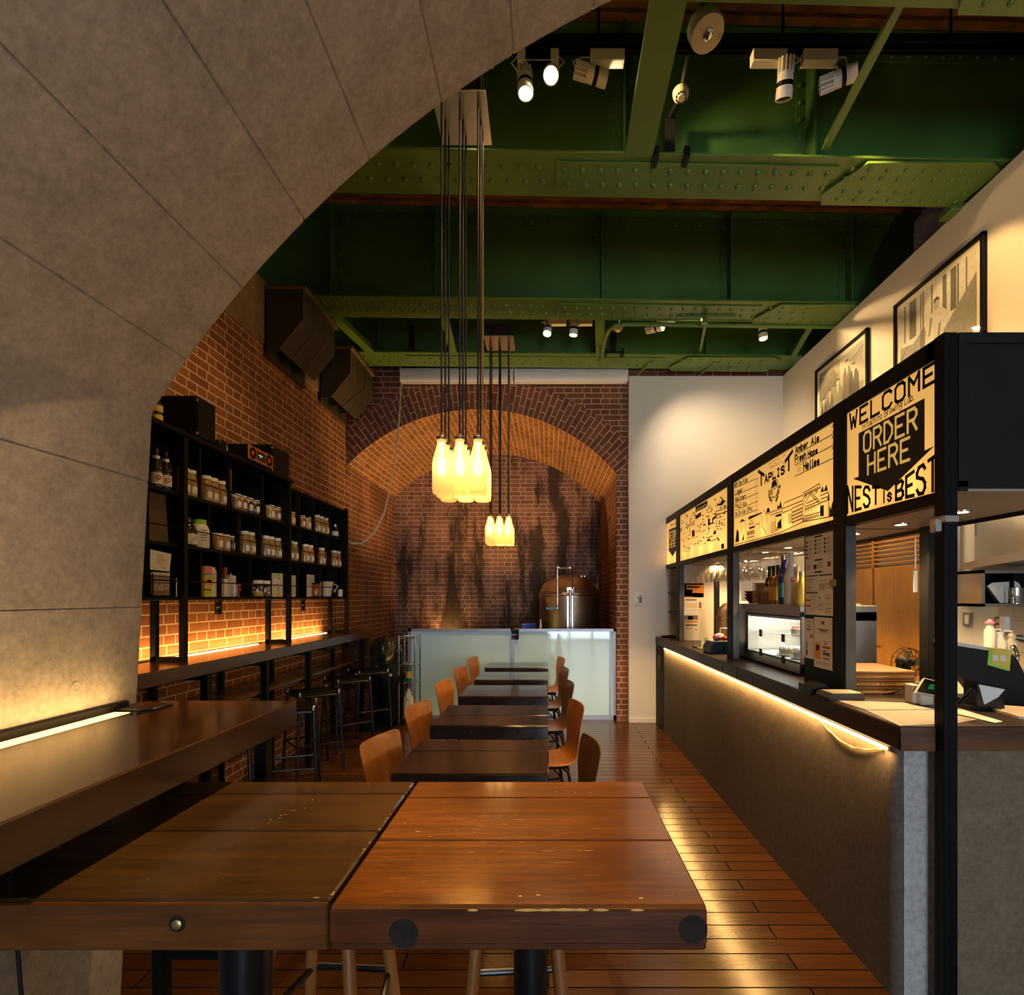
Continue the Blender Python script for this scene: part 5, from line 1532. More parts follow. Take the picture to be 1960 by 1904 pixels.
speaker('big black loudspeaker on the shelf top by the concrete vault', 3.66, 3.86, -2.56, -2.315, 2.66, 0.27)
speaker('smaller black loudspeaker behind the wooden radio', 4.72, 5.02, -2.57, -2.345, 2.66, 0.24)
ra, rb, rx = 4.25, 4.63, -2.30
t = thing('table_radio', 'wooden radio with two round speakers on the shelf top', 'radio', (-2.37, 4.44, 2.66))
b = MB(); b.box(-2.50, rx - 0.006, ra, rb, 2.665, 2.775, 0.004); part(b, 'cabinet', M['blackwood'], t)
b = MB(); b.box(rx - 0.006, rx, ra, rb, 2.665, 2.775, 0.002); part(b, 'front_panel', M['ply'], t, 'honey wood front')
for yy in (ra + 0.065, rb - 0.065):
    b = MB(); b.lathe([(0.046, 0), (0.046, 0.004), (0.040, 0.006), (0.032, 0.003), (0.018, 0.001)], (rx, yy, 2.72), 24, (1, 0, 0)); c1 = part(b, 'speaker_cone', M['black'], t)
    b = MB(); b.lathe([(0.019, 0.001), (0.016, 0.005), (0, 0.006)], (rx, yy, 2.72), 16, (1, 0, 0)); part(b, 'dust_cap', M['red'], c1)
b = MB(); b.box(rx, rx + 0.002, ra + 0.125, rb - 0.125, 2.685, 2.755); part(b, 'display', M['blackgloss'], t)
b = MB(); b.box(rx + 0.002, rx + 0.0025, ra + 0.15, ra + 0.21, 2.722, 2.728); b.box(rx + 0.002, rx + 0.0025, ra + 0.16, ra + 0.18, 2.708, 2.712); part(b, 'display_text', emit('display_white', (0.7, 0.9, 0.8), 0.9), t)
b = MB(); b.box(-2.48, -2.32, ra + 0.02, rb - 0.02, 2.66, 2.666); part(b, 'foot', M['black'], t)
yq = ysh(419, -2.42)
b = MB(); b.lathe([(0, 0), (0.045, 0), (0.05, 0.01), (0.05, 0.075), (0.042, 0.085), (0, 0.085)], (-2.42, yq, 2.66), 18); single(b, 'dark_pot', M['black'], 'small black pot beside the big loudspeaker', 'pot')
yq = ysh(432, -2.40)
b = MB(); b.lathe([(0, 0), (0.016, 0), (0.012, 0.02), (0.016, 0.03), (0.011, 0.05), (0.009, 0.07), (0, 0.075)], (-2.40, yq, 2.66), 12); single(b, 'figurine', M['ceramic'], 'tiny pale figurine beside the black pot on the shelf top', 'figurine')
b = MB(); yq = ysh(444, -2.40); b.box(-2.45, -2.38, yq - 0.04, yq + 0.05, 2.66, 2.685, 0.004); single(b, 'wood_block', M['oaky'], 'low yellow wood block between figurine and radio', 'block')
b = MB(); yq = ysh(571, -2.42); b.box(-2.46, -2.40, yq - 0.02, yq + 0.05, 2.60, 2.615, 0.003); b.tube([(-2.42, yq + 0.05, 2.61), (-2.40, yq + 0.16, 2.63), (-2.40, yq + 0.2, 2.605), (-2.42, yq + 0.08, 2.604)], 0.004, 6); b.box(-2.45, -2.44, yq, yq + 0.01, 2.615, 2.65)
single(b, 'sunglasses_clip', M['black'], 'small black clip with a wire loop on the far shelf top', 'clip')
for i, (p0, p1, z0, z1) in enumerate(((412, 425, 1178, 1146), (576.5, 584, 1168, 1146))):
    a, c_ = ysh(p0, SX + 0.002), ysh(p1, SX + 0.002)
    zz = 1.576
    h = 0.10 if i == 0 else 0.11
    qr_card('black card hanging under the wall shelf, ' + ('nearer the concrete vault' if i == 0 else 'at the far compartments'), [(SX + 0.002, a, zz - h), (SX + 0.002, c_, zz - h), (SX + 0.002, c_, zz), (SX + 0.002, a, zz)])

# ================================================================== bar counter on the aisle
t = thing('bar_counter', 'long plastered bar counter with a rough wooden worktop on the aisle', 'bar counter', (1.9, 4.5, 0))
b = MB()
r = 0.035
fp = [(1.375, 6.56), (1.375, 2.2 + r)] + [(1.375 + r - r * math.cos(a), 2.2 + r - r * math.sin(a)) for a in (0.3, 0.7, 1.1, 1.4)] + [(1.375 + r, 2.2), (2.95, 2.2), (2.95, 2.32), (1.5, 2.32), (1.5, 6.56)]
b.prism(fp, 'z', 0, 1.0); part(b, 'plaster_base', M['plaster_grey'], t)
b = MB(); b.box(1.375 + 0.037, 1.56, 2.1965, 2.2015, 0.0, 1.0); part(b, 'end_face', M['plaster_pale'], t, 'pale worn plaster end')
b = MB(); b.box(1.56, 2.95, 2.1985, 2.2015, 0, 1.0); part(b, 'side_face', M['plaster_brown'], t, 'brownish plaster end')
b = MB(); b.box(1.372, 1.5, 6.56, 7.035, 0, 1.0); part(b, 'end_cabinet', M['blackwood'], t)
b = MB(); b.box(1.366, 1.374, 6.72, 6.92, 0.72, 0.88, 0.003); b.box(1.368, 1.374, 6.57, 7.04, 0.02, 0.03); part(b, 'return_slot', M['ink'], t)
b = MB()
for (x0, y0, x1, y1) in ((1.365, 2.15, 2.05, 4.0), (1.365, 4.0, 2.05, 7.04)): b.box(x0, x1, y0 + 0.001, y1 - 0.001, 1.0, 1.096, 0.006)
part(b, 'worktop', M['counterwood'], t)
b = MB(); b.prism([(2.05, 2.15), (2.95, 2.15), (2.95, 2.62), (2.05, 2.62)], 'z', 1.0, 1.094); part(b, 'worktop_return', M['counterwood'], t)
b = MB()
rnd = random.Random(9)
nx = 26
for sgn in (0,):
    rows = []
    for i in range(nx + 1):
        x = 1.366 + (2.94 - 1.366) * i / nx
        rows.append([(x, 2.146 + 0.004 * rnd.random() - 0.004 * rnd.random(), 1.002 + 0.0185 * j + (0 if j in (0, 5) else 0.004 * rnd.random())) for j in range(6)])
    b.grid(rows)
part(b, 'end_grain', M['counterend'], t, 'rough split end of the worktop')
b = MB()
for px, py in ((1290, 1254), (1332, 1278), (1382, 1304), (1440, 1334)):
    yy = SY(px, 1.365); b.lathe([(0.022, 0), (0.018, 0.001), (0, 0.0012)], (1.365, yy, 1.045), 14, (-1, 0, 0))
part(b, 'wood_knot', M['ink'], t)
b = MB(); b.box(1.366, 1.374, 2.24, 6.54, 0.979, 0.993, 0.002); part(b, 'led_strip', emit('led_worktop', (1.0, 0.64, 0.2), 13.0), t, 'glowing strip light')
b = MB()
pts = [(1.366, SY(1570, 1.366) + (2.26 - SY(1570, 1.366)) * k / 12, 0.98 - 0.055 * math.sin(PI * k / 12)) for k in range(13)]
b.tube(pts, 0.003, 6); b.tube([(p[0] - 0.003, p[1], p[2] + 0.003 * math.sin(i * 2.5)) for i, p in enumerate(pts)], 0.0025, 5); part(b, 'strip_cable', M['orange'], t)
# back kitchen worktop
b = MB(); b.box(2.4, 2.935, 2.7, 4.0, 0.80, 0.84, 0.004); b.box(2.45, 2.935, 2.75, 3.98, 0.0, 0.80); single(b, 'kitchen_worktop', M['steel'], 'stainless kitchen worktop along the right wall behind the bar', 'kitchen worktop')

# ------------------------------------------------------------------ canopy with its posts
PX = 1.5
t = thing('bar_canopy', 'black steel canopy over the bar carrying the backlit signs', 'canopy', (1.9, 4.6, 1.1))
ZB, ZT = 1.957, 2.60
b = MB()
b.box(PX, PX + 0.05, 2.152, 7.04, ZB, 2.005, 0.002); b.box(PX, PX + 0.05, 2.152, 7.04, 2.525, ZT, 0.002)
b.box(PX, 2.25, 2.152, 2.20, 2.525, ZT, 0.002); b.box(PX, 2.25, 6.99, 7.04, ZB, 2.005, 0.002)
part(b, 'beam', M['black'], t)
b = MB(); b.box(PX, PX + 0.053, 2.098, 2.152, 0.0, ZT + 0.003, 0.002); part(b, 'corner_post', M['black'], t)
for px0, px1, yy1 in ((1595, 1617, 0), (1392, 1402, 0), (1294, 1300, 0), (1270.5, 1274, 0)):
    ya, yb = SY(px1), SY(px0)
    b = MB(); b.box(PX - 0.002, PX + 0.05, ya, yb, 1.096, ZT, 0.002); part(b, 'post', M['black'], t)
    b = MB(); b.box(PX + 0.004, PX + 0.055, ya - 0.004, ya, 1.098, 1.96); part(b, 'post_lining', M['greysteel'], t, 'worn grey steel side')
b = MB(); b.box(PX + 0.053, 2.95, 2.10, 2.125, 2.014, 2.598, 0.002); part(b, 'end_panel', M['charcoal'], t)
b = MB(); b.box(PX + 0.053, 2.95, 2.092, 2.10, 2.56, 2.60, 0.002); b.box(PX + 0.053, PX + 0.09, 2.094, 2.10, 2.0, 2.6, 0.002); b.box(PX + 0.053, 2.95, 2.094, 2.10, 2.014, 2.04, 0.002); part(b, 'panel_frame', M['charcoal'], t)
sof = plain('soffit_board', (0.34, 0.29, 0.22), 0.5, 0, 0.05, 3)
b = MB(); b.box(PX + 0.05, 2.24, 2.125, 7.04, 2.005, 2.02); part(b, 'soffit', sof, t)
b = MB(); b.box(2.232, 2.244, 2.125, 7.04, 1.985, 2.03); b.box(PX + 0.05, 2.24, 3.30, 3.31, 2.0025, 2.0055); b.box(PX + 0.05, 2.24, 4.60, 4.61, 2.0025, 2.0055); part(b, 'soffit_trim', M['black'], t)
b = MB(); b.box(PX + 0.05, 2.24, 2.125, 7.04, 2.585, 2.60); b.box(2.225, 2.24, 2.125, 7.04, 2.02, 2.585); part(b, 'top_board', M['black'], t)
b = MB(); b.box(PX - 0.004, PX + 0.054, 2.09, 2.16, 1.88, 1.91, 0.004); b.box(PX - 0.03, PX + 0.0, 2.105, 2.135, 1.845, 1.90, 0.004); part(b, 'post_clip', M['steel'], t)
b = MB(); b.box(2.17, 2.27, 3.16, 3.24, 0.0, 2.02, 0.003); part(b, 'rear_post', M['charcoal'], t)

for i, yy in enumerate((2.62, 3.07, 3.53, 4.02, 4.51, 4.99, 5.47, 5.95, 6.43)):
    where = ['over the counter corner beside the tall black post', 'middle of the WELCOME bay', 'next to the menu board post', 'behind the paper menu board', 'over the cold display case', 'over the stack of plates', 'over the hanging glasses by the canopy post', 'in the middle of the hanging glasses', 'by the notices on the white panel'][i]
    t = thing('downlight', 'small lit downlight in the canopy soffit, ' + where, 'downlight', (1.955, yy, 2.005), 'downlights in the canopy soffit')
    b = MB(); b.lathe([(0.030, 2.002), (0.030, 1.998), (0.042, 1.999), (0.043, 2.005)], (1.955, yy, 0), 22); part(b, 'rim', M['chrome'], t)
    b = MB(); b.lathe([(0.029, 2.001), (0, 2.001)], (1.955, yy, 0), 20); part(b, 'lens', M['lens_on'], t)
    light('downlight_beam', 'SPOT', (1.955, yy, 1.994), 62 if yy < 3.6 else 110, WARM2, (0, 0, -1), spot_size=2.3, spot_blend=0.6, shadow_soft_size=0.028)

# ------------------------------------------------------------------ lettering
GL = {'A': '002640|1232', 'B': '000636453303|3342413000', 'C': '4536160501103041', 'D': '00062644422000', 'E': '46060040|0333', 'F': '460600|0333', 'H': '0006|4046|0343',
      'I': '1636|2620|1030', 'L': '060040', 'M': '0006234640', 'N': '00064046', 'O': '160501103041453616', 'P': '00063645443303', 'R': '00063645443303|2340', 'S': '4536160504334241301001',
      'T': '0646|2620', 'U': '060110304146', 'W': '0610243046', 'Y': '062346|2320', 'G': '45361605011030414323', 'K': '0006|4603|1340', 'V': '062046',
      'a': '341403011020 32|3440', 'b': '0600|03142433312010 01', 'c': '33241403011020 31', 'e': '02323324140301102031', 'f': '36261510|0424', 'g': '33241403021121 33|343a2b0b',
      'h': '0600|0314243330', 'i': '1410|1615', 'l': '161020', 'm': '0400|03142320|23344340', 'n': '0400|0314243330', 'o': '140301102031332414', 'p': '040b|0314243331201001',
      'r': '0400|021424', 's': '332414032231201001', 't': '16112030|0434', 'u': '0401102031|3430', 'w': '0410233044', 'y': '0411|340b', 'z': '04340030', 'k': '0600|3402|1330',
      '(': '26141220', ')': '16242210', '.': '0010', "'": '1615', ' ': ''}


def glyph(ch):
    out = []
    for s in GL.get(ch, '').replace(' ', '').split('|'):
        q = []
        for i in range(0, len(s) - 1, 2):
            v = s[i + 1]
            q.append((int(s[i]), {'a': -1, 'b': -2}.get(v) if v in 'ab' else int(v)))
        if q: out.append(q)
    return out


def ribbon(b, pts, w_, f, jit=0.0):
    """flat stroke of width w_ through 2D points; f maps plane coordinates to space"""
    for (x0, z0), (x1, z1) in zip(pts, pts[1:]):
        dx, dz = x1 - x0, z1 - z0
        l = math.hypot(dx, dz) or 1e-6
        ex, ez = dx / l * w_ * 0.4, dz / l * w_ * 0.4
        nx, nz = -dz / l * w_ / 2, dx / l * w_ / 2
        b.poly([f(x0 - ex + nx, z0 - ez + nz), f(x1 + ex + nx, z1 + ez + nz), f(x1 + ex - nx, z1 + ez - nz), f(x0 - ex - nx, z0 - ez - nz)])


def word(b, text, u0, u1, zb0, zb1, zt0, zt1, w_, f, gap=1.6, lower=None):
    """hand lettering between u0 and u1; the baseline and the cap line may slope"""
    adv = [(2.2 if c in "i.l('" else (3.4 if c.islower() else 4.0)) + gap if c != ' ' else 3.0 for c in text]
    tot = sum(adv) - gap
    x = 0
    for c, a in zip(text, adv):
        for st in glyph(c):
            q = []
            for gx, gz in st:
                uu = (x + gx) / tot
                zb = zb0 + (zb1 - zb0) * uu; zt_ = zt0 + (zt1 - zt0) * uu
                q.append((u0 + (u1 - u0) * uu, zb + (zt_ - zb) * gz / 6.0))
            ribbon(b, q, w_, f)
        x += a


def SP(px, py): return (SY(px), SZ(px, py))


def crop_word(b, text, bl, br, tl, tr, w_, f, T, gap=1.6):
    B0, B1, T0, T1_ = SP(*T(*bl)), SP(*T(*br)), SP(*T(*tl)), SP(*T(*tr))
    word(b, text, (B0[0] + T0[0]) / 2, (B1[0] + T1_[0]) / 2, B0[1], B1[1], T0[1], T1_[1], w_, f, gap)


def lines(b, T, f, w_, *polys):
    for p in polys: ribbon(b, [SP(*T(*q)) for q in p], w_, f)


def fill(b, T, f, *polys):
    for p in polys: b.poly([f(*SP(*T(*q))) for q in p])


FX = lambda d: (lambda y, z: (1.512 - d, y, z))
f1, f2 = FX(0.001), FX(0.002)


def sign(label, px0, px1):
    ya, yb = SY(px1), SY(px0)
    t = thing('backlit_sign', label, 'sign', (1.515, (ya + yb) / 2, 2.005), 'backlit signs of the bar canopy')
    b = MB(); b.box(1.512, 1.518, ya, yb, 2.003, 2.527); part(b, 'panel', M['signpanel'], t, 'glowing amber panel')
    nl = max(1, round((yb - ya) / 0.36))
    for k in range(nl):
        light('sign_tube', 'POINT', (1.60, ya + (yb - ya) * (k + 0.5) / nl, 2.05), 0.7, (1.0, 0.62, 0.2), shadow_soft_size=0.03)
    return t, ya, yb


# WELCOME
t, ya, yb = sign('glowing amber sign reading WELCOME, ORDER HERE with a black arrow', 1617, 1793)
b = MB()
word(b, 'WELCOME', 2.772, 2.165, 2.437, 2.443, 2.512, 2.516, 0.015, f1, 1.8)
part(b, 'lettering', M['ink'], t); b = MB()
word(b, 'Hitachino Brewing Lab.', 2.66, 2.28, 2.402, 2.414, 2.432, 2.442, 0.0038, f1, 1.2)
part(b, 'lettering', M['ink'], t); b = MB()
word(b, 'NEST', 2.795, 2.53, 2.024, 2.030, 2.155, 2.10, 0.0155, f1, 2.0)
word(b, 'is', 2.50, 2.435, 2.025, 2.025, 2.075, 2.075, 0.011, f1, 2.0)
word(b, 'BEST', 2.405, 2.152, 2.022, 2.016, 2.088, 2.152, 0.016, f1, 1.8)
part(b, 'lettering', M['ink'], t)
b = MB(); b.poly([f1(*q) for q in ((2.695, 2.395), (2.222, 2.397), (2.222, 2.187), (2.165, 2.190), (2.463, 2.07), (2.745, 2.185), (2.695, 2.185))]); a = part(b, 'arrow', M['ink'], t, 'big black down arrow')
b = MB()
word(b, 'ORDER', 2.648, 2.27, 2.290, 2.288, 2.380, 2.378, 0.0135, f2, 1.8)
word(b, 'HERE', 2.615, 2.315, 2.178, 2.174, 2.266, 2.266, 0.0135, f2, 1.8)
part(b, 'arrow_lettering', M['sign'], a, 'amber letters ORDER HERE')

# TAPLIST
t, ya, yb = sign('long glowing TAPLIST sign with beer names and drawn houses', 1402, 1595)
T2_ = lambda x, y: (1390 + x / 7.05, 790 + y / 7.05)
b = MB()
for it in (('White Ale', (95, 1003), (265, 925), (95, 945), (265, 868), .009), ('Lager', (105, 1108), (205, 1062), (105, 1048), (205, 1002), .009), ('Weizen', (105, 1200), (245, 1150), (105, 1140), (245, 1092), .009),
                               ('PALE Ale', (105, 1290), (250, 1245), (105, 1232), (250, 1190), .008), ('DA DA Ale (IPA)', (105, 1400), (340, 1312), (105, 1345), (340, 1258), .008),
                               None, ('T', (415, 980), (490, 950), (415, 790), (490, 840), .024), ('APLIS', (500, 948), (760, 812), (500, 852), (760, 716), .015), ('T', (775, 790), (868, 745), (775, 655), (868, 520), .024),
                               None, ('Amber Ale', (910, 545), (1225, 378), (910, 465), (1225, 295), .0105), ('Fresh Hops', (905, 672), (1205, 540), (905, 585), (1205, 470), .0105), ('Helles', (1020, 775), (1230, 690), (1020, 668), (1230, 605), .0115)):
    if it is None:
        part(b, 'lettering', M['ink'], t); b = MB(); continue
    txt, bl, br, tl, tr, w_ = it
    crop_word(b, txt, bl, br, tl, tr, w_, f1, T2_)
part(b, 'lettering', M['ink'], t)
b = MB()
lines(b, T2_, f1, 0.005, [(90, 1015), (410, 880)], [(95, 1115), (412, 980)], [(100, 1212), (412, 1080)], [(100, 1318), (410, 1190)], [(100, 1422), (405, 1305)], [(900, 576), (1440, 270)], [(900, 706), (1440, 425)], [(895, 860), (1440, 600)])
lines(b, T2_, f1, 0.003, [(555, 690), (690, 610), (700, 680), (560, 750), (555, 690)], [(620, 690), (660, 670)], [(570, 690), (600, 740), (610, 690)], [(730, 600), (770, 560)], [(720, 640), (765, 700)], [(920, 720), (1000, 690)], [(925, 760), (990, 735)], [(930, 790), (985, 770)])
for k in range(5): lines(b, T2_, f1, 0.003, [(385, 890 + 100 * k), (400, 880 + 100 * k)], [(385, 925 + 100 * k), (402, 915 + 100 * k)], [(370, 960 + 98 * k), (400, 948 + 98 * k)])
for k in range(3): lines(b, T2_, f1, 0.0045, [(1398, 200 + 150 * k), (1408, 165 + 150 * k), (1418, 192 + 150 * k)], [(1425, 190 + 150 * k), (1428, 155 + 150 * k), (1437, 160 + 150 * k)], [(1405, 262 + 150 * k), (1435, 245 + 150 * k)])
part(b, 'ruled_lines', M['ink'], t)
# owl emblem: oval ring, two eyes, beak and the curved words
b = MB()
cx, cyy = 632, 1020
ov = [(cx + 46 * math.cos(a) - 6 * math.sin(a), cyy + 118 * math.sin(a) - 24 * math.cos(a)) for a in [2 * PI * k / 20 for k in range(21)]]
lines(b, T2_, f1, 0.006, ov)
fill(b, T2_, f1, [(590, 1010), (592, 950), (612, 912), (640, 905), (662, 940), (668, 1010), (660, 1020), (650, 975), (630, 1000), (612, 1000), (604, 1030)])
fill(b, T2_, f1, [(588, 1030), (600, 1035), (604, 1100), (596, 1110)])
lines(b, T2_, f1, 0.008, [(620, 1010), (626, 1035), (640, 1000)], [(600, 1130), (612, 1150)], [(640, 1130), (655, 1095)])
for txt, bl, br, tl, tr in (('N', (552, 1090), (578, 1078), (544, 1050), (572, 1035)), ('E', (556, 1140), (580, 1130), (548, 1100), (576, 1090)), ('S', (566, 1185), (588, 1175), (556, 1150), (582, 1140)), ('T', (586, 1228), (606, 1215), (576, 1190), (600, 1178)),
                            ('B', (650, 1195), (672, 1175), (642, 1160), (664, 1140)), ('E', (664, 1145), (686, 1128), (656, 1110), (680, 1090)), ('E', (676, 1090), (698, 1072), (668, 1055), (692, 1036)), ('R', (690, 1030), (712, 1012), (682, 995), (706, 975))):
    crop_word(b, txt, bl, br, tl, tr, 0.0075, f1, T2_)
part(b, 'owl_emblem', M['ink'], t)
b = MB()
h = 0.0055
lines(b, T2_, f1, h, [(100, 1780), (700, 1620), (1010, 1470), (1430, 1390)], [(1010, 1475), (1012, 1085), (1230, 955), (1245, 1010), (1030, 1120)], [(1020, 1250), (1120, 1065), (1248, 1215), (1240, 1395)], [(1110, 1095), (1230, 1230)], [(1245, 1120), (1350, 1070), (1352, 1390)],
      [(1250, 1165), (1340, 1130)], [(1250, 1210), (1340, 1180)], [(745, 1270), (760, 1215), (1010, 1110)], [(740, 1290), (1015, 1180)], [(520, 1365), (735, 1285), (738, 1345)], [(575, 1380), (735, 1325)], [(480, 1310), (520, 1365), (530, 1490)], [(640, 1400), (645, 1590), (720, 1550), (730, 1400)],
      [(735, 1350), (860, 1300), (865, 1490)], [(865, 1290), (1010, 1225)], [(1025, 1400), (1235, 1340)], [(460, 1390), (462, 1530), (520, 1630)], [(380, 1510), (430, 1490), (440, 1640)], [(160, 1480), (235, 1450), (240, 1600)], [(190, 1500), (192, 1620)], [(320, 1440), (285, 1510), (345, 1490), (320, 1440)],
      [(1030, 1100), (1225, 1000)], [(1030, 1310), (1235, 1225)], [(1040, 1270), (1215, 1195)], [(1060, 1220), (1190, 1160)])
for k in range(6): lines(b, T2_, f1, 0.004, [(580, 1490 + 26 * k), (640, 1470 + 26 * k)], [(815, 1380 + 22 * k), (862, 1362 + 22 * k)])
fill(b, T2_, f1, [(668, 1490), (718, 1425), (720, 1545), (650, 1570), (672, 1530)], [(635, 1385), (725, 1350), (722, 1390), (650, 1405)], [(165, 1480), (195, 1430), (232, 1450)], [(520, 1350), (530, 1290), (555, 1280), (572, 1335)], [(662, 1300), (672, 1240), (690, 1265), (712, 1185), (730, 1275)],
     [(1245, 1075), (1275, 985), (1290, 1055), (1325, 965), (1345, 1045)], [(1245, 1260), (1290, 1240), (1290, 1390), (1245, 1400)], [(1360, 1400), (1362, 1240), (1385, 1300), (1410, 1180), (1430, 1300), (1435, 1385)], [(290, 1545), (365, 1520), (365, 1545), (290, 1572)], [(1335, 1170), (1360, 1080), (1368, 1190)],
     [(190, 1735), (218, 1620), (220, 1710)], [(105, 1750), (125, 1570), (150, 1600), (155, 1735)])
for k in range(9): fill(b, T2_, f1, [(275 + 20 * k, 1445 - 9 * k), (285 + 20 * k, 1400 - 7 * k), (303 + 20 * k, 1395 - 7 * k), (305 + 20 * k, 1430 - 10 * k)])
for k in range(7):
    x = 868 + 20 * k
    for q in range(4): fill(b, T2_, f1, [(x, 1330 - 9 * k + 46 * q), (x + 15, 1323 - 9 * k + 46 * q), (x + 15, 1350 - 9 * k + 46 * q), (x, 1357 - 9 * k + 46 * q)])
for k in range(10):
    x = 1012 + 22 * k; fill(b, T2_, f1, [(x, 1420 - 6 * k), (x + 13, 1416 - 6 * k), (x + 13, 1466 - 7 * k), (x, 1470 - 7 * k)])
for x, y in ((1030, 1110), (1048, 1100), (1178, 1050), (1196, 1040)): fill(b, T2_, f1, [(x, y), (x + 10, y - 5), (x + 10, y + 35), (x, y + 42)])
for x, y in ((1040, 1290), (1075, 1275), (1120, 1258), (1155, 1245)): lines(b, T2_, f1, 0.003, [(x, y), (x + 14, y - 6), (x + 14, y + 40), (x, y + 46), (x, y)])
for k in range(5): fill(b, T2_, f1, [(262 + 20 * k, 1605 - 6 * k), (274 + 20 * k, 1601 - 6 * k), (274 + 20 * k, 1655 - 6 * k), (262 + 20 * k, 1660 - 6 * k)]); fill(b, T2_, f1, [(262 + 20 * k, 1680 - 6 * k), (274 + 20 * k, 1676 - 6 * k), (274 + 20 * k, 1695 - 6 * k), (262 + 20 * k, 1700 - 6 * k)])
part(b, 'drawing', M['ink'], t)

# sketch panel
t, ya, yb = sign('glowing sign crowded with small ink sketches and notes', 1300, 1392)
T3_ = lambda x, y: (1260 + x / 9.064, 910 + y / 9.067)
b = MB(); g = MB()
for pg in ([(625, 545), (832, 430), (834, 530), (628, 640)], [(628, 700), (722, 630), (722, 700), (630, 765)], [(840, 760), (876, 742), (876, 862), (842, 872)], [(915, 740), (985, 680), (985, 730), (935, 770), (935, 835), (915, 840)], [(928, 1000), (970, 930), (985, 1010), (940, 1025)], [(750, 1060), (790, 1065), (760, 1095)],
     [(985, 1075), (1010, 1070), (1050, 1125), (1025, 1132)], [(1068, 1190), (1118, 1172), (1120, 1262), (1070, 1275)], [(780, 1170), (805, 1160), (805, 1175), (782, 1185)], [(565, 960), (610, 940), (612, 1050), (568, 1068)], [(820, 1115), (880, 1085), (885, 1130), (825, 1145)], [(1000, 480), (1020, 500), (1060, 470), (1095, 380), (1110, 430), (1155, 435), (1080, 520), (1000, 520)]):
    q = MB(); fill(q, T3_, f1, pg); part(q, 'ink_block', M['ink'], t)
lines(b, T3_, f1, 0.008, [(540, 1040), (530, 880), (610, 820)], [(990, 890), (990, 690), (1190, 610)], [(1000, 620), (1190, 545)], [(880, 1140), (980, 1105)], [(810, 1090), (920, 1050)], [(500, 860), (620, 780)], [(540, 770), (580, 650), (610, 640), (595, 680)], [(440, 700), (480, 670), (500, 720)])
rs = random.Random(21)
for k in range(95):
    x, y = rs.uniform(375, 1150), 0
    y = 680 - (x - 365) * 0.55 + rs.uniform(60, 700) * (1.0 - 0.1 * (x - 365) / 800)
    lines(b, T3_, f1, 0.0075, [(x + rs.uniform(-18, 18), y + rs.uniform(-18, 18)) for q in range(4)])
for k in range(26):
    x = rs.uniform(380, 1100); y = 680 - (x - 365) * 0.55 + rs.uniform(100, 720)
    lines(b, T3_, f1, 0.005, [(x, y), (x + rs.uniform(25, 80), y - rs.uniform(8, 30))])
for x in (1000, 1040, 1080): lines(b, T3_, f1, 0.0025, [(x, 870), (x, 680)])
for y in (740, 790, 840): lines(b, T3_, f1, 0.0025, [(995, y), (1120, y - 40)])
fill(b, T3_, f1, [(380, 1422), (392, 1418), (392, 1430), (380, 1434)], [(400, 1418), (412, 1414), (412, 1426), (400, 1430)], [(422, 1412), (434, 1408), (434, 1420), (422, 1424)])
part(b, 'drawing', M['ink'], t)
lines(g, T3_, f2, 0.006, [(640, 580), (640, 615), (660, 600)], [(668, 560), (690, 590), (700, 550)], [(712, 540), (730, 575), (745, 530)], [(755, 520), (770, 560), (790, 500)], [(800, 490), (805, 540), (820, 500)])
part(g, 'label_lettering', M['sign'], t)

# RETURN HERE
t, ya, yb = sign('narrow glowing sign with a black arrow reading RETURN HERE', 1274.5, 1294)
b = MB(); fill(b, T3_, f1, [(168, 940), (303, 885), (303, 1245), (312, 1255), (235, 1405), (155, 1285), (170, 1280)]); a = part(b, 'arrow', M['ink'], t, 'black down arrow')
b = MB(); crop_word(b, 'Thank you', (190, 885), (288, 845), (190, 845), (288, 800), 0.007, f1, T3_); part(b, 'lettering', M['ink'], t)
b = MB(); crop_word(b, 'RETURN', (180, 1110), (298, 1065), (180, 990), (298, 935), 0.013, f2, T3_); crop_word(b, 'HERE', (190, 1255), (285, 1220), (190, 1140), (285, 1100), 0.013, f2, T3_); part(b, 'arrow_lettering', M['sign'], a, 'amber letters RETURN HERE')

# ------------------------------------------------------------------ menu board and notices
t = thing('menu_board', 'black board beside the canopy post holding the paper menus', 'board', (1.51, 3.1, 1.096))
b = MB(); b.box(1.508, 1.516, SY(1592), SY(1537), 1.098, 1.955); part(b, 'board', M['black'], t)


def sheet(name, label, y0, y1, z0, z1, marks, x=1.5065, cat='poster'):
    """paper on the plane X = x seen from the aisle; marks in sheet coordinates from the top left corner"""
    t = thing(name, label, cat, (x, (y0 + y1) / 2, z0), 'paper menus on the black board')
    b = MB(); b.box(x - 0.0012, x, y0, y1, z0, z1); part(b, 'paper', M['paper'], t)
    by = {}
    for (u0, v0, u1, v1, mm) in marks:
        by.setdefault(mm, []).append((u0, v0, u1, v1))
    for mm, ls in by.items():
        b = MB()
        for u0, v0, u1, v1 in ls:
            ya_, yb_ = y1 - (y1 - y0) * u0, y1 - (y1 - y0) * u1
            za, zb_ = z1 - (z1 - z0) * v0, z1 - (z1 - z0) * v1
            b.add([(x - 0.0018, ya_, za), (x - 0.0018, yb_, za), (x - 0.0018, yb_, zb_), (x - 0.0018, ya_, zb_)], [(0, 1, 2, 3)])
        part(b, 'print_' + mm, M[mm], t)
    return t


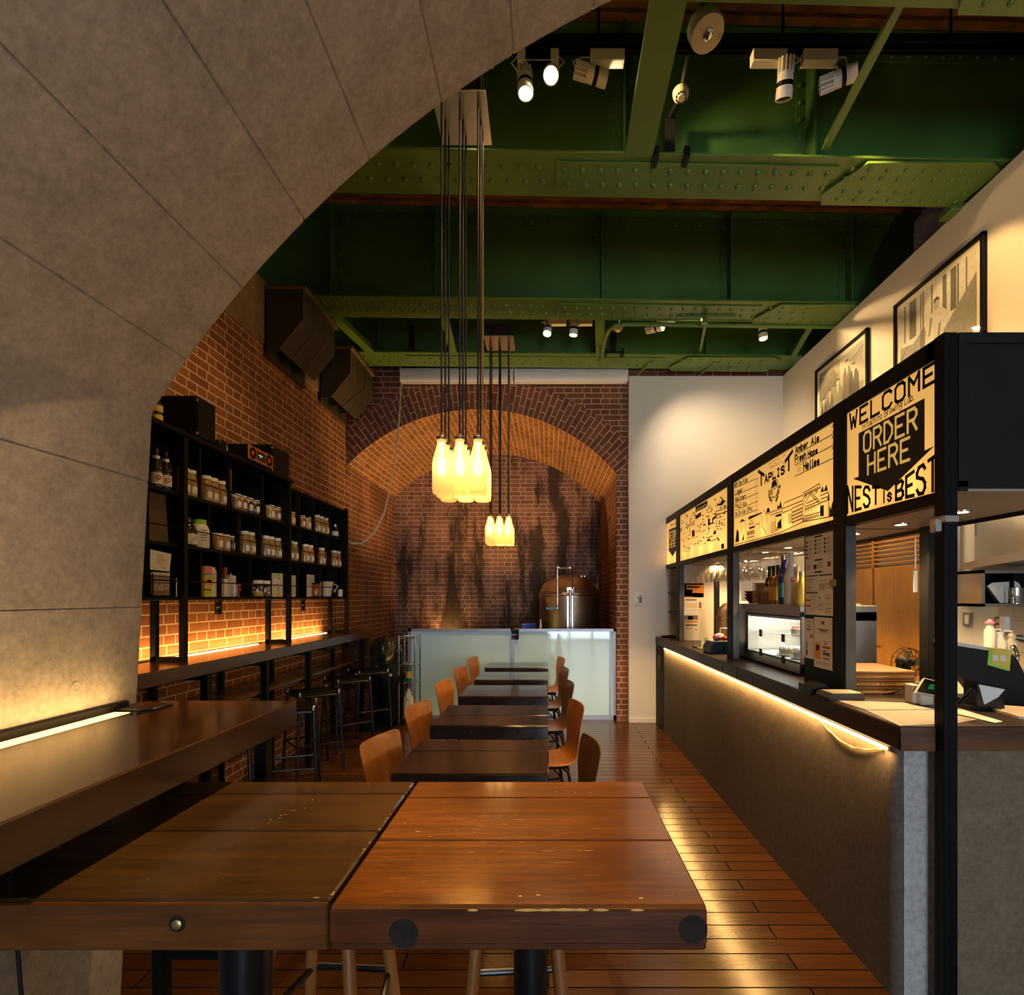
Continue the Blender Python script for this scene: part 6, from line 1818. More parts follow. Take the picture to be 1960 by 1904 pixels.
rs = random.Random(4)
mk = [(0.36, 0.015, 0.64, 0.035, 'ink'), (0.36, 0.305, 0.64, 0.325, 'ink'), (0.36, 0.455, 0.64, 0.475, 'ink'), (0.03, 0.50, 0.48, 0.515, 'ink'), (0.52, 0.50, 0.97, 0.515, 'ink'), (0.03, 0.715, 0.48, 0.73, 'ink'), (0.03, 0.805, 0.22, 0.828, 'red'), (0.03, 0.875, 0.22, 0.898, 'red')]
for c_ in range(3):
    for r_ in range(5 if c_ == 0 else 4):
        u = 0.04 + 0.33 * c_; v = 0.06 + 0.05 * r_
        mk.append((u, v, u + 0.055, v + 0.03, 'ink'))
        for q in range(3): mk.append((u + 0.08, v + 0.011 * q, u + 0.08 + rs.uniform(0.08, 0.17), v + 0.011 * q + 0.004, 'inkgrey'))
        mk.append((u + 0.25, v, u + 0.29, v + 0.005, 'inkgrey'))
for u, v in ((0.03, 0.37), (0.5, 0.35)):
    for q in range(6): mk.append((u, v + 0.012 * q, u + rs.uniform(0.12, 0.22), v + 0.012 * q + 0.004, 'inkgrey'))
mk += [(0.33, 0.37, 0.44, 0.425, 'ink'), (0.81, 0.35, 0.93, 0.41, 'redbowl')]
for u in (0.04, 0.54):
    for q in range(14):
        v = 0.535 + 0.0125 * q
        if rs.random() < 0.72: mk.append((u, v, u + rs.uniform(0.15, 0.4), v + 0.0045, 'inkgrey'))
for u in (0.04, 0.5, 0.76):
    for q in range(15):
        v = 0.75 + 0.0145 * q
        if rs.random() < 0.7: mk.append((u + (0.22 if u < 0.1 else 0), v, u + (0.22 if u < 0.1 else 0) + rs.uniform(0.06, 0.2), v + 0.0045, 'inkgrey'))
sheet('menu_sheet', 'tall white paper menu with three columns on the black board', SY(1592.5), SY(1539.5), 1.497, 1.948, mk)
mk = [(0.42, 0.07, 0.58, 0.14, 'redbowl'), (0.25, 0.23, 0.8, 0.25, 'ink'), (0.35, 0.265, 0.68, 0.28, 'ink'), (0.27, 0.3, 0.78, 0.308, 'inkgrey'), (0.08, 0.48, 0.40, 0.52, 'cream'), (0.06, 0.52, 0.38, 0.83, 'orange'), (0.14, 0.56, 0.28, 0.66, 'red'), (0.5, 0.46, 0.75, 0.475, 'inkgrey'), (0.55, 0.5, 0.72, 0.52, 'inkgrey'),
      (0.48, 0.555, 0.88, 0.60, 'red'), (0.5, 0.64, 0.7, 0.66, 'ink'), (0.5, 0.68, 0.86, 0.71, 'ink'), (0.5, 0.72, 0.86, 0.735, 'ink'), (0.5, 0.78, 0.84, 0.81, 'red'), (0.12, 0.88, 0.8, 0.887, 'inkgrey'), (0.12, 0.90, 0.86, 0.907, 'inkgrey'), (0.12, 0.925, 0.7, 0.932, 'inkgrey')]
sheet('offer_poster', 'white poster with an orange beer mug and red bar on the black board', SY(1591.5), SY(1556.5), 1.207, 1.487, mk, 1.506)
mk = [(0.35, 0.06, 0.75, 0.075, 'inkgrey'), (0.3, 0.16, 0.65, 0.175, 'inkgrey'), (0.35, 0.2, 0.75, 0.215, 'inkgrey'), (0.3, 0.25, 0.7, 0.29, 'inkgrey'), (0.24, 0.50, 0.32, 0.60, 'greenbottle'), (0.19, 0.60, 0.37, 0.80, 'greenbottle'), (0.22, 0.80, 0.35, 0.92, 'ink'), (0.65, 0.40, 0.88, 0.48, 'red'), (0.6, 0.62, 0.8, 0.63, 'inkgrey'), (0.55, 0.7, 0.75, 0.71, 'inkgrey')]
sheet('bottle_poster', 'narrow cream poster with a green bottle on the black board', SY(1555.5), SY(1538), 1.245, 1.475, mk)
b = MB(); ya = SY(1597); b.box(1.495, 1.5035, SY(1601), SY(1589), 1.655, 1.69, 0.002); single(b, 'brass_clip', plain('brass_clip', (0.5, 0.33, 0.10), 0.4, 0.7), 'brass clip gripping the tall paper menu at the post', 'clip')

# white panel at the far end of the bar with two notices
YW = 6.42
t = thing('white_partition_panel', 'white panel closing the bar under the sketch sign', 'panel', (1.75, YW, 1.096))
b = MB(); b.box(X(1303, YW), 2.24, YW, YW + 0.03, 1.096, 2.0); part(b, 'panel', M['white'], t)


def notice(label, px0, py0, px1, py1, marks):
    y = YW - 0.001
    x0, x1, z1, z0 = X(px0, y), X(px1, y), Z(py0, y), Z(py1, y)
    t = thing('notice', label, 'notice', ((x0 + x1) / 2, y, z0), 'notices on the white panel')
    b = MB(); b.box(x0, x1, y - 0.002, y, z0, z1); part(b, 'paper', M['paper'], t)
    for u0, v0, u1, v1, mm in marks:
        b = MB(); b.add([(x0 + (x1 - x0) * u, y - 0.0026, z1 - (z1 - z0) * v) for u, v in ((u0, v0), (u1, v0), (u1, v1), (u0, v1))], [(0, 1, 2, 3)]); part(b, 'print', M[mm], t)


notice('larger notice with an orange picture on the white panel', 1310, 1115.5, 1348.5, 1167.5, ((0, 0.0, 0.97, 0.53, 'orange'), (0.0, 0.0, 0.1, 0.5, 'blueprint'), (0.12, 0.02, 0.92, 0.07, 'paper'), (0.15, 0.13, 0.75, 0.18, 'paper'), (0.1, 0.25, 0.4, 0.5, 'red'), (0.4, 0.37, 0.95, 0.53, 'paper'), (0.06, 0.6, 0.6, 0.65, 'inkgrey'), (0.06, 0.75, 0.65, 0.92, 'cream'), (0.72, 0.7, 0.84, 0.93, 'inkgrey'), (0.86, 0.75, 0.95, 0.81, 'yellow')))
notice('smaller notice with a photo strip and orange band on the white panel', 1310, 1177.5, 1337, 1208.5, ((0, 0, 0.95, 0.27, 'inkgrey'), (0.25, 0.05, 0.6, 0.27, 'paper'), (0, 0.32, 0.95, 0.46, 'orange'), (0.06, 0.55, 0.9, 0.66, 'inkgrey'), (0.12, 0.78, 0.6, 0.82, 'inkgrey'), (0.76, 0.83, 0.88, 0.92, 'inkgrey')))
# open far bay: two narrow shelves between the posts
t = thing('bay_shelf', 'narrow black shelves in the end bay by the white wall', 'shelf', (1.7, 6.75, 1.096))
for z in (1.42, 1.66):
    b = MB(); b.box(1.52, 1.9, 6.46, 7.03, z - 0.02, z, 0.002); part(b, 'shelf_board', M['black'], t)
b = MB(); b.box(1.88, 1.9, 6.46, 7.03, 1.096, 2.0); part(b, 'back_panel', M['white'], t)
b = MB(); b.lathe([(0, 0), (0.14, 0), (0.15, 0.012), (0.145, 0.016), (0.13, 0.006), (0, 0.006)], (1.56, 6.9, 1.096), 26); single(b, 'serving_tray', M['blackwood'], 'dark round tray at the far end of the bar worktop', 'tray')

# hanging wine glasses
gx0, gx1, gy0, gy1 = 1.62, 2.10, 4.35, 6.15
t = thing('glass_rack', 'wire rack for stemmed glasses under the canopy soffit', 'rack', (1.86, 5.3, 1.93))
b = MB()
for k in range(7):
    x = gx0 + (gx1 - gx0) * k / 6
    for s in (-0.016, 0.016): b.tube([(x + s, gy0, 1.945), (x + s, gy1, 1.945)], 0.0035, 5)
for y in (gy0, 4.9, 5.5, gy1):
    b.tube([(gx0 - 0.02, y, 1.955), (gx1 + 0.02, y, 1.955)], 0.004, 5)
    for x in (gx0 - 0.02, gx1 + 0.02): b.tube([(x, y, 1.955), (x, y, 2.006)], 0.004, 5)
part(b, 'wire_rails', M['steel'], t)
wg = [(0.0, 0.0), (0.032, -0.002), (0.033, -0.004), (0.006, -0.012), (0.0035, -0.03), (0.0035, -0.085), (0.012, -0.097), (0.030, -0.115), (0.037, -0.14), (0.036, -0.165), (0.030, -0.195)]
b = MB(); b.lathe(wg, (0, 0, 0), 16)
g0 = bpy.data.objects.new('wine_glass', b.mesh('wine_glass')); g0.data.materials.append(M['glass'])
first = True
for k in range(6):
    for q in range(9):
        if (k * 9 + q) % 11 == 7: continue
        loc = (gx0 + (gx1 - gx0) * (k + 0.5) / 6 - 0.04, gy0 + 0.12 + (gy1 - gy0 - 0.24) * (q + 0.3 * (k % 2)) / 8.3, 1.9505)
        o = g0 if first else g0.copy()
        first = False
        o.location = loc
        COL.objects.link(o)
        tag(o, 'stemmed clear glass hanging upside down from the wire rack over the bar', 'glass', 'glasses hanging in the wire rack')

# ------------------------------------------------------------------ display case and what stands on it
t = thing('display_case', 'stainless cold display case with lit glass front on the bar', 'display case', (1.85, 4.15, 1.096))
ya, yb, xa, xb, z0, z1 = 3.50, 4.83, 1.60, 2.08, 1.105, 1.545
gy = SY(1432, 1.6)
b = MB()
b.box(xa, xb, gy + 0.02, yb, z0, z1 - 0.04, 0.006); b.box(xa - 0.012, xb, ya, yb + 0.006, z1 - 0.045, z1, 0.006)
b.box(xa, xb, ya, gy + 0.02, z0, z0 + 0.07, 0.003); b.box(xa, xb, ya, ya + 0.02, z0, z1 - 0.04, 0.003); b.box(xa + 0.02, xb, ya, gy + 0.02, z1 - 0.10, z1 - 0.04, 0.003); b.box(xa, xa + 0.02, ya, gy + 0.02, z1 - 0.075, z1 - 0.04, 0.002)
part(b, 'body', M['steel'], t)
b = MB(); b.box(xb - 0.015, xb, ya + 0.02, gy + 0.02, z0 + 0.07, z1 - 0.1); b.box(xa + 0.02, xb, ya + 0.02, gy, z0 + 0.07, z0 + 0.075); part(b, 'liner', M['whiteplastic'], t)
b = MB(); b.box(xa + 0.03, xb - 0.02, ya + 0.05, gy - 0.02, z1 - 0.108, z1 - 0.101); part(b, 'lamp_tube', M['caseglow'], t)
b = MB(); b.box(xa + 0.04, xb - 0.02, ya + 0.03, gy - 0.01, 1.325, 1.332); part(b, 'glass_shelf', M['glassc'], t)
b = MB(); b.box(xa + 0.002, xa + 0.006, ya + 0.02, gy + 0.01, z0 + 0.07, z1 - 0.075); part(b, 'front_glass', M['glassc'], t)
b = MB()
for q in ((ya + 0.014, gy + 0.024, z1 - 0.079, z1 - 0.071), (ya + 0.014, gy + 0.024, z0 + 0.066, z0 + 0.074)): b.box(xa - 0.003, xa + 0.004, q[0], q[1], q[2], q[3])
b.box(xa - 0.003, xa + 0.004, gy + 0.012, gy + 0.026, z0 + 0.066, z1 - 0.071); part(b, 'gasket', M['black'], t)
b = MB()
for yy in (ya + 0.05, yb - 0.05): b.box(xa + 0.03, xb - 0.03, yy - 0.02, yy + 0.02, 1.096, z0); 
part(b, 'foot', M['black'], t)
light('case_light', 'AREA', (1.84, 3.9, z1 - 0.115), 3.5, (1.0, 0.97, 0.9), (0, 0, -1), shape='RECTANGLE', size=0.3, size_y=0.65)
for i, (px, py, dz) in enumerate(((1456, 1211, 0), (1499, 1221, 0), (1456, 1248, 0), (1499, 1262, 0))):
    yy = SY(px, 1.598); zz = SZ(px, py, 1.598)
    t = thing('price_card', 'small black price card on the case front, ' + ['upper one at the steel side', 'upper one at the menu side', 'lower one at the steel side', 'lower one at the menu side'][i], 'price card', (1.598, yy, zz - 0.03), 'black price cards on the display case')
    b = MB(); b.box(1.596, 1.599, yy - 0.026, yy + 0.026, zz - 0.026, zz + 0.026); part(b, 'card', M['ink'], t)
    b = MB(); b.box(1.5955, 1.596, yy - 0.014, yy + 0.014, zz + 0.004, zz + 0.007); b.box(1.5955, 1.596, yy - 0.006, yy + 0.006, zz - 0.012, zz - 0.009); part(b, 'print', M['paper'], t)
for i, (yy, zz) in enumerate(((3.75, 1.332), (3.95, 1.18), (3.72, 1.18))):
    t = thing('cake_plate', ['cake under white cream on the upper glass shelf of the case', 'low cake on the case floor at the steel side', 'round white cake on the case floor at the menu side'][i], 'cake', (1.73, yy, zz), 'cakes in the display case')
    b = MB(); b.lathe([(0, 0.004), (0.07, 0.002), (0.10, 0.014), (0.098, 0.017), (0, 0.012)], (1.73, yy, zz), 28); part(b, 'plate', M['ceramic'], t)
    b = MB(); b.lathe([(0.078, 0.012), (0.08, 0.05), (0.075, 0.056), (0, 0.058)], (1.73, yy, zz), 28); part(b, 'cake_body', jar_mat('straw', JM['straw']) if i else M['cream'], t)
    b = MB()
    for q in range(12): b.lathe([(0.014, 0), (0.012, 0.008), (0, 0.014)], (1.73 + 0.06 * math.cos(q * PI / 6), yy + 0.06 * math.sin(q * PI / 6), zz + 0.056), 8)
    part(b, 'topping', M['red'] if i == 0 else M['paper'], t)
# stacked bowls, plates, bottles on the case
for i in range(3):
    b = MB(); b.lathe([(0, 0), (0.03, 0), (0.032, 0.008), (0.065, 0.045), (0.068, 0.05), (0.062, 0.047), (0.03, 0.012), (0, 0.010)], (1.72, 4.66, 1.546 + 0.026 * i), 24)
    single(b, 'lacquer_bowl', M['redbowl'], 'dark red lacquer bowl on the display case, ' + ['bottom', 'middle', 'top'][i] + ' of the three', 'bowl', 'red bowls on the display case')
plp = [(0, 0), (0.06, 0), (0.062, 0.004), (0.10, 0.012), (0.102, 0.015), (0.06, 0.008), (0, 0.006)]
pt0 = None
for i in range(14):
    loc = (1.74, 4.43, 1.546 + 0.0115 * i)
    if pt0 is None:
        b = MB(); b.lathe(plp, (0, 0, 0), 28); pt0 = bpy.data.objects.new('plate', b.mesh('plate')); pt0.data.materials.append(M['ceramic']); o = pt0
    else: o = pt0.copy()
    o.location = loc; COL.objects.link(o)
    tag(o, 'pale round plate in the stack on the display case, ' + (['bottom', 'second', 'third', 'fourth', 'fifth', 'sixth', 'seventh', 'eighth', 'ninth', 'tenth', 'eleventh', 'twelfth', 'second from top,', 'topmost'][i]) + (' one' if i not in (12,) else ' beneath one'), 'plate', 'plates stacked on the display case')
w0 = None
for i in range(9):
    loc = (1.70, 4.20, 1.546 + 0.0105 * i)
    if w0 is None:
        b = MB(); b.box(-0.06, 0.06, -0.075, 0.075, 0, 0.0098, 0.002); w0 = bpy.data.objects.new('wooden_coaster_tray', b.mesh('wooden_coaster_tray')); w0.data.materials.append(M['oaky']); o = w0
    else: o = w0.copy()
    o.location = loc; COL.objects.link(o)
    tag(o, 'small wooden tray in the pile beside the plates, ' + ordn[i] + ' from the bottom', 'tray', 'small wooden trays on the display case')
whisky = [(0, 0), (0.036, 0), (0.038, 0.006), (0.038, 0.17), (0.032, 0.19), (0.016, 0.205), (0.0145, 0.26)]
for i, (px, mt) in enumerate(((1474, 'brownglass'), (1482, 'amberglass'), (1490, 'amberglass'))):
    yy = SY(px, 1.68)
    bottle('whisky_bottle', ['dark whisky bottle with a black neck, beside the wooden trays', 'amber whisky bottle in the middle of the three', 'amber whisky bottle touching the blue one'][i], 1.68, yy, 1.546, whisky, mt, ((0.03, 0.13, 0.0386, 'paper' if i == 0 else 'yellow'),), 'bottle', 'whisky bottles on the display case', 20, 'ink', (0.016, 0.20, 0.285))
yy = SY(1500.5, 1.66)
bottle('blue_bottle', 'tall cobalt blue bottle with a silver cap on the display case', 1.66, yy, 1.546, [(0, 0), (0.037, 0), (0.04, 0.008), (0.04, 0.20), (0.034, 0.235), (0.020, 0.27), (0.019, 0.33)], 'cobalt', ((0.05, 0.15, 0.0406, 'blueprint'),), 'bottle', None, 22, 'chrome', (0.02, 0.315, 0.345))
yy = SY(1514, 1.64)
bottle('frosted_bottle', 'tall frosted white bottle next to the cobalt blue one', 1.64, yy, 1.546, [(0, 0), (0.041, 0), (0.044, 0.008), (0.044, 0.19), (0.036, 0.23), (0.018, 0.275), (0.016, 0.35)], 'frosted', (), 'bottle', None, 22, 'ceramic', (0.018, 0.33, 0.352))
for i, (px, hh, mt) in enumerate(((1526, 0.24, 'frosted'), (1534, 0.2, 'yellow'))):
    yy = SY(px, 1.66)
    t = bottle('round_bottle', ['round-shouldered clear bottle with a red seal beside the frosted one', 'yellow bottle half behind the tall paper menu'][i], 1.66, yy, 1.546, [(0, 0), (0.036, 0), (0.038, 0.008), (0.036, hh * 0.6), (0.016, hh * 0.8), (0.014, hh)], mt, (), 'bottle', None, 18, 'cream', (0.016, hh - 0.01, hh + 0.02))
    if i == 0:
        b = MB(); b.lathe([(0.018, 0), (0.018, 0.002), (0.012, 0.002)], (1.66 - 0.034, yy - 0.01, 1.546 + 0.17), 16, (-0.95, -0.3, 0.2)); part(b, 'seal', M['red'], t, 'red round seal')

# ------------------------------------------------------------------ far part of the worktop
yq = 5.55
t = thing('tap_tower', 'curved brass-brown tap tower behind the canopy post', 'tap tower', (1.75, yq, 1.096))
xq = X(1382, yq)
b = MB(); b.tube([(xq, yq, 1.10), (xq, yq, 1.40), (xq + 0.01, yq, 1.45), (xq + 0.045, yq, 1.485), (xq + 0.10, yq, 1.50), (xq + 0.25, yq, 1.50)], 0.058, 20); part(b, 'column', M['copper'], t)
b = MB(); b.lathe([(0.060, 0), (0.064, 0.006), (0.060, 0.012)], (xq, yq, 1.385), 24); b.lathe([(0.07, 0), (0.07, 0.015), (0.06, 0.02)], (xq, yq, 1.096), 24); part(b, 'collar', M['chrome'], t)
b = MB(); b.tube([(xq - 0.05, yq - 0.1, 1.19), (xq - 0.05, yq - 0.1, 1.29), (xq + 0.02, yq - 0.1, 1.29)], 0.007, 8); single(b, 'pump_dispenser', M['whiteplastic'], 'thin white pump spout before the tap tower', 'dispenser')
b = MB(); b.box(X(1371, 6.0), X(1380, 6.0), 6.05, 6.09, 1.096, 1.80); single(b, 'slat_post', M['charcoal'], 'flat grey upright behind the tap tower', 'upright')
yq = SY(1352, 1.6)
t = thing('sign_card', 'upright cream card with a few printed lines on the bar', 'card', (1.58, 5.45, 1.096))
b = MB(); xx = X(1349, 5.4); b.box(xx - 0.033, xx + 0.042, 5.398, 5.401, 1.10, 1.215); part(b, 'card', M['paper'], t)
b = MB()
for i, (u, z) in enumerate(((0.045, 1.192), (0.03, 1.175), (0.03, 1.165), (0.025, 1.15))): b.box(xx - u / 2 + 0.005, xx + u / 2 + 0.005, 5.3972, 5.398, z, z + 0.005)
part(b, 'print', M['ink'], t)
b = MB(); b.box(xx - 0.07, xx + 0.06, 5.28, 5.43, 1.096, 1.106, 0.003); single(b, 'green_mat', plain('green_tray_mat', (0.16, 0.3, 0.05), 0.5), 'thin green mat beneath the upright cream card', 'mat')
b = MB(); b.lathe([(0, 0), (0.02, 0.004), (0.022, 0.014), (0.015, 0.024), (0, 0.028)], (xx - 0.07, 5.5, 1.096), 14); single(b, 'wooden_ball', M['plybrown'], 'small round wooden ball beside the cream card', 'ball')
yq = 4.98
t = thing('kitchen_scale', 'black kitchen scale with a bowl of red sweets by the canopy post', 'scale', (1.62, yq, 1.096))
b = MB(); b.prism([(1.43, 1.10), (1.70, 1.10), (1.72, 1.14), (1.69, 1.20), (1.46, 1.20), (1.425, 1.15)], 'y', yq - 0.11, yq + 0.12); part(b, 'body', M['blackgloss'], t)
b = MB(); b.box(1.45, 1.70, yq - 0.105, yq + 0.115, 1.20, 1.208, 0.002); part(b, 'platform', M['steel'], t)
b = MB(); b.box(1.44, 1.69, yq - 0.09, yq + 0.1, 1.096, 1.10); part(b, 'foot', M['black'], t)
for i, (x, y, r, mm, nm, lb) in enumerate(((1.52, yq, 0.04, 'pink', 'candy', 'pink wrapped sweet on the kitchen scale, the larger one'), (1.58, yq - 0.03, 0.03, 'red', 'candy', 'red wrapped sweet on the kitchen scale'), (1.56, yq + 0.06, 0.045, 'whiteplastic', 'candy', 'white wrapped sweet on the kitchen scale'))):
    b = MB(); b.lathe([(0, -r * 0.7), (r * 0.7, -r * 0.5), (r, 0), (r * 0.75, r * 0.5), (0, r * 0.7)], (x, y, 1.208 + r * 0.7), 14); single(b, nm, M[mm], lb, 'sweet', 'sweets on the kitchen scale')
b = MB(); xx = X(1388, yq + 0.02); b.lathe([(0, 0), (0.03, 0), (0.032, 0.03), (0.05, 0.06), (0.055, 0.11), (0.04, 0.15), (0, 0.165)], (xx, yq + 0.2, 1.096), 18); single(b, 'dark_kettle', M['blackgloss'], 'dark rounded kettle behind the kitchen scale', 'kettle')

# ------------------------------------------------------------------ near part of the worktop
yq = 2.76
t = thing('cash_tray', 'grey plastic cash tray on the bar worktop below the menu board', 'tray', (1.45, yq, 1.096))
x0, x1 = X(1575, yq), X(1637, yq)
b = MB(); b.prism([(x0 - 0.005, 1.098), (x1, 1.098), (x1 + 0.004, 1.106), (x1 - 0.002, 1.130), (x0 + 0.004, 1.130), (x0 - 0.012, 1.112)], 'y', yq - 0.08, yq + 0.05); part(b, 'body', plain('grey_abs', (0.028, 0.03, 0.034), 0.4), t)
b = MB(); b.box(x0 + 0.012, x1 - 0.008, yq - 0.07, yq + 0.04, 1.130, 1.1325); part(b, 'mat', M['cream'], t, 'cream ribbed mat')
b = MB(); x0, x1 = X(1556, yq + 0.1), X(1588, yq + 0.1)
b.prism([(x0 - 0.02, 1.098), (x1, 1.098), (x1, 1.125), (x1 - 0.025, 1.15), (x0 + 0.03, 1.15), (x0 + 0.01, 1.125), (x0 - 0.02, 1.14)], 'y', yq + 0.09, yq + 0.22); single(b, 'card_reader', M['blackgloss'], 'black card reader beside the grey cash tray', 'card reader')
bd = None
for i in range(9):
    loc = (1.735 + 0.002 * ((i * 7) % 3), 2.98 + 0.002 * ((i * 5) % 3), 1.0965 + 0.0132 * i)
    if bd is None:
        b = MB(); b.box(-0.165, 0.165, -0.115, 0.24, 0, 0.0128, 0.002); bd = bpy.data.objects.new('serving_board', b.mesh('serving_board')); bd.data.materials.append(M['oaky']); o = bd
    else: o = bd.copy()
    o.location = loc; COL.objects.link(o)
    tag(o, 'honey-coloured wooden serving board in the pile on the bar, ' + ['bottom one', 'second from the bottom', 'third from the bottom', 'fourth from the bottom', 'middle one', 'fourth from the top', 'third from the top', 'second from the top', 'topmost one'][i], 'board', 'serving boards piled on the bar')


def flat(name, label, pts, z, mat, cat, grp=None, th=0.0016):
    q = [((px - CX) * (H - z) / (py - CY), F * (H - z) / (py - CY)) for px, py in pts]
    b = MB(); b.prism(q, 'z', z - th, z)
    return single(b, name, mat, label, cat, grp)


K7 = lambda x, y: (1580 + x / 3.66, 940 + y / 3.66)
pap = plain('placemat_print', (0.62, 0.55, 0.45), 0.35, 0, 0.12, 22, coat=0.5)
flat('paper_menu', 'printed paper menu lying on the worktop beside the cash tray', [K7(*q) for q in ((70, 1462), (570, 1482), (758, 1528), (285, 1530))], 1.0985, pap, 'menu', 'menus lying on the worktop')
flat('paper_menu', 'printed paper menu lying at the worktop corner by the tall post', [K7(*q) for q in ((285, 1534), (770, 1532), (1060, 1598), (925, 1622), (520, 1642))], 1.0982, pap, 'menu', 'menus lying on the worktop')
flat('laminated_menu', 'clear-edged laminated menu behind the tall black post', [K7(*q) for q in ((820, 1520), (960, 1528), (1240, 1612), (1190, 1622), (930, 1560))], 1.100, M['paper'], 'menu', 'menus lying on the worktop')
# customer display and printer
yq = 2.55
t = thing('customer_display', 'small tilted till display on a pale stand beside the tall post', 'till display', (X(1775, yq), yq, 1.096))
tx = lambda px, y: X(px, y)
b = MB(); b.box(X(1747, 2.6), X(1762, 2.6), 2.6, 2.66, 1.098, Z(1311, 2.6), 0.003); b.box(X(1760, yq + 0.03), X(1784, yq + 0.03), yq + 0.02, yq + 0.05, 1.097, Z(1330, yq), 0.003); part(b, 'stand', M['ceramic'], t)
def slab(pts, d, y0=2.55):
    b = MB(); q = [(X(p, y0 + e), y0 + e, Z(r_, y0 + e)) for p, r_, e in pts]
    n_ = len(q)
    b.add(q + [(x, y + d, z - d * 0.5) for x, y, z in q], [list(range(n_)), list(range(2 * n_ - 1, n_ - 1, -1))] + [(k, (k + 1) % n_, n_ + (k + 1) % n_, n_ + k) for k in range(n_)])
    return b
part(slab([(1752, 1325, 0), (1798, 1334, 0), (1806, 1306, 0.05), (1769, 1297, 0.05)], 0.016), 'screen_housing', M['ceramic'], t)
part(slab([(1755, 1323.5, -0.001), (1798, 1331, -0.001), (1805, 1307, 0.048), (1770, 1298.5, 0.048)], -0.001), 'screen', M['blackgloss'], t)
part(slab([(1775, 1318, 0.008), (1787, 1320, 0.008), (1789, 1310, 0.03), (1780, 1309, 0.03)], -0.003), 'readout', M['screen'], t)
b = MB()
for k in range(3): b.tube([(1.72 + 0.02 * k, 2.84, 1.10), (1.76 + 0.02 * k, 2.78, 1.125 + 0.012 * k), (1.86, 2.72, 1.13), (1.95, 2.75, 1.10)], 0.003, 6)
single(b, 'till_cables', M['charcoal'], 'dark cables looping beside the pile of serving boards', 'cables')
# till monitor seen from behind
t = thing('till_monitor', 'big black till monitor seen from behind with a coloured sticker', 'monitor', (2.1, 2.5, 1.096))
yq = 2.55
ux = lambda px: X(px, yq); uz = lambda py: Z(py, yq)
b = MB()
pr = [(ux(1800), uz(1231)), (ux(1900), uz(1246)), (ux(1937), uz(1252)), (ux(1947), uz(1262)), (ux(1990), uz(1345)), (ux(1985), uz(1368)), (ux(1925), uz(1353)), (ux(1872), uz(1336)), (ux(1800), uz(1245))]
b.prism(pr, 'y', yq, yq + 0.05); part(b, 'housing', M['blackgloss'], t)
b = MB(); b.prism([(ux(1800), uz(1223)), (ux(1935), uz(1246)), (ux(1935), uz(1252)), (ux(1800), uz(1233))], 'y', yq + 0.005, yq + 0.045); part(b, 'top_edge', M['ceramic'], t, 'pale top edge')
b = MB()
st_ = [(1893, 1239), (1935, 1243), (1932, 1284), (1889, 1272)]
b.prism([(ux(p), uz(q)) for p, q in st_], 'y', yq - 0.002, yq); s_ = part(b, 'sticker', M['yellow'], t, 'yellow and green sticker')
b = MB(); b.prism([(ux(1893), uz(1241)), (ux(1899), uz(1242)), (ux(1897), uz(1270)), (ux(1926, ) , uz(1278)), (ux(1926), uz(1283)), (ux(1889), uz(1272))], 'y', yq - 0.0026, yq - 0.002); part(b, 'sticker_print', M['lime'], s_)
b = MB()
for p, q, r_ in ((1904, 1258, 5), (1919, 1259, 5)): b.prism([(ux(p - r_), uz(q - r_)), (ux(p + r_), uz(q - r_ + 1)), (ux(p + r_), uz(q + r_ + 2)), (ux(p - r_), uz(q + r_))], 'y', yq - 0.0032, yq - 0.0026)
part(b, 'sticker_panels', M['paper'], s_)
b = MB(); b.box(ux(1870), ux(1950), yq + 0.05, yq + 0.2, 1.096, 1.12, 0.004); b.box(ux(1895), ux(1925), yq + 0.05, yq + 0.1, 1.1, 1.3); part(b, 'stand', M['black'], t)
b = MB(); b.prism([(ux(1838), uz(1301)), (ux(1878), uz(1309)), (ux(1868), uz(1336)), (ux(1838), uz(1344))], 'y', yq - 0.1, yq - 0.02)
b.prism([(ux(1820), uz(1372)), (ux(1896), uz(1372)), (ux(1886), uz(1308)), (ux(1868), uz(1337)), (ux(1830), uz(1345))], 'y', yq - 0.09, yq - 0.015)
single(b, 'receipt_printer', M['blackgloss'], 'low black receipt printer before the till monitor', 'printer')
b = MB(); b.prism([(ux(1840), uz(1303)), (ux(1888), uz(1312)), (ux(1876), uz(1326)), (ux(1850), uz(1340))], 'y', yq - 0.104, yq - 0.1); single(b, 'receipt_paper', M['paper'], 'curled receipt paper on the low black printer', 'paper')
yq2 = 2.3
b = MB(); b.tube([(X(1858, yq2), yq2 - 0.02, Z(1318, yq2)), (X(1836, yq2), yq2, Z(1348, yq2))], 0.012, 10); single(b, 'barcode_scanner', M['black'], 'slim black handheld scanner beside the tall post', 'scanner')
flat('wooden_tray', 'pale curved board under the till monitor', [(1895, 1347), (1960, 1352), (2000, 1375), (1950, 1371), (1900, 1356)], 1.106, M['ceramic'], 'board', None, 0.011)

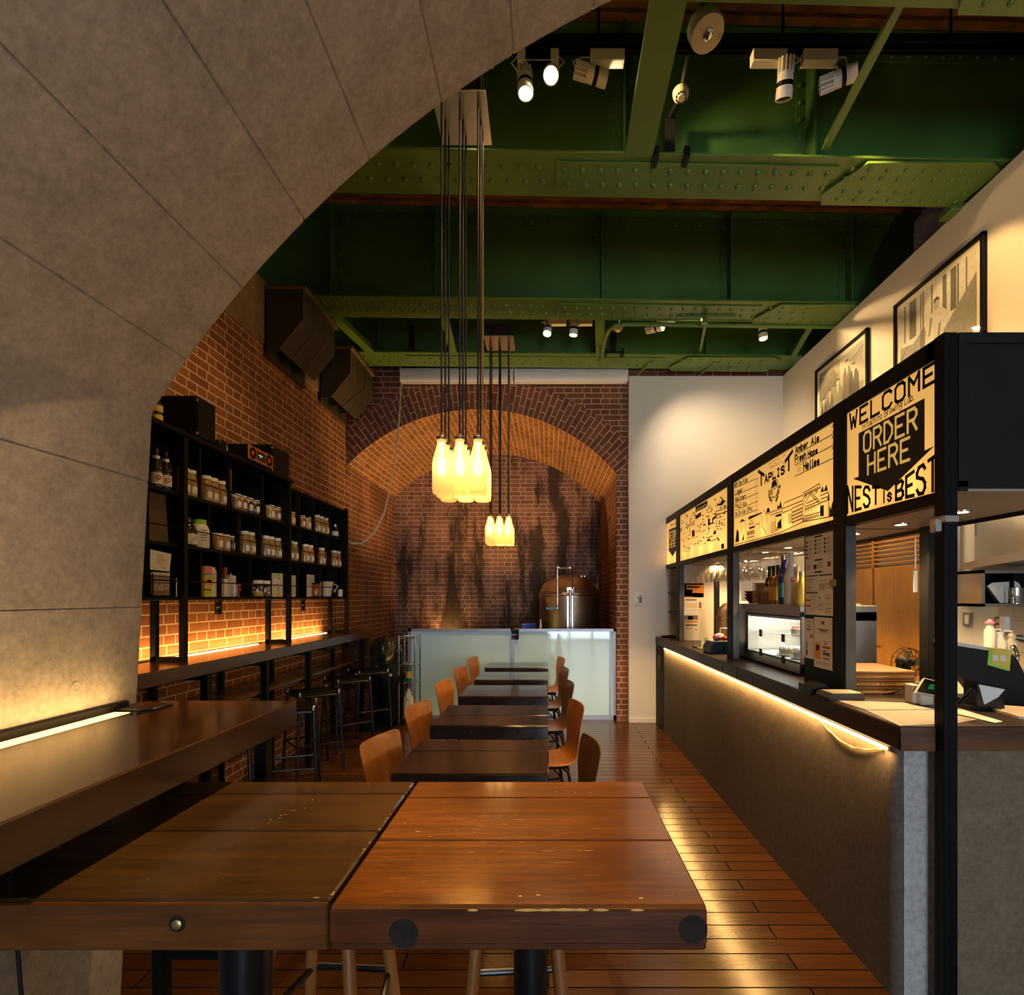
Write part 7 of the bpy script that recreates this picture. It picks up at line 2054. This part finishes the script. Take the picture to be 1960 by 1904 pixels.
# ------------------------------------------------------------------ kitchen beyond
WX = 2.988
t = thing('oak_door', 'honey oak panel door with a slatted vent behind the bar', 'door panel', (2.95, 5.0, 0))
ya, yb = SY(1753, 2.95), 5.7
b = MB(); b.box(2.95, WX, ya - 0.25, yb, 0.0, 1.86, 0.003); part(b, 'panel', M['oak'], t)
for k in range(6):
    b = MB(); z = 1.885 + 0.038 * k; b.box(2.952, 2.97, ya - 0.25, yb, z, z + 0.018, 0.002); part(b, 'vent_slat', M['oak'], t)
b = MB()
for y in (ya - 0.25, 5.02, yb): b.box(2.95, 2.985, y, y + 0.03, 1.86, 2.14, 0.002)
b.box(2.95, 2.985, ya - 0.25, yb, 2.11, 2.14, 0.002); part(b, 'vent_frame', M['oak'], t)
b = MB(); b.tube([(2.95, 5.06, 1.20), (2.90, 5.06, 1.20), (2.90, 4.90, 1.20)], 0.010, 8); part(b, 'lever_handle', M['steel'], t)
b = MB(); b.box(2.94, 2.952, 5.015, 5.02, 0, 1.86); part(b, 'joint', M['plybrown'], t)
t = thing('upright_fridge', 'slim stainless upright fridge before the oak door', 'fridge', (2.4, 4.2, 0))
yq = 4.05
x1 = X(1649, yq)
b = MB(); b.box(2.07, x1, yq, yq + 0.45, 0.05, Z(1155, yq), 0.006); part(b, 'body', M['steel'], t)
b = MB(); b.box(2.09, X(1633, yq), yq - 0.02, yq - 0.001, 0.9, Z(1186, yq), 0.004); part(b, 'door_frame', M['black'], t)
b = MB(); b.box(2.11, X(1627, yq), yq - 0.022, yq - 0.02, 0.95, Z(1190, yq)); part(b, 'door_glass', emit('fridge_glow', (0.9, 0.95, 1.0), 0.7), t, 'softly lit glass')
b = MB(); b.box(2.09, X(1646, yq), yq - 0.006, yq, Z(1170, yq), Z(1166, yq)); part(b, 'badge_strip', M['ink'], t)
b = MB(); b.box(2.07, x1, yq, yq + 0.45, 0, 0.05); part(b, 'plinth', M['black'], t)
b = MB(); b.tube([(X(1650, yq), yq, Z(1230, yq)), (X(1654, yq), yq, Z(1236, yq)), (X(1653, yq), yq, Z(1258, yq)), (X(1648, yq), yq, Z(1264, yq))], 0.006, 6); part(b, 'hose', M['whiteplastic'], t)
t = thing('desk_fan', 'grey desk fan with a wire cage behind the pile of boards', 'fan', (2.1, 3.1, 1.0))
yq = 3.35
cx_, cz_ = X(1738, yq), Z(1268, yq)
b = MB()
for k in range(16):
    a = 2 * PI * k / 16
    b.tube([(cx_, yq - 0.05, cz_), (cx_ + 0.045 * math.cos(a), yq - 0.045, cz_ + 0.045 * math.sin(a)), (cx_ + 0.085 * math.cos(a), yq - 0.02, cz_ + 0.085 * math.sin(a)), (cx_ + 0.09 * math.cos(a), yq + 0.02, cz_ + 0.09 * math.sin(a))], 0.002, 4)
for r_, dy in ((0.09, 0.02), (0.085, -0.02), (0.045, -0.045)): b.tube([(cx_ + r_ * math.cos(a), yq + dy, cz_ + r_ * math.sin(a)) for a in [2 * PI * k / 24 for k in range(24)]], 0.0025, 5, True)
part(b, 'cage', M['charcoal'], t)
b = MB()
for k in range(4):
    a = k * PI / 2
    b.add([(cx_ + 0.015 * math.cos(a), yq, cz_ + 0.015 * math.sin(a)), (cx_ + 0.075 * math.cos(a - 0.3), yq - 0.01, cz_ + 0.075 * math.sin(a - 0.3)), (cx_ + 0.075 * math.cos(a + 0.4), yq + 0.014, cz_ + 0.075 * math.sin(a + 0.4))], [(0, 1, 2)])
part(b, 'blades', M['greysteel'], t)
b = MB(); b.lathe([(0, -0.02), (0.02, -0.02), (0.03, 0.02), (0.025, 0.09), (0, 0.1)], (cx_, yq, cz_), 16, (0, 1, 0)); b.box(cx_ - 0.03, cx_ + 0.03, yq + 0.02, yq + 0.06, 0.84, cz_); part(b, 'motor', M['charcoal'], t)
b = MB(); b.box(X(1728, 3.1), X(1760, 3.1), 3.05, 3.15, 1.06, 1.13, 0.008); b.box(X(1728, 3.1), X(1760, 3.1), 3.05, 3.15, 0.84, 1.06); single(b, 'small_speaker', M['greysteel'], 'squat grey vented box before the desk fan', 'box')
b = MB(); b.tube([(X(1752, 3.6), 3.6, 1.98), (X(1752, 3.6), 3.6, 1.78)], 0.004, 6); b.box(X(1748, 3.6), X(1754, 3.6), 3.59, 3.6, 1.63, 1.77); single(b, 'hanging_tags', M['paper'], 'white tags hanging from the soffit beside the rear post', 'tags')
light('kitchen_fill', 'AREA', (2.72, 4.6, 2.5), 30, (1.0, 0.8, 0.5), (0.1, -0.1, -1), shape='RECTANGLE', size=0.3, size_y=2.2)  # fill light added without a fitting, to brighten the dark kitchen
light('kitchen_fill', 'AREA', (2.3, 2.75, 2.45), 9, (1.0, 0.82, 0.55), (0.35, 0.35, -1), shape='RECTANGLE', size=0.2, size_y=0.5)  # second added fill, for the near kitchen corner
# wall fittings
def wallbox(name, label, px0, px1, py0, py1, d, mat, extra=(), cat=None):
    y0, y1 = SY(px1, WX), SY(px0, WX)
    z1, z0 = SZ((px0 + px1) / 2, py0, WX), SZ((px0 + px1) / 2, py1, WX)
    t = thing(name, label, cat or name.replace('_', ' '), (WX, (y0 + y1) / 2, z0))
    b = MB(); b.box(WX - d, WX, y0, y1, z0, z1, 0.004); part(b, 'cover', M[mat], t)
    for u0, v0, u1, v1, mm, nm in extra:
        b = MB(); b.box(WX - d - 0.003, WX - d, y1 - (y1 - y0) * u0, y1 - (y1 - y0) * u1, z1 - (z1 - z0) * v0, z1 - (z1 - z0) * v1); part(b, nm, M[mm], t)


wallbox('thermostat', 'cream thermostat panel with a dark display on the kitchen wall', 1844, 1869, 1123, 1151, 0.02, 'ceramic', ((0.2, 0.15, 0.9, 0.5, 'ink', 'display'), (0.15, 0.65, 0.3, 0.72, 'inkgrey', 'button'), (0.4, 0.65, 0.55, 0.72, 'inkgrey', 'button'), (0.65, 0.65, 0.8, 0.72, 'inkgrey', 'button')))
wallbox('light_switch', 'steel light switch plate below the thermostat', 1845, 1861.5, 1171, 1199, 0.012, 'steel', ((0.3, 0.2, 0.75, 0.8, 'whiteplastic', 'rocker'),))
wallbox('power_outlet', 'brown double socket plate beside the white fuse box', 1908, 1923, 1180, 1209, 0.02, 'greysteel', ((0.25, 0.15, 0.75, 0.42, 'ceramic', 'socket'), (0.25, 0.55, 0.75, 0.82, 'ceramic', 'socket')))
wallbox('fuse_box', 'white upright box next to the double socket', 1923.5, 1934, 1180, 1209, 0.04, 'whiteplastic', ())
# wall tiles
b = MB()
y0, y1 = 2.75, SY(1912, WX)
k = 0
z = 0.85
while z < 1.62:
    y = y0 - (0.1 if k % 2 else 0)
    while y < y1:
        b.box(WX - 0.004, WX, max(y, y0), min(y + 0.196, y1), z, z + 0.096, 0.001); y += 0.2
    z += 0.1; k += 1
o = struct(b, 'wall_tiles', plain('cream_tile', (0.62, 0.55, 0.42), 0.2, 0, 0.03, 3))
# extractor hood with a slanting front
t = thing('extractor_hood', 'stainless extractor hood over the kitchen corner', 'hood', (2.8, 3.3, 1.79))
P1, P2 = (X(1839, 3.9), 3.9), (2.40, 2.73)
b = MB(); b.prism([P1, P2, (2.985, 2.73), (2.985, 3.92)], 'z', 1.79, 1.835); part(b, 'lower_rail', M['steel'], t)
Q1, Q2 = (P1[0] + 0.05, 3.84), (P2[0] + 0.06, 2.73)
b = MB(); b.prism([Q1, Q2, (2.985, 2.73), (2.985, 3.86)], 'z', 1.835, 2.6); part(b, 'canopy', M['steel'], t)
b = MB(); b.lathe([(0.016, 0), (0.016, 0.004), (0, 0.006)], (P1[0] - 0.014, 3.84, 1.812), 14, (-0.9, 0.38, 0)); part(b, 'button', M['red'], t, 'red round button')
b = MB(); b.box(X(1838, 4.0), X(1848, 4.0), 4.0, 4.04, 1.80, 2.6); b.tube([(X(1855, 3.86), 3.80, 2.02), (X(1855, 3.86), 3.80, 2.13)], 0.006, 6); part(b, 'side_frame', M['alu'], t)
# cupboard with an open front, baking tray and can
t = thing('wall_cupboard', 'open steel wall cupboard under the extractor hood', 'cupboard', (2.8, 3.2, 1.55))
yc0 = 3.25
x0, x1 = X(1879, yc0), 2.985
za, zb_ = Z(1161, yc0), Z(1091, yc0)
b = MB(); b.box(x0, x1, yc0, yc0 + 0.2, za, za + 0.018); b.box(x0, x1, yc0, yc0 + 0.2, zb_ - 0.018, zb_); b.box(x0, x0 + 0.02, yc0, yc0 + 0.2, za, zb_); part(b, 'casing', M['steel'], t)
b = MB(); b.box(x0 + 0.02, x1, yc0 + 0.19, yc0 + 0.2, za + 0.018, zb_ - 0.018); b.box(X(1945, yc0), X(1947, yc0), yc0 + 0.02, yc0 + 0.19, za + 0.018, zb_ - 0.018); part(b, 'back_panel', M['black'], t)
yt = yc0 + 0.05
b = MB(); b.prism([(X(1890, yt), Z(1121, yt)), (X(1900, yt), Z(1115, yt)), (X(1944, yt), Z(1112, yt)), (X(1952, yt), Z(1118, yt)), (X(1962, yt), Z(1150, yt)), (X(1915, yt), Z(1154, yt))], 'y', yt, yt + 0.012)
b.prism([(X(1896, yt), Z(1122, yt)), (X(1943, yt), Z(1117, yt)), (X(1955, yt), Z(1148, yt)), (X(1916, yt), Z(1151, yt))], 'y', yt + 0.012, yt + 0.05)
single(b, 'baking_tray', M['ceramic'], 'pale plastic tray leaning inside the open wall cupboard', 'tray')
b = MB(); xc_ = X(1936, yt); b.lathe([(0, 0), (0.045, 0), (0.045, 0.004), (0.043, 0.008), (0.045, 0.03), (0.043, 0.034), (0.045, 0.06), (0.045, 0.092), (0.04, 0.094), (0, 0.09)], (xc_, yt - 0.02, za + 0.019), 24); single(b, 'tin_can', M['chrome'], 'shiny ribbed tin can in front of the pale leaning tray', 'can')
b = MB(); yb_ = 3.6; b.prism([(X(1861, yb_), Z(1139, yb_)), (X(1874, yb_), Z(1122, yb_)), (X(1880, yb_), Z(1126, yb_)), (X(1879, yb_), Z(1148, yb_)), (X(1866, yb_), Z(1146, yb_))], 'y', yb_, yb_ + 0.05); single(b, 'plastic_sack', M['whiteplastic'], 'white plastic sack hanging at the side of the wall cupboard', 'sack')
# sink things
yk = 3.1
for i, (px, py, h_, r_, mm, lb) in enumerate(((1895, 1190, 0.16, 0.028, 'ceramic', 'clear squeeze bottle with a pink cap by the kitchen sink'), (1915, 1212, 0.13, 0.03, 'whiteplastic', 'white soap pump by the kitchen sink'), (1936, 1215, 0.12, 0.028, 'ceramic', 'cream soap pump beside the sink tap'))):
    x = X(px, yk); zt_ = Z(py, yk); zb0 = 0.84
    t = thing('soap_bottle', lb, 'bottle', (x, yk, zb0), 'bottles by the kitchen sink')
    b = MB(); b.lathe([(0, 0), (r_, 0), (r_, zt_ - zb0 - 0.05), (r_ * 0.5, zt_ - zb0 - 0.02), (r_ * 0.4, zt_ - zb0)], (x, yk, zb0), 18); part(b, 'body', M[mm], t)
    b = MB()
    if i == 0: b.lathe([(0.024, 0), (0.025, 0.008), (0.014, 0.013), (0.009, 0.024), (0, 0.026)], (x, yk, zt_ - 0.01), 16)
    else: b.tube([(x, yk, zt_), (x, yk, zt_ + 0.02), (x - 0.04, yk, zt_ + 0.022)], 0.006, 8); b.lathe([(0.016, -0.01), (0.016, 0.008), (0, 0.01)], (x, yk, zt_), 12)
    part(b, 'pump' if i else 'cap', M['pink'] if i == 0 else M[mm], t)
t = thing('sink_tap', 'chrome kitchen tap with a curved spout behind the till', 'tap', (X(1945, 3.0), 3.0, 0.84))
b = MB(); b.tube([(X(1945, 3.0), 3.0, 0.84), (X(1945, 3.0), 3.0, 1.28), (X(1938, 3.0), 3.0, 1.33), (X(1928, 3.0), 2.96, 1.33), (X(1922, 3.0), 2.92, 1.29)], 0.014, 10); part(b, 'spout', M['chrome'], t)
b = MB(); b.lathe([(0, -0.03), (0.02, -0.03), (0.022, 0), (0.014, 0.03), (0, 0.03)], (X(1952, 3.0), 3.0, Z(1222, 3.0)), 14, (-1, 0, 0.2)); part(b, 'valve', M['chrome'], t)

# ------------------------------------------------------------------ framed photographs on the right wall
def frame(label, ya, yb, z0, z1, draw):
    t = thing('framed_photograph', label, 'picture', (2.97, (ya + yb) / 2, z0), 'framed photographs on the white wall')
    x = 2.985
    b = MB(); w_ = 0.028
    for q in ((ya, ya + w_, z0, z1), (yb - w_, yb, z0, z1), (ya, yb, z0, z0 + w_), (ya, yb, z1 - w_, z1)): b.box(x - 0.03, x, q[0], q[1], q[2], q[3], 0.002)
    part(b, 'frame', M['blackwood'], t)
    b = MB(); b.box(x - 0.012, x - 0.008, ya + w_, yb - w_, z0 + w_, z1 - w_); part(b, 'mount', M['paper'], t)
    m_ = 0.075
    L_, R_, B_, T_ = yb - m_, ya + m_, z0 + m_, z1 - m_
    f = lambda u, v, d=0.0: (x - 0.0125 - d, L_ + (R_ - L_) * u, B_ + (T_ - B_) * v)
    draw(t, f)
    b = MB(); b.box(x - 0.024, x - 0.022, ya + w_, yb - w_, z0 + w_, z1 - w_); part(b, 'glass', M['glassf'], t)


tone = {k: plain('photo_tone_%s' % k, (v,) * 3, 0.6, 0, 0.12, 30) for k, v in (('a', 0.06), ('b', 0.14), ('c', 0.26), ('d', 0.42), ('e', 0.62))}


def pgon(t, f, nm, tn, d, *polys):
    b = MB()
    for p in polys: b.poly([f(u, v, d) for u, v in p])
    return part(b, nm, tone[tn], t)


def ell(cx, cy_, rx, ry, n_=14): return [(cx + rx * math.cos(2 * PI * k / n_), cy_ + ry * math.sin(2 * PI * k / n_)) for k in range(n_)]


def draw_group(t, f):
    pgon(t, f, 'print', 'c', 0.0, [(0, 0), (1, 0), (1, 1), (0, 1)])
    pgon(t, f, 'print_wall', 'd', 0.0005, [(0.5, 0.35), (1, 0.35), (1, 1), (0.5, 1)], [(0, 0), (0.5, 0), (0.5, 0.3), (0, 0.35)])
    pgon(t, f, 'print_tree', 'b', 0.001, [(0, 0.5), (0.1, 0.45), (0.28, 0.6), (0.42, 0.55), (0.45, 0.75), (0.35, 0.9), (0.15, 0.85), (0, 0.95)])
    pgon(t, f, 'print_line', 'b', 0.001, [(0.72, 0.80), (1, 0.9), (1, 0.92), (0.72, 0.82)], [(0.72, 0.75), (1, 0.84), (1, 0.85), (0.72, 0.76)])
    for i, (cx, h, w_, tn, tb) in enumerate(((0.12, 0.50, 0.07, 'd', 'a'), (0.27, 0.58, 0.085, 'd', 'b'), (0.46, 0.66, 0.10, 'e', 'c'), (0.66, 0.88, 0.085, 'd', 'b'), (0.80, 0.74, 0.10, 'd', 'a'))):
        d = 0.0015 + 0.0004 * (4 - abs(i - 2) if i != 3 else 1)
        pgon(t, f, 'print_person', tb, d, [(cx - w_, 0), (cx + w_ * 1.05, 0), (cx + w_, h - 0.22), (cx + w_ * 0.6, h - 0.13), (cx - w_ * 0.55, h - 0.12), (cx - w_, h - 0.22)])
        pgon(t, f, 'print_shirt', 'e', d + 0.0001, [(cx - w_ * 0.25, h - 0.12), (cx + w_ * 0.2, h - 0.12), (cx, h - 0.3)])
        pgon(t, f, 'print_head', tn, d + 0.0002, ell(cx, h - 0.06, 0.035, 0.055))
        pgon(t, f, 'print_hair', 'a', d + 0.0003, [(cx - 0.037, h - 0.05), (cx - 0.03, h - 0.005), (cx, h + 0.006), (cx + 0.03, h - 0.005), (cx + 0.037, h - 0.05), (cx + 0.02, h - 0.03), (cx - 0.02, h - 0.03)])


def draw_brew(t, f):
    pgon(t, f, 'print', 'e', 0.0, [(0, 0), (1, 0), (1, 1), (0, 1)])
    pgon(t, f, 'print_stripe', 'b', 0.0005, *[[(u, 0.45), (u + w_, 0.45), (u + w_, 1), (u, 1)] for u, w_ in ((0.06, 0.02), (0.14, 0.10), (0.30, 0.015), (0.33, 0.02), (0.45, 0.02), (0.60, 0.05), (0.70, 0.07), (0.78, 0.02), (0.88, 0.015))])
    pgon(t, f, 'print_machine', 'c', 0.001, [(0, 0), (0.55, 0), (0.5, 0.4), (0.30, 0.45), (0.2, 0.36), (0, 0.42)], [(0.6, 0.25), (1, 0.72), (1, 0), (0.6, 0)])
    pgon(t, f, 'print_shadow', 'b', 0.0012, [(0.10, 0), (0.24, 0), (0.24, 0.25), (0.1, 0.22)], [(0.3, 0.1), (0.36, 0.1), (0.36, 0.5), (0.3, 0.45)], [(0, 0.2), (0.12, 0.36), (0.12, 0.39), (0, 0.24)])
    pgon(t, f, 'print_person', 'e', 0.0016, [(0.36, 0.12), (0.60, 0.16), (0.66, 0.5), (0.58, 0.62), (0.44, 0.6), (0.38, 0.45)])
    pgon(t, f, 'print_fold', 'c', 0.0018, [(0.41, 0.3), (0.44, 0.32), (0.47, 0.55), (0.44, 0.55)], [(0.53, 0.22), (0.57, 0.24), (0.58, 0.4), (0.55, 0.4)])
    pgon(t, f, 'print_head', 'd', 0.0018, ell(0.52, 0.69, 0.04, 0.085))
    pgon(t, f, 'print_hair', 'a', 0.002, [(0.48, 0.71), (0.49, 0.77), (0.53, 0.785), (0.56, 0.75), (0.56, 0.71), (0.53, 0.74)])


frame('larger framed photograph of a worker at machinery, partly hidden by the canopy', 3.765, 4.745, 3.38, 4.09, draw_brew)
frame('framed group photograph of five standing people above the TAPLIST sign', 5.14, 6.14, 3.38, 4.10, draw_group)
